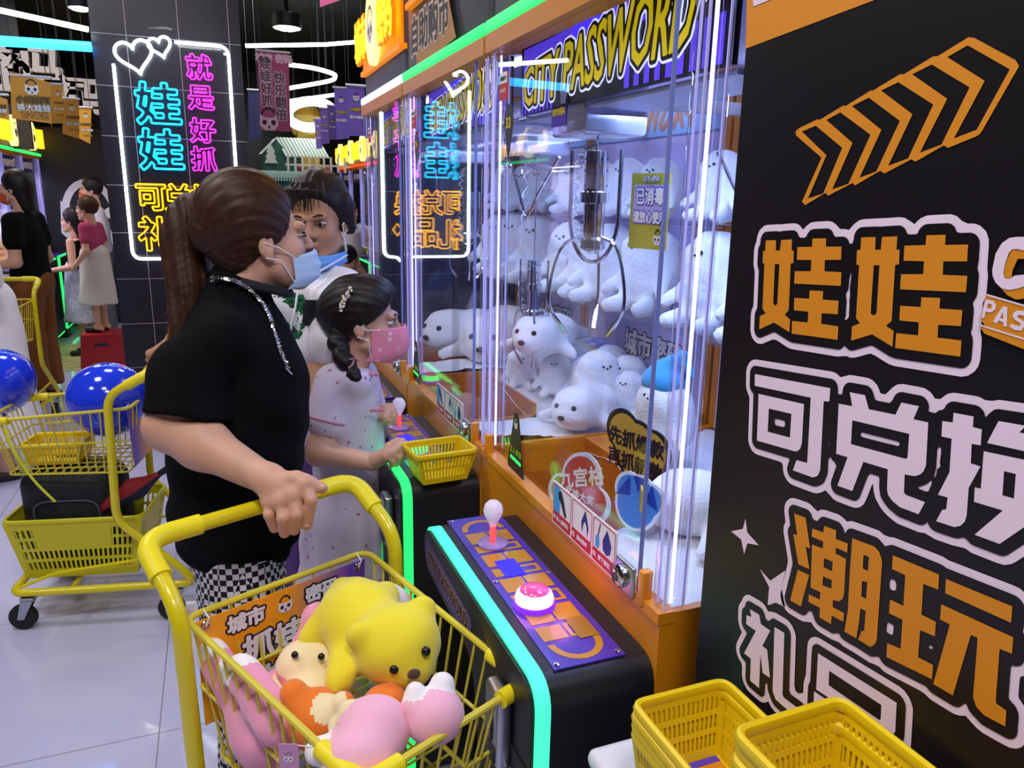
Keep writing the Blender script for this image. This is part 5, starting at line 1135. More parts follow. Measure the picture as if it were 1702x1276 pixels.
m.build('shirt_print', [gm, gk], ot)
m = MB(); m.rbox((-.022, -.004, -.036), (.022, .004, .036), .006, T=Matrix.Translation(D(516, 520, 2.03)) @ Matrix.Rotation(.35, 4, 'Z') @ Matrix.Rotation(.1, 4, 'Y')); m.build('phone', mat('phone grey', '#2a2c35', .35), op)
m = MB(); m.tube(spline([ho.P(.02, .075, -.1), D(505, 470, 2.03), D(490, 515, 2.0), D(482, 558, 1.99), D(481, 575, 1.99)], 8), .003, 6); m.build('cord', cordm, ot)
ho.mask('face_mask', mat('blue mask deep', '#6ea6ee', .75), op, top=-.082, bot=-.14, out=.105, wid=.070, back=.0)
Q_ = Soft(); Q_.ell(op0, (.165, .125, .13))
for x in (-.085, .085): Q_.chain([op0 + Vector((x, 0, -.05)), op0 + Vector((x, -.01, -.38)), op0 + Vector((x, 0, -.72))], [.095, .075, .07], .03)
soft('trousers', [(Q_, .014)], mat('lilac trousers', '#7a5aa0', .8), op)
for x in (-.085, .085): MB().rbox((-.045, -.17, 0), (.045, .08, .055), .03, T=Matrix.Translation((op0.x + x, op0.y, 0))).build('shoe', mat('shoe grey', '#8a8894', .5), op)

# --- girl at the middle machine
gp_ = wthing('person', 'girl with a black braid and pink mask at the middle machine console', 'person', (.33, 2.03, 0))
hg = Head(D(604, 536, 2.03), (.965, -.26), pitch=-.02, sc=.90)
gn = D(588, 612, 2.05); S1 = Soft(); hg.prims(S1, gn, .042)
gsh = D(556, 655, 1.99); gel = D(530, 752, 1.985); gwr = D(618, 768, 1.92)
S2 = Soft(); S2.chain([gsh, gel, gwr], [.038, .034, .023], .02)
S2b = Soft(); kk = [D(668, 736, 1.90), D(662, 745, 1.885), D(654, 752, 1.88), D(645, 758, 1.88)]
hand(S2b, D(624, 765, 1.915), kk, [[D(676, 742, 1.895), D(672, 756, 1.90)], [D(672, 752, 1.88), D(667, 765, 1.892)], [D(664, 760, 1.875), D(659, 772, 1.89)], [D(653, 766, 1.875), D(649, 776, 1.89)]], [D(645, 742, 1.905), D(660, 732, 1.905)], r=.0082, palm=.014)
gsl = D(600, 640, 2.17); gl2 = D(628, 720, 2.19); S2.chain([gsl, gl2, D(632, 690, 2.07)], [.036, .032, .022], .02)
S2c = Soft(); k2 = [D(642, 679, 2.05), D(644, 684, 2.04), D(643, 690, 2.035), D(640, 696, 2.03)]
hand(S2c, D(628, 690, 2.06), k2, [[D(653, 679, 2.04), D(656, 684, 2.045)], [D(655, 685, 2.03), D(658, 690, 2.035)], [D(654, 692, 2.025), D(657, 697, 2.03)], [D(649, 699, 2.025), D(652, 702, 2.03)]], [D(640, 676, 2.045), D(650, 674, 2.045)], r=.0075, palm=.0125)
S3 = Soft(); g0 = Vector((.31, 2.06, .70)); S3.ell(g0 + Vector((0, 0, .18)), (.085, .10, .20))
for y in (-.055, .055): S3.chain([g0 + Vector((0, y, 0)), g0 + Vector((.01, y, -.33)), g0 + Vector((0, y, -.64))], [.06, .045, .033], .03); S3.cone(g0 + Vector((0, y, -.67)), g0 + Vector((.12, y - .02, -.68)), .026, .02)
gb = soft('body', [(S1, .0045), (S2, .0065), (S2b, .004), (S2c, .004), (S3, .012)], skin3, gp_)
hg.features(gb, .75)
def ghx(S): hg.K(S, (-.05, 0, -.02), (-.08, 0, .03), .06, .06, .03); hg.E(S, (.03, 0, .07), (.075, .08, .07), .03)
hg.hair('hair', hair_k, gp_, (.105, .089, .10), cuts=[((.072, 0, .05), (1, 0, -.55)), ((.0, 0, -.01), (.75, 0, -1))], extra=ghx)
def braid(path, r0, name, par):
    sp = spline(path, 7); S = Soft(); n = len(sp)
    for i in range(n - 1):
        u = i / n; r = r0 * (1 - .35 * u); a = i * 1.35
        side = Vector((math.cos(a), math.sin(a) * .6, 0)) * r * .55
        S.ell(sp[i] + side, (r * .85, r * .85, r * 1.15), k=.006)
    return soft(name, [(S, .0045)], hair_k, par)
b1 = braid([D(566, 540, 2.0), D(562, 570, 1.985), D(572, 600, 1.965), D(582, 604, 1.96)], .024, 'braid', gp_)
T2 = Soft(); T2.chain([D(582, 602, 1.96), D(589, 625, 1.95), D(598, 645, 1.95)], [.014, .019, .004], .01); soft('braid_tail', [(T2, .005, wobble(.0015, 150, 2))], hair_k, b1)
b2 = braid([D(556, 560, 2.12), D(547, 590, 2.12), D(541, 612, 2.11)], .02, 'braid', gp_); T3 = Soft(); T3.chain([D(541, 608, 2.11), D(535, 622, 2.10)], [.015, .004], .01); soft('braid_tail', [(T3, .005)], hair_k, b2)
bow = mat('pink bow', '#d98aa8', .6); m = MB()
for t in (.3, 2.2, 4.0): m.tube([D(586, 599, 1.945) + Vector((.014 * math.cos(t) * k, -.006, .014 * math.sin(t) * k)) + Vector((.006 * math.sin(k * 3), 0, .006 * math.cos(k * 3))) for k in (0, .4, .8, 1.1, .8, .3, 0)], .0022, 6)
m.build('braid_bow', bow, b1)
m = MB(); rs = np.random.RandomState(2)
for i in range(9):
    t = i / 8; c = D(583 - 18 * t, 478 + 36 * t, 1.925 + .006 * t)
    for k in range(4): m.ball(c + Vector(rs.uniform(-.006, .006, 3)), .0036, 8)
m.build('pearl_clip', mat('pearl', '#e9dccb', .2, coat=.6), gp_)
# dress
dm = mat('floral dress', '#d9cbe4', .8, bump=.2, bscale=220, sheen=.1); fl = mat('flower print', '#a8688c', .7); pnk = mat('pink piping', '#d68aa4', .7)
nt = dm.node_tree; _b = nt.nodes['Principled BSDF']; _t = nt.nodes.new('ShaderNodeTexCoord'); _vo = nt.nodes.new('ShaderNodeTexVoronoi'); _vo.inputs['Scale'].default_value = 30; _r = nt.nodes.new('ShaderNodeValToRGB'); _r.color_ramp.interpolation = 'CONSTANT'
_r.color_ramp.elements[0].color = (*lin('#a8688c'), 1); _r.color_ramp.elements[1].position = .17; _r.color_ramp.elements[1].color = (*lin('#d9cbe4'), 1)
_n = nt.nodes.new('ShaderNodeTexNoise'); _n.inputs['Scale'].default_value = 260; _a = nt.nodes.new('ShaderNodeMath'); _a.operation = 'MULTIPLY_ADD'; _a.inputs[1].default_value = .45; nt.links.new(_t.outputs['Object'], _n.inputs['Vector']); nt.links.new(_n.outputs['Fac'], _a.inputs[0]); nt.links.new(_vo.outputs['Distance'], _a.inputs[2])
_s = nt.nodes.new('ShaderNodeMath'); _s.operation = 'SUBTRACT'; _s.inputs[1].default_value = .18; nt.links.new(_a.outputs[0], _s.inputs[0])
nt.links.new(_t.outputs['Object'], _vo.inputs['Vector']); nt.links.new(_s.outputs[0], _r.inputs[0]); nt.links.new(_r.outputs[0], _b.inputs['Base Color'])
Dr = Soft(); gc = Vector((gn.x - .012, gn.y + .005, 0))
Dr.ell((gc.x, gc.y, .985), (.082, .115, .10)); Dr.ell((gc.x - .005, gc.y, .88), (.088, .105, .14), k=.06); Dr.chain([(gc.x - .01, gc.y, .80), (gc.x - .02, gc.y, .62), (gc.x - .025, gc.y, .42)], [.09, .115, .15], .06)
Dr.cone(gc + Vector((0, -.085, 1.055)), gc + Vector((0, .085, 1.055)), .042, .042, .03); Dr.cone(gc + Vector((0, 0, 1.05)), gn + Vector((0, 0, .015)), .052, .045, .02)
Dr.chain([gsh + Vector((.004, .02, .03)), gsh.lerp(gel, .42)], [.052, .058], .025); Dr.chain([gsl + Vector((0, 0, .03)), gsl.lerp(gl2, .4)], [.048, .054], .025)
Dr.plane((0, 0, .42), (0, 0, -1)); Dr.plane(gn + Vector((.01, 0, .012)), (.35, 0, 1))
dress = soft('dress', [(Dr, .0075, lambda G: wobble(.003, 20, 5)(G) + .004 * np.sin(np.arctan2(G[..., 1] - gc.y, G[..., 0] - gc.x) * 13) * np.clip((.85 - G[..., 2]) * 3, 0, 1))], dm, gp_)
for c in (D(618, 622, 1.98), D(626, 681, 1.975)):
    m = MB()
    for k in range(-2, 3): m.ball(c + Vector((.007 * k, -.004, .002 * (k % 2))), .0055, 8)
    m.build('knot_button', pnk, dress)
wn = gsh.lerp(gel, .44); ax = (gel - gsh).normalized(); e1 = ax.orthogonal().normalized(); e2 = ax.cross(e1)
MB().tube([wn + (e1 * math.cos(t) + e2 * math.sin(t)) * .058 for t in [2 * PI * i / 28 for i in range(28)]], .0028, 6, closed=True).build('sleeve_piping', pnk, dress)
pkm = bpy.data.materials.new('pink flower mask'); pkm.use_nodes = True; nt = pkm.node_tree; _b = nt.nodes['Principled BSDF']; _b.inputs['Roughness'].default_value = .75
_t = nt.nodes.new('ShaderNodeTexCoord'); _vo = nt.nodes.new('ShaderNodeTexVoronoi'); _vo.inputs['Scale'].default_value = 42; _r = nt.nodes.new('ShaderNodeValToRGB')
for e, c in zip(_r.color_ramp.elements, ('#f3d3df', '#e58aa6')): e.color = (*lin(c), 1)
_r.color_ramp.elements[0].position = .12; _r.color_ramp.elements[1].position = .3; nt.links.new(_t.outputs['Object'], _vo.inputs['Vector']); nt.links.new(_vo.outputs['Distance'], _r.inputs[0]); nt.links.new(_r.outputs[0], _b.inputs['Base Color'])
hg.mask('face_mask', pkm, gp_, top=.0, bot=-.12, out=.139, wid=.066, back=.03, pleats=0)
for y in (-.055, .055): MB().rbox((-.05, -.035, 0), (.14, .035, .05), .025, T=Matrix.Translation((g0.x, g0.y + y, 0))).build('shoe', mat('shoe white', '#dcdae0', .5), gp_)
# ---------------------------------------------------------------- trolleys, baskets, balloons, plush in the trolley
yl = mat('yellow enamel', '#e3d014', .3, coat=.5); yl2 = mat('yellow grip', '#f0de20', .38); ylp = mat('yellow plastic', '#e8c812', .35, sss=.0); wire_m = mat('yellow wire', '#d8c63c', .35); rub = mat('black rubber', '#141416', .5); zinc = mat('zinc', '#b9bcc2', .3, metal=1.)
def cart(name, label, loc, rz, sign=True, HZ=.95, front_z=.785, W=.20):
    """local axes: +x the way it is pushed, z up; handle at the back"""
    t = thing(name, label, 'trolley', loc, rz, 'yellow shopping trolleys')
    m = MB()
    side = [(.16, .14), (-.37, .14), (-.34, .19), (-.13, .40), (-.145, HZ - .075), (-.285, HZ)]; pts = rounded([(x, -W, z) for x, z in side] + [(x, W, z) for x, z in reversed(side)], .05, 6)
    m.tube(pts, .0145, 12); m.cyl((-.355, -W, .14), (-.355, W, .14), .012); fr = m.build('frame', yl, t)
    m = MB(); m.tube(rounded([(.15, -W, .14), (.245, -W, .14), (.245, W, .14), (.15, W, .14)], .06, 5), .0145, 10); m.cyl((.05, -W, .14), (.05, W, .14), .008); m.build('base_frame', yl, t)
    for s in (-1, 1):
        g = rounded([(-.21, s * W, HZ - .040), (-.285, s * W, HZ), (-.285, s * (W - .10), HZ)], .05, 8); MB().tube(g, .0185, 14).build('grip', yl2, t)
        m = MB(); m.tube(rounded([(-.24, s * W * .99, .25), (.10, s * W * .9, .20), (.235, s * W * .95, .15)], .03, 4), .006, 8); m.build('side_brace', yl, t)
    # wire basket
    b0, b1 = -.205, .28; wb, wf = .185, .155; zr0, zr1, zb0, zb1 = HZ - .125, front_z, .565, .56
    rim = rounded([(b0, -wb, zr0), (b1, -wf, zr1), (b1, wf, zr1), (b0, wb, zr0)], .03, 5, closed=True)
    bot = rounded([(b0 + .03, -wb + .025, zb0), (b1 - .05, -wf + .025, zb1), (b1 - .05, wf - .025, zb1), (b0 + .03, wb - .025, zb0)], .025, 4, closed=True)
    m = MB(); m.tube(rim, .006, 8, closed=True); bk = m.build('basket_rim', wire_m, t)
    m = MB(); m.tube(bot, .004, 6, closed=True)
    def rp(u, s): return Vector((b0 + (b1 - b0) * u, s * (wb + (wf - wb) * u), zr0 + (zr1 - zr0) * u))
    def bp(u, s): return Vector((b0 + .03 + (b1 - b0 - .08) * u, s * (wb - .025 + (wf - wb) * u), zb0 + (zb1 - zb0) * u))
    for s in (-1, 1):
        for i in range(1, 15):
            u = i / 15; m.tube([rp(u, s), bp(u, s)], .0026, 6)
        for k in (.5,): m.tube([rp(0, s).lerp(bp(0, s), k), rp(1, s).lerp(bp(1, s), k)], .0035, 6)
    for u, w in ((0, wb), (1, wf)):
        n = 9
        for i in range(1, n):
            v = -1 + 2 * i / n; a = rp(u, 1); b = bp(u, 1); m.tube([(a.x, a.y * v, a.z), (b.x, b.y * v, b.z)], .0026, 6)
        a = rp(u, 1).lerp(bp(u, 1), .5); m.tube([(a.x, -a.y, a.z), (a.x, a.y, a.z)], .0035, 6)
    for i in range(1, 14):
        u = i / 14; a = bp(u, 1); m.tube([(a.x, -a.y, a.z), (a.x, a.y, a.z)], .0024, 6)
    for i in range(1, 6):
        v = -1 + 2 * i / 6; a, b = bp(0, 1), bp(1, 1); m.tube([(a.x, a.y * v, a.z + .004), (b.x, b.y * v, b.z + .004)], .0024, 6)
    m.build('wire_basket', wire_m, t)
    for s in (-1, 1):
        MB().tube(rounded([(b1 - .09, s * (wf + .006), zr1 + .005), (b1 + .002, s * wf, zr1), (b1 + .002, s * (wf - .06), zr1)], .035, 6), .014, 12).build('corner_bumper', yl2, t)
    for x in (-.31, .19):
        for s in (-1, 1):
            m = MB(); m.box((x - .022, s * W * .98 - .02, .112), (x + .022, s * W * .98 + .02, .126)); m.prism([(-.02, .115), (.02, .115), (.038, .045), (.016, .045)], -.0225, -.019, Matrix.Translation((x, s * W * .98, 0)) @ Matrix.Rotation(PI / 2, 4, 'X')); m.prism([(-.02, .115), (.02, .115), (.038, .045), (.016, .045)], .019, .0225, Matrix.Translation((x, s * W * .98, 0)) @ Matrix.Rotation(PI / 2, 4, 'X'))
            c = m.build('caster', zinc, t)
            MB().lathe([(.02, -.014), (.042, -.014), (.047, -.008), (.047, .008), (.042, .014), (.02, .014)], TR(x + .026, s * W * .98, .047, rx=PI / 2), seg=22).build('wheel', rub, c)
    if sign:
        T = frame((b0 + .012, 0, zr0 - .004), (0, 1, 0), Vector((.035, 0, 1)))   # faces forward
        gm = bpy.data.materials.get('poster fade')
        if gm is None:
            gm = bpy.data.materials.new('poster fade'); gm.use_nodes = True; nt = gm.node_tree; b = nt.nodes['Principled BSDF']; b.inputs['Roughness'].default_value = .35
            tc = nt.nodes.new('ShaderNodeTexCoord'); sp = nt.nodes.new('ShaderNodeSeparateXYZ'); r = nt.nodes.new('ShaderNodeValToRGB'); nt.links.new(tc.outputs['Generated'], sp.inputs[0]); nt.links.new(sp.outputs[1], r.inputs[0]); nt.links.new(r.outputs[0], b.inputs['Base Color'])
            r.color_ramp.elements[0].position = .5; r.color_ramp.elements[0].color = (*lin('#ffac18'), 1); r.color_ramp.elements[1].position = .9; r.color_ramp.elements[1].color = (*lin('#6a3fb4'), 1)
        p = MB().prism([(-.168, -.215), (.168, -.215), (.172, -.004), (-.172, -.004)], 0, .0015, T).build('poster', gm, t, smooth=False)
        L = [(.0055, 0), (.0018, 1)]
        letters('poster_lettering', '城市', T @ Matrix.Translation((-.082, -.035, .0016)), .036, L, p, [ink, paper]); letters('poster_lettering', '密码', T @ Matrix.Translation((.072, -.035, .0016)), .036, L, p, [ink, paper])
        m = MB(); headphone_emblem(m, (-.006, -.036), .021, T, 0, 1, .0022); m.build('poster_emblem', [paper, ink], p, smooth=False)
        letters('poster_lettering', '抓娃娃', T @ Matrix.Translation((.0, -.10, .0016)), .062, [(.006, 0), (.0026, 1)], p, [ink, paper]); letters('poster_lettering', '兑换潮玩', T @ Matrix.Translation((0, -.172, .0016)), .056, [(.006, 0), (.0026, 1)], p, [ink, paper])
        for y in (-.155, .155):
            m = MB(); m.tube([T @ Vector((y + .007 * math.cos(a), -.016 + .007 * math.sin(a), .002)) for a in [2 * PI * i / 14 for i in range(14)]], .0022, 6, closed=True); m.build('eyelet', chrome, p)
            MB().tube([T @ Vector((y, -.016, .004)), T @ Vector((y + .004, .0, .008)), T @ Vector((y, .012, -.004))], .0018, 6).build('cable_tie', paper, p)
    return t
fwd = Vector((.185, -.42)).normalized(); hm = Vector((.055, 1.412)); oc = hm + fwd * .285
c1 = cart('trolley', 'yellow trolley full of plush toys, nearest to the camera', (oc.x - fwd.y * -.011, oc.y - fwd.x * .011, 0), math.atan2(fwd.y, fwd.x), W=.213)
def CL(x, y, z): v = Vector((oc.x, oc.y, 0)); n = Vector((-fwd.y, fwd.x)); return Vector((oc.x + fwd.x * x + n.x * y, oc.y + fwd.y * x + n.y * y, z))
a2 = math.radians(168); f2 = Vector((math.cos(a2), math.sin(a2))); o2 = Vector((-.475, 3.0))
c2 = cart('trolley', 'yellow trolley with blue balloons, left of the woman in black', (o2.x, o2.y, 0), a2, HZ=.93, front_z=.76)
def CR(x, y, z): n = Vector((-f2.y, f2.x)); return Vector((o2.x + f2.x * x + n.x * y, o2.y + f2.y * x + n.y * y, z))
c3 = cart('trolley', 'yellow trolley pushed by the woman in brown trousers at the far left', (-1.34, 5.55, 0), math.radians(262), sign=False)

def slotted(name, label, cat, L, Wd, H, loc, rz, taper=.8, group=None, mat_=None, rows=3, nslot=16, wall=.003, tilt=(0, 0), panel=False):
    """open plastic basket with rows of slots in its walls"""
    t = thing(name, label, cat, loc, rz, group); t.rotation_euler = (tilt[0], tilt[1], rz); mat_ = mat_ or ylp
    m = MB()
    def wallp(p0, p1, q0, q1, n, skip=None):
        # p0,p1 top corners, q0,q1 bottom corners; grid of bars leaving slots
        p0, p1, q0, q1 = [Vector(v) for v in (p0, p1, q0, q1)]
        nrm = (p1 - p0).cross(q0 - p0).normalized() * wall
        def pt(u, v): return (p0.lerp(p1, u)).lerp(q0.lerp(q1, u), v)
        def slab(u0, u1, v0, v1):
            a = [pt(u0, v0), pt(u1, v0), pt(u1, v1), pt(u0, v1)]; V = a + [x + nrm for x in a]
            m.add(V, [(0, 1, 2, 3), (7, 6, 5, 4), (0, 4, 5, 1), (1, 5, 6, 2), (2, 6, 7, 3), (3, 7, 4, 0)])
        vs = [0, .14]; h = (1 - .14 - .10) / rows
        for r in range(rows):
            v0 = .14 + r * h; slab(0, 1, v0 + h * .74, v0 + h) if r < rows - 1 else slab(0, 1, v0 + h * .74, 1)
            e = .06; slab(0, e, v0, v0 + h * .74); slab(1 - e, 1, v0, v0 + h * .74)
            if panel and r < rows // 2: slab(.18, .78, v0, v0 + h * .74)
            w = (1 - 2 * e) / n
            for i in range(n + 1):
                u = e + i * w
                if panel and r < rows // 2 and .18 < u < .78: continue
                slab(max(0, u - w * .24), min(1, u + w * .24), v0, v0 + h * .74)
        slab(0, 1, 0, .14)
    a, b = L / 2, Wd / 2; c, d = a * taper, b * taper
    T = [(-a, -b, H), (a, -b, H), (a, b, H), (-a, b, H)]; B = [(-c, -d, 0), (c, -d, 0), (c, d, 0), (-c, d, 0)]
    for i in range(4):
        j = (i + 1) % 4; wallp(T[i], T[j], B[i], B[j], nslot if i % 2 == 0 else max(4, int(nslot * Wd / L)))
    m.box((-c, -d, 0), (c, d, wall)); m.build('body', mat_, t, smooth=False)
    MB().tube(rounded([(-a, -b, H), (a, -b, H), (a, b, H), (-a, b, H)], min(L, Wd) * .12, 5, closed=True), wall * 2.0, 8, closed=True, flat=1.5).build('rim', mat_, t)
    return t
# lower basket, backpack and umbrella in the left trolley
slotted('shopping_basket', 'big yellow slotted basket low in the left trolley, holding the backpack', 'basket', .46, .32, .23, (o2.x + f2.x * .03, o2.y + f2.y * .03, .160), a2, .82, None, mat('lime yellow plastic', '#d6cc14', .4), 4, 22, panel=True)
bkp = thing('backpack', 'black backpack standing in the lower basket of the left trolley', 'backpack', CR(.06, .0, .176), a2); bkp.scale = (1.35, 1.15, 1.06)
s = Soft(); s.rbox((0, 0, .18), (.125, .10, .18), .07); s.ell((.0, .07, .15), (.09, .045, .10), k=.04)
soft('body', [(s, .01, wobble(.005, 14, 6))], mat('nylon black', '#17181d', .6, bump=.3, bscale=200), bkp)
for x in (-.06, .06): MB().tube(spline([(x, -.09, .33), (x * 1.2, -.14, .24), (x * 1.3, -.13, .12), (x, -.09, .05)], 6), .014, 8, flat=.4).build('strap', mat('strap black', '#101116', .7), bkp)
MB().tube([(.02 + .03 * math.cos(t), 0, .355 + .03 * math.sin(t)) for t in [PI * i / 10 for i in range(11)]], .007, 8).build('top_handle', mat('strap black', '#101116', .7), bkp)
MB().tube(rounded([(-.08, .10, .14), (-.08, .11, .26), (.08, .11, .26), (.08, .10, .14)], .04, 4), .003, 6).build('zip', mat('zip grey', '#50525c', .5), bkp)
um = thing('umbrella', 'folded red and navy umbrella leaning in the left trolley basket', 'umbrella', CR(.0, .09, .37)); um.rotation_euler = (0, math.radians(58), a2 + PI)
m = MB(); V = []; 
s = Soft(); s.cone((0, 0, 0), (0, 0, .20), .016, .042, k=.02); s.cone((0, 0, .20), (0, 0, .30), .042, .012, k=.02)
soft('canopy', [(s, .006, wobble(.004, 45, 3, (1, 1, .2)))], [mat('navy cloth', '#141a3c', .7), mat('red cloth', '#8e1a1e', .7)], um, paint=lambda c: (c[:, 0] < .004).astype(int))
MB().cyl((0, 0, -.06), (0, 0, .36), .006).build('shaft', zinc, um); MB().lathe([(.011, .30), (.013, .34), (.011, .40), (.004, .405)]).build('handle', rub, um)
# small basket and balloons
slotted('hand_basket', 'small yellow basket lying in the wire tray of the left trolley', 'basket', .20, .14, .075, CR(.10, .02, .573), a2, .82, None, None, 2, 14)
bal = mat('blue rubber', '#2440ee', .12, coat=.7, spec=.6)
def balloon(label, c, r, tail):
    t = thing('balloon', label, 'balloon', c, 0, 'blue balloons')
    MB().lathe([(.004, -r * 1.12), (.010, -r * 1.08)] + [(r * math.cos(a) * (1 - .05 * math.sin(-a)), r * math.sin(a)) for a in [-PI / 2 + .10 + (PI - .12) * i / 26 for i in range(27)]] + [(.001, r)], seg=40).build('skin', bal, t, smooth=True)
    MB().lathe([(.004, -r * 1.1), (.013, -r * 1.16), (.012, -r * 1.18)], seg=12).build('knot', bal, t)
    return t
p = D(180, 664, 2.70); balloon('blue balloon in the tray of the left trolley, behind the yellow upright', p, .135, 0)
p = D(-2, 634, 2.78); balloon('blue balloon at the left edge of the view', p, .122, 0)
MB().tube(spline([CR(.20, .17, .74), CR(.17, .19, .66), CR(.12, .195, .56), CR(.06, .20, .48)], 6), .0045, 6).build('yellow_stick', mat('lime stick', '#cfd21e', .4), None, label='yellow balloon stick hanging from the side of the left trolley', cat='stick')

# plush toys heaped in the near trolley
def pl(n, c): return mat(n, c, .9, bump=.18, bscale=220, sheen=.3)
pky = pl('yellow toy plush', '#efdc2c'); ppk = pl('pink toy plush', '#ee9cba'); pwh = pl('white toy plush', '#f4ecee'); por = pl('orange toy plush', '#ee7a1e'); pcr = pl('cream toy plush', '#f0dcae'); plp = pl('pale pink toy plush', '#f3b3cb'); psa = pl('salmon toy plush', '#f08a98'); brn = pl('brown toy plush', '#4a2c1c')
PD = lambda px, py, d: D(px, py, d)
# yellow bear, lying face down towards the front
yb = wthing('plush_bear', 'big yellow plush bear on top of the heap in the near trolley', 'plush toy', CL(.06, .03, .70))
hd = PD(660, 1070, 1.235); by = PD(600, 1030, 1.31)
S = Soft(); S.ell(hd, (.074, .066, .066)); S.ell(by, (.072, .075, .070), k=.03); S.ell(hd + Vector((.014, -.048, -.022)), (.034, .026, .026), k=.02)
e1, e2 = PD(602, 1058, 1.20), PD(700, 1015, 1.26); S.ell(e1, (.026, .018, .026), k=.012); S.ell(e2, (.026, .018, .026), k=.012)
S.cone(by + Vector((-.03, -.04, -.02)), PD(566, 1130, 1.20), .030, .024, k=.015); S.cone(by + Vector((-.05, .02, .0)), PD(518, 1062, 1.30), .030, .024, k=.015)
S.cone(by + Vector((-.0, .05, .02)), PD(572, 985, 1.36), .032, .028, k=.015); S.cone(by + Vector((.03, .05, .0)), PD(640, 990, 1.37), .030, .026, k=.015); S.ell(PD(556, 1000, 1.34), (.022,) * 3, k=.01)
soft('body', [(S, .0055, wobble(.0012, 70, 4))], pky, yb)
for q in (PD(655, 1112, 1.17), PD(708, 1082, 1.185)): MB().ball(q, .0078, 12).build('eye', eye_m, yb)
MB().ball(PD(688, 1120, 1.155), (.011, .008, .008), 12).build('nose', brn, yb)
MB().tube(spline([PD(622, 1015, 1.245), PD(632, 1008, 1.24), PD(640, 1020, 1.235), PD(646, 1036, 1.225)], 6), .0016, 6).build('hang_loop', paper, yb)
# pink long-armed toy at the left
pa = wthing('plush_toy', 'pink plush toy with two raised white-tipped arms at the left of the heap', 'plush toy', CL(-.02, -.10, .62))
S = Soft(); a0, a1, b0_, b1_ = PD(352, 1085, 1.30), PD(415, 1190, 1.26), PD(400, 1115, 1.23), PD(462, 1200, 1.17)
S.cone(a0, a1, .026, .034, k=.01); S.cone(b0_, b1_, .028, .036, k=.01); S.ell(PD(445, 1215, 1.24), (.06, .065, .06), k=.03); S.ell(PD(470, 1150, 1.29), (.045, .045, .04), k=.02)
def pnt(c):
    d = np.minimum(np.linalg.norm(c - _v(a0 + (a0 - a1) * .16), axis=1) / .042, np.linalg.norm(c - _v(b0_ + (b0_ - b1_) * .2), axis=1) / .047); return np.where(d < 1, 1, np.where(np.linalg.norm(c - _v(PD(486, 1150, 1.27)), axis=1) < .043, 2, 0))
soft('body', [(S, .0055, wobble(.001, 60, 2))], [ppk, pwh, pcr], pa, paint=pnt)
# salmon round faced toy
pb = wthing('plush_toy', 'salmon pink plush toy with a cream face under the yellow bear', 'plush toy', CL(-.06, .0, .66))
S = Soft(); c = PD(514, 1105, 1.29); S.ell(c, (.056, .052, .046)); S.ell(PD(520, 1160, 1.24), (.045, .045, .04), k=.02)
soft('body', [(S, .0055)], [psa, pcr], pb, paint=lambda q: ((q[:, 2] > c.z + .004) & (q[:, 1] < c.y + .02)).astype(int))
for q in (PD(490, 1088, 1.245), PD(534, 1091, 1.245)): MB().ball(q, .0062, 10).build('eye', eye_m, pb)
# orange toy
pc_ = wthing('plush_toy', 'orange plush toy with a cream belly in the middle of the heap', 'plush toy', CL(.06, -.04, .62))
S = Soft(); S.ell(PD(530, 1195, 1.18), (.045, .05, .048)); S.cone(PD(488, 1152, 1.17), PD(510, 1205, 1.16), .022, .03, k=.015); S.cone(PD(570, 1168, 1.16), PD(560, 1200, 1.17), .018, .02, k=.012); S.ell(PD(640, 1165, 1.17), (.035, .03, .025), k=.02)
soft('body', [(S, .0055)], [por, pcr], pc_, paint=lambda q: (np.linalg.norm(q - _v(PD(548, 1172, 1.15)), axis=1) < .028).astype(int))
# front pink toy with white paws and cream crest
pd_ = wthing('plush_toy', 'pale pink plush toy with a cream crest at the front of the near trolley', 'plush toy', CL(.16, -.03, .62))
S = Soft(); S.ell(PD(620, 1215, 1.08), (.055, .05, .05)); S.cone(PD(590, 1240, 1.06), PD(530, 1248, 1.05), .026, .020, k=.012); w1 = PD(530, 1248, 1.05)
S.ell(PD(580, 1182, 1.09), (.017,) * 3, k=.006); S.ell(PD(563, 1205, 1.085), (.016,) * 3, k=.006); S.ell(PD(596, 1262, 1.03), (.05, .04, .04), k=.02)
def pn2(q):
    d1 = np.linalg.norm(q - _v(w1), axis=1); d2 = np.minimum(np.linalg.norm(q - _v(PD(578, 1180, 1.088)), axis=1), np.linalg.norm(q - _v(PD(561, 1205, 1.083)), axis=1)); return np.where(d1 < .032, 1, np.where(d2 < .0195, 2, 0))
soft('body', [(S, .005)], [plp, pwh, pcr], pd_, paint=pn2)
MB().tube([PD(540, 1256, 1.04), PD(515, 1240, 1.035), PD(490, 1238, 1.04)], .0008, 5).build('tag_string', paper, pd_)
tg = pd_; p0 = PD(480, 1256, 1.035); m = MB(); TT = frame(p0, (.93, -.36, 0), (0, 0, 1)); m.prism(rpoly([(-.014, -.022), (.014, -.022), (.014, .02), (-.014, .02)], .003), 0, .001, TT); tg = m.build('hang_tag', mat('tag pink', '#d79ac8', .5), pd_, smooth=False)
m = MB(); headphone_emblem(m, (0, -.002), .010, TT, 0, 1, .0013); m.build('tag_print', [paper, greyp], tg, smooth=False)
pe = wthing('plush_toy', 'pale pink plush toy with round white ears at the right corner of the near trolley', 'plush toy', CL(.18, .10, .62))
S = Soft(); S.ell(PD(722, 1190, 1.10), (.045, .042, .04)); S.ell(PD(735, 1138, 1.12), (.019,) * 3, k=.01); S.cone(PD(690, 1150, 1.10), PD(684, 1175, 1.09), .015, .017, k=.008); wa, wb_ = PD(735, 1138, 1.12), PD(690, 1152, 1.10)
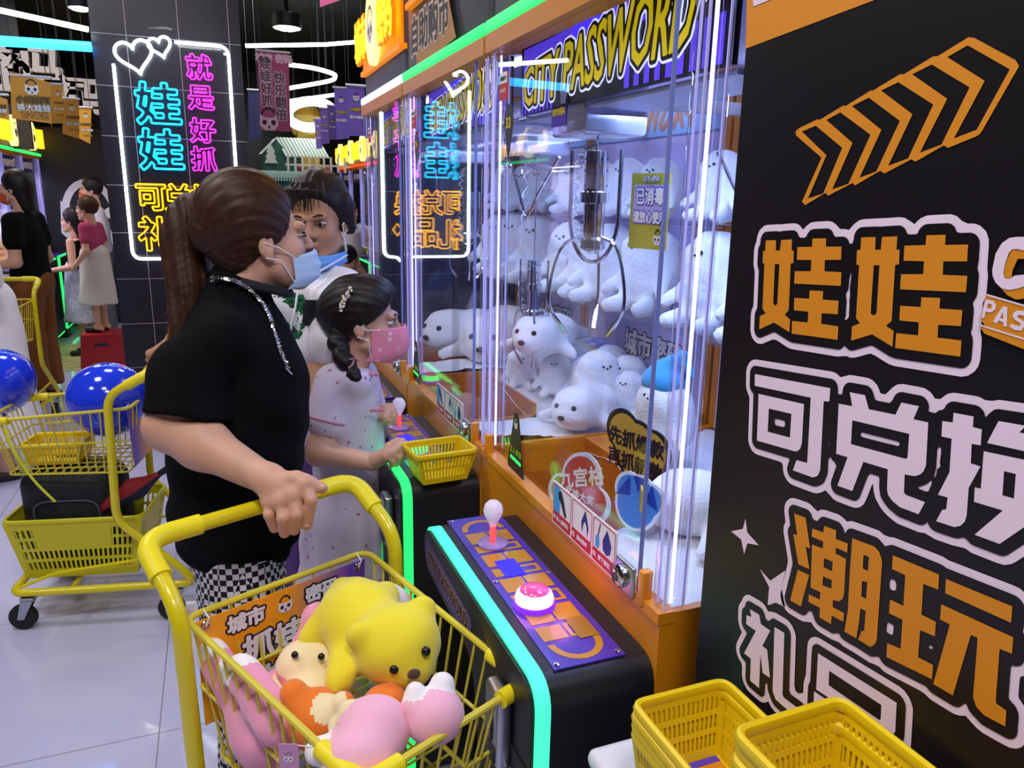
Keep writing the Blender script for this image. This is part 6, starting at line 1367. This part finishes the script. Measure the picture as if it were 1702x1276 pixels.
soft('body', [(S, .005)], [plp, pwh], pe, paint=lambda q: ((np.linalg.norm(q - _v(wa), axis=1) < .024) | (np.linalg.norm(q - _v(wb_), axis=1) < .022)).astype(int))
pf = wthing('plush_toy', 'white plush toy peeping out at the far corner of the near trolley', 'plush toy', CL(-.12, .12, .66))
S = Soft(); S.ell(PD(645, 992, 1.40), (.026, .03, .026)); S.ell(PD(660, 1005, 1.42), (.03, .03, .03), k=.02); soft('body', [(S, .006)], pwh, pf)
pg = wthing('plush_toy', 'pink plush toy squeezed between the poster and the yellow bear', 'plush toy', CL(-.13, .02, .66))
S = Soft(); S.ell(PD(528, 1030, 1.36), (.03, .028, .034)); S.ell(PD(520, 1075, 1.36), (.04, .03, .04), k=.02); soft('body', [(S, .006)], ppk, pg)

# baskets stacked on the white stand before the sign
stand = wthing('basket_stand', 'white stand under the stacked yellow baskets at the lower right', 'stand', (.50, .52, 0))
MB().rbox((.428, .26, .772), (.578, .775, .801), .012).build('top', mat('stand white', '#d9d9e2', .3), stand); MB().rbox((.445, .28, 0), (.565, .74, .772), .02).build('base', mat('stand grey', '#8f8f9a', .4), stand)
gb_ = 'yellow baskets stacked before the black sign'
def stack(x, y, z, rz, n, lab_top, lab, dz=.013):
    src = None
    for i in range(n):
        zz = z + i * dz; top = i == n - 1
        if src is None: src = slotted('stacked_basket', lab, 'basket', .182, .134, .095, (x, y, zz), rz, .84, gb_, None, 3, 22, .0026)
        else: o = dup(src, None, lab_top if top else lab, (x + random.uniform(-.002, .002), y + random.uniform(-.002, .002), zz), (0, 0, rz), gb_)
    return z + (n - 1) * dz
r1 = math.radians(90); r2 = math.radians(91)
ca = (.503, .585); cb2 = (.4975, .398)
zt1 = stack(ca[0], ca[1], .802, r1, 4, 'yellow basket on top of the far stack, an orange card inside', 'yellow basket in the far stack before the black sign')
zt2 = stack(cb2[0], cb2[1], .802, r2, 12, 'yellow basket on top of the near stack at the lower right', 'yellow basket in the near stack at the lower right')
for (cx_, cy_), zt_, rz, lab in ((ca, zt1, r1, 'orange card with purple writing lying in the far yellow basket'), (cb2, zt2, r2, 'orange card lying in the near yellow basket')):
    cdt = thing('basket_card', lab, 'card', (cx_, cy_, zt_ + .004), rz)
    MB().box((-.07, -.048, 0), (.07, .048, .0016)).build('card', mat('card orange', '#d88a24', .4), cdt, smooth=False); MB().box((.06, -.048, .0016), (.07, .048, .002)).build('card_edge', purple, cdt, smooth=False)
    T = frame((0, 0, .0017), (0, 1, 0), (-1, 0, 0))
    letters('card_lettering', '城市密码', T @ Matrix.Translation((0, .018, 0)), .026, [(.003, 0), (.001, 1)], cdt, [purple, paper]); letters('card_lettering', '兑换篮筐', T @ Matrix.Translation((0, -.02, 0)), .026, [(.003, 0), (.001, 1)], cdt, [purple, paper])
# small basket standing on the middle console
slotted('hand_basket', 'small yellow basket standing on the middle console beside the girl', 'basket', .155, .115, .075, (.485, 1.700, .853), math.radians(5), .74, None, None, 2, 14, .0024)
# ---------------------------------------------------------------- neon sign on the pillar
NY = PY - .03
ns = wthing('neon_sign', 'neon sign with a white outline and coloured characters on the dark pillar', 'sign', (-.2, PY - .012, 1.9))
TNN = frame((0, NY, 0), (1, 0, 0), (0, 0, 1))
def nx(px, py): p = ony(px, py, NY); return (p.x, p.z)
nw = glow('white neon', '#f2fffc', 7); nb_ = glow('cyan neon', '#12c4ff', 3.6); npk = glow('magenta neon', '#ff28e6', 3.2); nyl = glow('amber neon', '#ffb400', 3.4)
def nt_(pts, r, m, nm, closed=False): MB().tube([TNN @ Vector((x, z, .012)) for x, z in pts], r, 8, closed=closed).build(nm, m, ns)
L0 = nx(195, 107); L1 = nx(214, 412); R0 = nx(379, 100); R1 = (nx(395, 300)[0] + .005, nx(214, 430)[1]); T0 = nx(290, 71)
xl, xr, zb, zt_ = (L0[0] + L1[0]) / 2, R0[0] + .004, nx(240, 430)[1], nx(330, 74)[1]
def rr(pts, r): return [(p.x, p.y) for p in rounded([(a, b, 0) for a, b in pts], r, 6)]
nt_(rr([(xl, L0[1]), (xl, zb), (xr - .16, zb), (xr - .13, zb - .035), (xr - .115, zb), (xr, zb), (xr, zt_), (T0[0], zt_)], .055), .0085, nw, 'outline_tube')
def heart(c, s, rot):
    P = []
    for i in range(48):
        t = 2 * PI * i / 48; x = 16 * math.sin(t) ** 3 / 17; y = (13 * math.cos(t) - 5 * math.cos(2 * t) - 2 * math.cos(3 * t) - math.cos(4 * t)) / 17
        P.append((c[0] + s * (x * math.cos(rot) - y * math.sin(rot)), c[1] + s * (x * math.sin(rot) + y * math.cos(rot))))
    return P
nt_(heart(nx(224, 92), .102, .22), .0085, nw, 'heart_tube', True); nt_(heart(nx(266, 77), .063, .25), .0075, nw, 'heart_tube', True)
def nchar(ch, px, py, h, m, r=.0042, sq=1.0):
    x, z = nx(px, py); neon('character_tube', ch, TNN @ Matrix.Translation((x, z, 0)), h, r, m, ns, grow_by=h * .028, z=.012, squash=sq)
nchar('娃', 263, 173, .238, nb_, .0055); nchar('娃', 268, 249, .238, nb_, .0055)
for ch, px, py in (('就', 331, 112), ('是', 334, 163), ('好', 337, 217), ('抓', 339, 264)): nchar(ch, px, py, .142, npk, .0036)
for ch, px, py in (('可', 252, 328), ('兑', 298, 329), ('换', 343, 330)): nchar(ch, px, py, .165, nyl, .0042)
for ch, px, py in (('礼', 261, 388), ('品', 318, 385)): nchar(ch, px, py, .205, nyl, .0044)
dq = nx(366, 380); nt_([(dq[0], dq[1] + .04), (dq[0] + .03, dq[1]), (dq[0], dq[1] - .04), (dq[0] - .03, dq[1])], .0045, nyl, 'spark_tube', True)
xo, zo = nx(222, 92)
bp_ = grow([rr([(xl, zb), (xr, zb), (xr, zt_), (xl, zt_)], .04), heart((xo, zo), .10, .22), heart(nx(266, 77), .06, .25)], .06)
m = MB(); flat(m, bp_, 0, TNN, 0, 0, .004); m.build('clear_board', clear('neon board', (.95, .96, 1), .2), ns, smooth=False)
for x in (xl + .02, xr - .02):
    for z in (zb + .03, zt_ - .04): MB().cyl((x, NY + .0, z), (x, PY, z), .008).build('stand_off', chrome, ns)

# ---------------------------------------------------------------- far machine rows
def far_machine(x, y0, W, s, strip_m, label, group):
    """s = -1: front looks to -X, +1: front looks to +X. Origin at the front foot"""
    t = thing('claw_machine', label, 'claw machine', (x, y0, 0), 0, group); d = -s
    def bx(m, u0, u1, v0, v1, z0, z1):
        a, b = sorted((d * u0, d * u1)); m.box((a, v0, z0), (b, v1, z1)); return m
    bx(MB(), 0, .7, .005, W - .005, 0, .925).build('cabinet', orange, t)
    for u in (.0, .66):
        for v in (.005, W - .045): bx(MB(), u, u + .04, v, v + .04, .925, 1.85).build('post', mat('far post glow', '#b9b4e8', .3, emit='#8a86e0', es=.35), t)  # posts given a glow of their own for light in the acrylic
    m = MB(); bx(m, -.002, .7, .005, W - .005, 1.85, 1.88); m.build('frame', orange_d, t)
    bx(MB(), .01, .70, .005, W - .005, 1.88, 2.1).build('header', hdr, t); bx(MB(), -.008, .02, .005, W - .005, 1.88, 1.908).build('header_light', strip_m, t)
    b = bx(MB(), .05, .06, .05, W - .05, 1.70, 1.84).build('banner', bblk, t)
    T = frame((-.0 + d * .05, W / 2, 1.77), (0, s, 0), (0, 0, 1)); T = T @ Matrix.Translation((0, 0, .0))
    letters('banner_lettering', 'CITY PASSWORD', T, .085, [(.008, 0), (.003, 1)], b, [bpur, byel], squash=.95, step=.002)
    bx(MB(), .66, .665, .05, W - .05, .93, 1.85).build('back_panel', lilac, t); bx(MB(), .3, .36, .1, W - .1, 1.845, 1.85).build('led_bar', glow('far led', '#dfe4ff', 11), t)
    bx(MB(), .004, .008, .045, W - .045, .93, 1.85).build('front_pane', glassm, t, smooth=False)
    e = bx(MB(), -.2, .0, .08, .66, .70, .85).build('console', blk, t); bx(MB(), -.212, -.19, .07, .67, .10, .858).build('console_light', ggreen, t); bx(MB(), -.217, -.211, .085, .655, .12, .845).build('front_panel', blk, t); bx(MB(), -.2, .0, .08, .28, 0, .7).build('console_leg', blk, t)
    bx(MB(), -.17, -.02, .12, .62, .85, .856).build('control_panel', mat('panel purple', '#4c34b0', .22), t)
    S = Soft(); rs = np.random.RandomState(4)
    for i in range(9): S.ell((d * rs.uniform(.2, .55), rs.uniform(.15, W - .15), .98 + .05 * (i % 3)), (.10, .10, .09), k=.02)
    soft('plush_heap', [(S, .02)], furw, t, kind='stuff')
    tl = FXs = frame((d * -.0, W / 2, 2.06), (0, s, 0), (0, 0, 1))
    for tx, q in (('城市', -.22), ('密码', .22)): letters('logo_lettering', tx, tl @ Matrix.Translation((q, 0, .01)), .19, [(.012, 0)], t, [amber], thick=.04, squash=.9)
    dd = MB().prism([(.10 * math.cos(a), .14 * math.sin(a)) for a in [2 * PI * i / 24 for i in range(24)]], .01, .06, tl).build('logo_disc', lit, t, smooth=False)
    m = MB(); headphone_emblem(m, (0, 0), .08, tl, 0, 1, .062); m.build('logo_emblem', [paper, ink], dd, smooth=False)
    return t
gL = 'claw machines in the row at the far left'; xL = -1.72
fm = far_machine(xL, 6.55, .8, 1, gstrip, 'claw machine in the far left row, at the left edge of the view', gL)
for i in range(1, 7): dup(fm, None, 'claw machine in the far left row, nearest to the dark back wall' if i == 6 else 'claw machine in the middle of the far left row', (xL, 6.55 + .8 * i, 0), (0, 0, 0), gL)
gR = 'claw machines in the row beyond the kiosk'; xR = 1.70; redl = glow('red header light', '#ff3a1c', 1.8)
fr_ = far_machine(xR, 7.0, .8, -1, redl, 'claw machine with a red light strip, nearest of the row behind the older woman', gR)
for i in range(1, 5): dup(fr_, None, 'claw machine with a red light strip farther along the row behind the older woman', (xR, 7.0 + .8 * i, 0), (0, 0, 0), gR)
for x, y in ((xL - .35, 8.0), (xL - .35, 10.0), (xR + .35, 8.2), (xR + .35, 9.8)): area((x, y, 1.83), .5, 22 if x < 0 else 6, (.72, .76, 1), sy=1.4)

# hanging paper flags
def flag(label, pts, Y, col, emb, txt, group, name='paper_flag', fold=True):
    P = [ony(px, py, Y) for px, py in pts]; c = sum((Vector(p) for p in P), Vector()) / len(P); t = wthing(name, label, 'flag', c, group)
    T = frame((0, Y, 0), (1, 0, 0), (0, 0, 1)); L = [(p.x, p.z) for p in P]
    f = MB().prism(L, -.002, 0, T).build('sheet', col, t, smooth=False)
    x0, x1 = L[0][0], L[1][0]; z1 = (L[0][1] + L[1][1]) / 2; z0 = min(l[1] for l in L); w = x1 - x0; h = z1 - z0; cx = (x0 + x1) / 2
    if emb: m = MB(); headphone_emblem(m, (cx, z1 - h * .22), w * .26, T, 0, 1, .002); m.build('emblem', [paper, ink], f, smooth=False)
    for i, (tx, sc_, ms) in enumerate(txt):
        letters('flag_lettering', tx, T @ Matrix.Translation((cx, z1 - h * (.46 + .155 * i), .001)), w * sc_, [(w * .02, 0), (w * .006, 1)], f, ms)
    m = MB(); m.cyl((x0 - .01, Y, z1 + .004), (x1 + .01, Y, z1 + .004), .008); m.build('rod', cordm, t)
    m = MB()
    for xx in (x0 + w * .1, x1 - w * .1): m.cyl((xx, Y, z1), (xx, Y, ZC), .0025)
    m.build('hanging_line', mat('thin line', '#3a3844', .6), t)
    return t
forg = mat('flag orange', '#d79a34', .6); fpur = mat('flag purple', '#7a62c4', .6); gold = mat('gold print', '#8a6414', .5); mar = mat('maroon print', '#5a1420', .5)
txo = [('小娃娃可', .22, [ink, gold]), ('换大娃娃', .22, [ink, paper]), ('百个起兑', .17, [ink, forg])]
for i, (pts, Y) in enumerate([([(16, 118), (84, 137), (86, 212), (84, 205), (20, 197)], 5.9), ([(84, 138), (104, 143), (104, 205), (84, 205)], 6.5), ([(104, 163), (131, 166), (132, 231), (104, 222)], 7.2), ([(130, 178), (152, 180), (150, 239), (130, 229)], 7.9), ([(-30, 150), (12, 165), (16, 200), (-30, 190)], 5.6)]):
    flag(('largest orange paper flag, left of the dark pillar', 'narrow orange paper flag beside the largest one', 'third orange paper flag towards the dark pillar', 'orange paper flag nearest to the dark pillar', 'orange paper flag cut by the left edge of the view')[i], pts, Y, forg, True, txo, 'orange paper flags at the left')
txp = [('小娃娃可', .2, [ink, yel]), ('换大娃娃', .2, [purple, paper])]
for i, (pts, Y) in enumerate([([(577, 144), (606, 142), (608, 226), (580, 226)], 5.2), ([(555, 147), (577, 146), (581, 230), (560, 232)], 5.9), ([(544, 176), (558, 176), (562, 232), (547, 232)], 6.7), ([(532, 180), (545, 180), (548, 238), (534, 240)], 7.4), ([(522, 198), (533, 197), (536, 246), (526, 248)], 8.1)]):
    flag('purple paper flag nearest to the right-hand machines' if i == 0 else 'purple paper flag farthest from the right-hand machines' if i == 4 else 'purple paper flag in the middle of the hanging row', pts, Y, fpur, True, txp, 'purple paper flags hanging over the far row')
pk = flag('pink hanging banner right of the dark pillar', [(427, 84), (480, 89), (483, 219), (433, 215)], 6.2, mat('banner pink', '#b04a78', .6), False, [], None, 'hanging_banner')
TB2 = frame((0, 6.2, 0), (1, 0, 0), (0, 0, 1)); q = lambda px, py: (lambda p: TB2 @ Matrix.Translation((p.x, p.z, .001)))(ony(px, py, 6.2))
letters('banner_lettering', '娃娃好抓', q(442, 136), .085, [(.008, 0), (.003, 1)], pk, [mat('pale pink', '#e2b8cc', .5), mat('banner grey', '#6a4a5c', .5)], vertical=True, advance=1.02); letters('banner_lettering', '快乐翻倍', q(466, 160), .085, [(.008, 0), (.003, 1)], pk, [mat('pale pink', '#e2b8cc', .5), mat('banner grey', '#6a4a5c', .5)], vertical=True, advance=1.02)
letters('banner_lettering', '城市 密码', q(455, 97), .062, [(.004, 0)], pk, [mat('pale pink', '#e2b8cc', .5)])
m = MB(); p = ony(447, 200, 6.2); headphone_emblem(m, (p.x, p.z + .0), .10, TB2, 0, 1, .0012); m.build('banner_emblem', [mat('pale pink', '#e2b8cc', .5), ink], pk, smooth=False)
# second flag behind it and a top one
flag('dark blue hanging banner half hidden by the pillar', [(412, 150), (430, 150), (436, 232), (414, 234)], 7.4, mat('banner blue', '#3c3f78', .6), False, [], None, 'hanging_banner')
flag('pink paper flag at the top edge over the far lamps', [(530, -40), (575, -40), (572, -2), (532, 12)], 5.4, mat('banner pink', '#b04a78', .6), False, [], None)
# white block letters on the left wall board
bl = wthing('block_letters', 'white block letters on the dark board at the far left', 'sign', (-2.6, 8.6, 2.4))
TQ = frame((0, 8.6, 0), (1, 0, 0), (0, 0, 1)); conc = mat('block white', '#b9b0b0', .6); conb = mat('block side', '#a86a48', .6)
for tx, px, py, h in (('密', 10, 114, .46), ('码', 62, 118, .46), ('市', 112, 158, .34), ('码', 146, 162, .34)):
    p = ony(px, py, 8.6); letters('block_letter', tx, TQ @ Matrix.Translation((p.x, p.z, 0)), h, [(.012, 0)], bl, [conc, conb], thick=.10)
m = MB(); m.box((-3.3, 8.62, 1.9), (-1.55, 8.68, 3.2)); m.build('backing_board', mat('board dark', '#241f2c', .5), bl, smooth=False)
for x in (-3.2, -1.65): MB().cyl((x, 8.65, 3.2), (x, 8.65, ZC), .015).build('hanger', mat('board dark', '#241f2c', .5), bl)
# emblem board with cat ears behind the far machines
eb = wthing('emblem_board', 'black and white emblem board with big eyes behind the machine row, left of the pillar', 'sign', (-1.05, 9.9, 0))
TE = frame((0, 9.9, 0), (1, 0, 0), (0, 0, 1)); p = ony(146, 345, 9.9)
MB().box((p.x - .75, 9.9, .05), (p.x + .75, 9.95, 2.2)).build('board', mat('emblem board black', '#1a171f', .5), eb, smooth=False)
m = MB(); headphone_emblem(m, (p.x + .02, p.z - .12), .46, TE, 0, 1, .003)
a = [(math.cos(t) * .62 * .46, .1 * .46 + math.sin(t) * .85 * .46 - .12) for t in [PI * i / 14 for i in range(15)]]; b = [(math.cos(t) * .46 * .46, .1 * .46 + math.sin(t) * .68 * .46 - .12) for t in [PI - PI * i / 14 for i in range(15)]]
shape(m, [(p.x + .02 + x, p.z + y) for x, y in a + b], [], TE, .0045, 0); m.build('emblem', [paper, ink], eb, smooth=False)
MB().box((p.x - .5, 9.92, 0), (p.x + .5, 10.2, .05)).build('foot', mat('emblem board black', '#1a171f', .5), eb)
# kiosk with a little house on top, and the yellow round-topped pillar
ko = wthing('kiosk', 'green kiosk with a small house and white fence on its roof', 'kiosk', (.85, 9.0, 0)); kt = mat('kiosk green', '#3c7468', .6); kp = mat('kiosk pale', '#8fb0ae', .6); kw = mat('kiosk white', '#c2c6c6', .6)
A = ony(432, 288, 8.6); B = ony(538, 290, 8.6)
MB().rbox((A.x, 8.6, 0), (B.x, 9.6, A.z), .02).build('body', kt, ko); MB().rbox((A.x - .06, 8.54, A.z - .05), (B.x + .06, 9.66, A.z + .03), .015).build('ledge', kp, ko)
m = MB(); n = 26
for i in range(n): x = A.x - .04 + (B.x - A.x + .08) * i / n; m.lathe([(.022, 0), (.022, .03), (.001, .03)], Matrix.Translation((x + .02, 8.54, A.z - .05)) @ Matrix.Rotation(PI / 2, 4, 'X'), seg=8)
m.build('scallop', kp, ko)
m = MB()
for i in range(9):
    x = A.x + .28 + .075 * i; m.box((x, 8.58, A.z + .03), (x + .022, 8.6, A.z + .19))
m.box((A.x + .26, 8.585, A.z + .09), (A.x + .95, 8.595, A.z + .11)); m.build('fence', kw, ko)
h0, h1 = ony(434, 255, 8.75), ony(500, 262, 8.75); zr = ony(452, 228, 8.75).z; zw = A.z + .2
m = MB(); m.box((h0.x + .04, 8.75, A.z + .03), (h1.x, 9.3, zw)); m.prism([(h0.x + .04, zw), (h0.x + .30, zw), (h0.x + .17, zr - .03)], 0, .5, Matrix.Translation((0, 9.25, 0)) @ Matrix.Rotation(PI / 2, 4, 'X')); m.build('house', mat('house green', '#2f5a52', .6), ko)
m = MB()
xr0 = h0.x + .17
for i in range(13): x = xr0 + i * .036; m.add([(x, 8.9, zr), (x + .026, 8.9, zr), (x + .10, 8.66, zw - .02), (x + .074, 8.66, zw - .02), (x, 8.9, zr + .015), (x + .026, 8.9, zr + .015), (x + .10, 8.66, zw - .005), (x + .074, 8.66, zw - .005)], [(0, 3, 2, 1), (4, 5, 6, 7), (0, 1, 5, 4), (1, 2, 6, 5), (2, 3, 7, 6), (3, 0, 4, 7)])
m.add([(h0.x - .03, 8.70, zw), (h0.x, 8.70, zw), (xr0 + .01, 8.9, zr), (xr0 - .02, 8.9, zr)], [(0, 1, 2, 3)]); m.build('roof_slats', kw, ko)
tp = ony(450, 258, 8.7); m = MB()
for k in range(3): m.prism([(tp.x - .07 + .012 * k, tp.z - .08 + .055 * k), (tp.x + .07 - .012 * k, tp.z - .08 + .055 * k), (tp.x, tp.z + .03 + .05 * k)], .002 * k, .012 + .002 * k, frame((0, 8.70, 0), (1, 0, 0), (0, 0, 1)))
m.build('paper_tree', kw, ko, smooth=False)
m = MB()
for i, c in enumerate((0, 1, 0, 1, 0)): m.ball((A.x + .42 + .07 * i, 8.66, A.z + .075), .035, 8, mi=c)
m.build('flowers', [mat('flower red', '#c05a5a', .7), mat('flower yellow', '#c8a040', .7)], ko)
yp = wthing('round_column', 'yellow box with a striped round head standing behind the kiosk', 'display', (.98, 9.75, 0)); c = ony(513, 240, 9.75)
MB().rbox((c.x - .13, 9.75, 0), (c.x + .13, 10.0, ony(513, 210, 9.75).z), .01).build('box', mat('box yellow', '#a8860e', .5), yp)
cc_ = ony(512, 198, 9.75); m = MB()
for i in range(5): m.lathe([(.17 * math.sqrt(max(.02, 1 - ((i - 2 + s) / 3.2) ** 2)) * 1.2, .075 * (i + s) - .18) for s in (0, .5, 1)], TR(cc_.x, 9.9, cc_.z), mi=i % 2, seg=20)
m.build('striped_head', [mat('head cream', '#e0b860', .6), mat('head amber', '#c88a2c', .6)], yp)
# far floor mat
MB().box((-1.65, 7.3, .001), (-.55, 8.6, .006)).build('floor_mat', mat('pale yellow mat', '#b7ad7c', .6, vary=.3, vscale=14), None, label='pale yellow printed mat on the floor beyond the pillar', cat='mat')

# ---------------------------------------------------------------- people in the distance
def walker(label, loc, H, face, top, top_m, bottom, bot_m, hair_m, long_hair=False, arm=None, legs=True, skirt=0., sleeves=.5, mask_m=None, female=True):
    t = thing('person', label, 'person', loc, face); k = H / 1.65      # faces +x before turning
    h = Head((.03 * k, 0, 1.52 * k), (1, 0), sc=.93 * min(1.0, .55 + .45 * k)); S1 = Soft(); h.prims(S1, Vector((0, 0, 1.36 * k)), .052)
    S = Soft(); S.ell((0, 0, 1.15 * k), (.095 * k, .145 * k, .2 * k)); S.ell((0, 0, .90 * k), (.10 * k, .14 * k, .14 * k), k=.05)
    for s in (-1, 1):
        S.chain([(0, s * .08 * k, .82 * k), (.01, s * .085 * k, .45 * k), (0, s * .085 * k, .08 * k)], [.08 * k, .052 * k, .038 * k], .03); S.cone((-.02, s * .085 * k, .03), (.15 * k, s * .09 * k, .025), .028, .024)
    fist = arm or {}
    for s in (-1, 1):
        e = Vector((-.02, s * .22, 1.03)) * k; w = Vector(fist.get(s, (.12, s * .22, .86))) * k
        S.chain([(0, s * .165 * k, 1.30 * k), e, w], [.045 * k, .038 * k, .026 * k], .02); d = (w - e).normalized()
        if (s, 'hand') not in fist:
            S.cone(w, w + d * .05 * k, .026 * k, .022 * k)
            for j in range(4): S.cone(w + d * .05 * k + Vector((0, 0, .012 * (j - 1.5))) * k, w + d * .105 * k + Vector((0, 0, .013 * (j - 1.5) - .01)) * k, .009 * k, .007 * k, .003)
            S.cone(w + d * .02 * k, w + d * .06 * k + Vector((0, -s * .03, .01)) * k, .009 * k, .007 * k, .003)
    b = soft('body', [(S1, .008), (S, .011)], skin, t); h.features(b, .7)
    def ex(Q):
        if long_hair: h.K(Q, (-.05, 0, .0), (-.07, 0, -.14), .075, .055, .03)
    h.hair('hair', hair_m, t, (.107, .09, .105), cuts=[((.075, 0, .05), (1, 0, -.5)), ((0, 0, -.22 if long_hair else -.03), (.5, 0, -1))], extra=ex, vox=.010)
    if mask_m: h.mask('face_mask', mask_m, t)
    T = Soft(); T.ell((0, 0, 1.13 * k), (.118 * k, .165 * k, .21 * k)); T.ell((0, 0, .92 * k), (.125 * k, .165 * k, .16 * k), k=.06); T.cone((0, -.15 * k, 1.31 * k), (0, .15 * k, 1.31 * k), .055 * k, .055 * k, .04)
    if sleeves:
        for s in (-1, 1): e = Vector((-.02, s * .22, 1.03)) * k; a = Vector((0, s * .165, 1.30)) * k; T.cone(a, a.lerp(e, sleeves), .062 * k, .066 * k, .03)
    T.plane((0, 0, top[0] * k), (0, 0, -1)); T.plane((0, 0, top[1] * k), (.3, 0, 1)); soft(top[2], [(T, .011, wobble(.004, 16, 3))], top_m, t)
    Q = Soft()
    if skirt: Q.chain([(0, 0, .97 * k), (0, 0, skirt * k)], [.16 * k, .22 * k], .03)
    else:
        Q.ell((0, 0, .88 * k), (.13 * k, .165 * k, .13 * k))
        for s in (-1, 1): Q.chain([(0, s * .08 * k, .82 * k), (.01, s * .09 * k, .45 * k), (0, s * .09 * k, .14 * k)], [.098 * k, .085 * k, .088 * k], .03)
    Q.plane((0, 0, (skirt or .10) * k), (0, 0, -1)); soft(bottom, [(Q, .012, wobble(.005, 14, 6))], bot_m, t)
    for s in (-1, 1): MB().rbox((-.06 * k, -.04 * k, 0), (.18 * k, .04 * k, .055), .025, T=Matrix.Translation((0, s * .085 * k, 0))).build('shoe', mat('shoe dark', '#2a2428', .5), t)
    return t
R_ = math.radians
p = onz(80, 668, 0); wf = walker('woman in a black T-shirt and brown trousers at the far left', (p.x - .02, 6.32, 0), 1.66, R_(165), (.86, 1.40, 't_shirt'), black_t, 'trousers', mat('brown cotton', '#7a4412', .8), hair_k, True, arm={1: (.30, .26, .98)}, mask_m=mat('orange mask', '#c8502a', .7))
walker('person in a white and orange top with glasses beyond the red stool', (-1.12, 9.0, 0), 1.66, R_(190), (.90, 1.42, 'shirt'), mat('pale shirt', '#c9c2d0', .8), 'trousers', mat('grey trousers', '#5a5660', .8), hair_k, mask_m=mat('orange mask', '#c8502a', .7), sleeves=.8)
walker('girl with long black hair in a pale patterned dress at the far left machines', (-1.18, 8.0, 0), 1.36, R_(165), (.80, 1.30, 'bodice'), black_t, 'dress', mat('pale pattern dress', '#b9b8d2', .8, vary=.25, vscale=40), hair_k, True, skirt=.40, sleeves=0, arm={1: (.26, .2, .98), -1: (.26, -.2, .98)})
walker('child in a pink top and cream skirt standing on the red stool', (-.99, 7.52, .30), 1.16, R_(160), (.84, 1.38, 'top'), mat('magenta top', '#a8325e', .8), 'skirt', mat('cream skirt', '#c9bdb4', .8), hair_b, False, skirt=.36)
walker('person in a white shirt seen from behind, beyond the older woman', (1.12, 7.0, 0), 1.50, R_(20), (.84, 1.40, 'shirt'), mat('pale shirt', '#c9c2d0', .8), 'trousers', mat('grey trousers', '#5a5660', .8), hair_k, False)
walker('small child with dark hair in front of the far white-shirted person', (1.0, 6.2, 0), 1.12, R_(35), (.84, 1.40, 't_shirt'), black_t, 'trousers', mat('grey trousers', '#5a5660', .8), hair_k, False)
walker('person in a long white dress cut by the left edge of the view', (ony(-26, 540, 4.6).x, 4.6, 0), 1.60, R_(200), (.84, 1.40, 'blouse'), whs, 'skirt', whs, hair_k, True, skirt=.22)
rs_ = wthing('stool', 'red box stool under the child beyond the pillar', 'stool', (-.98, 7.5, 0)); m = MB(); m.prism([(-.19, 0), (.19, 0), (.16, .30), (-.16, .30)], -.17, .17, Matrix.Translation((-.98, 7.5, 0)) @ Matrix.Rotation(PI / 2, 4, 'X')); m.build('box', mat('stool red', '#a3161c', .4), rs_)
MB().box((-1.04, 7.327, .20), (-.93, 7.331, .225)).build('grip_slot', ink, rs_)
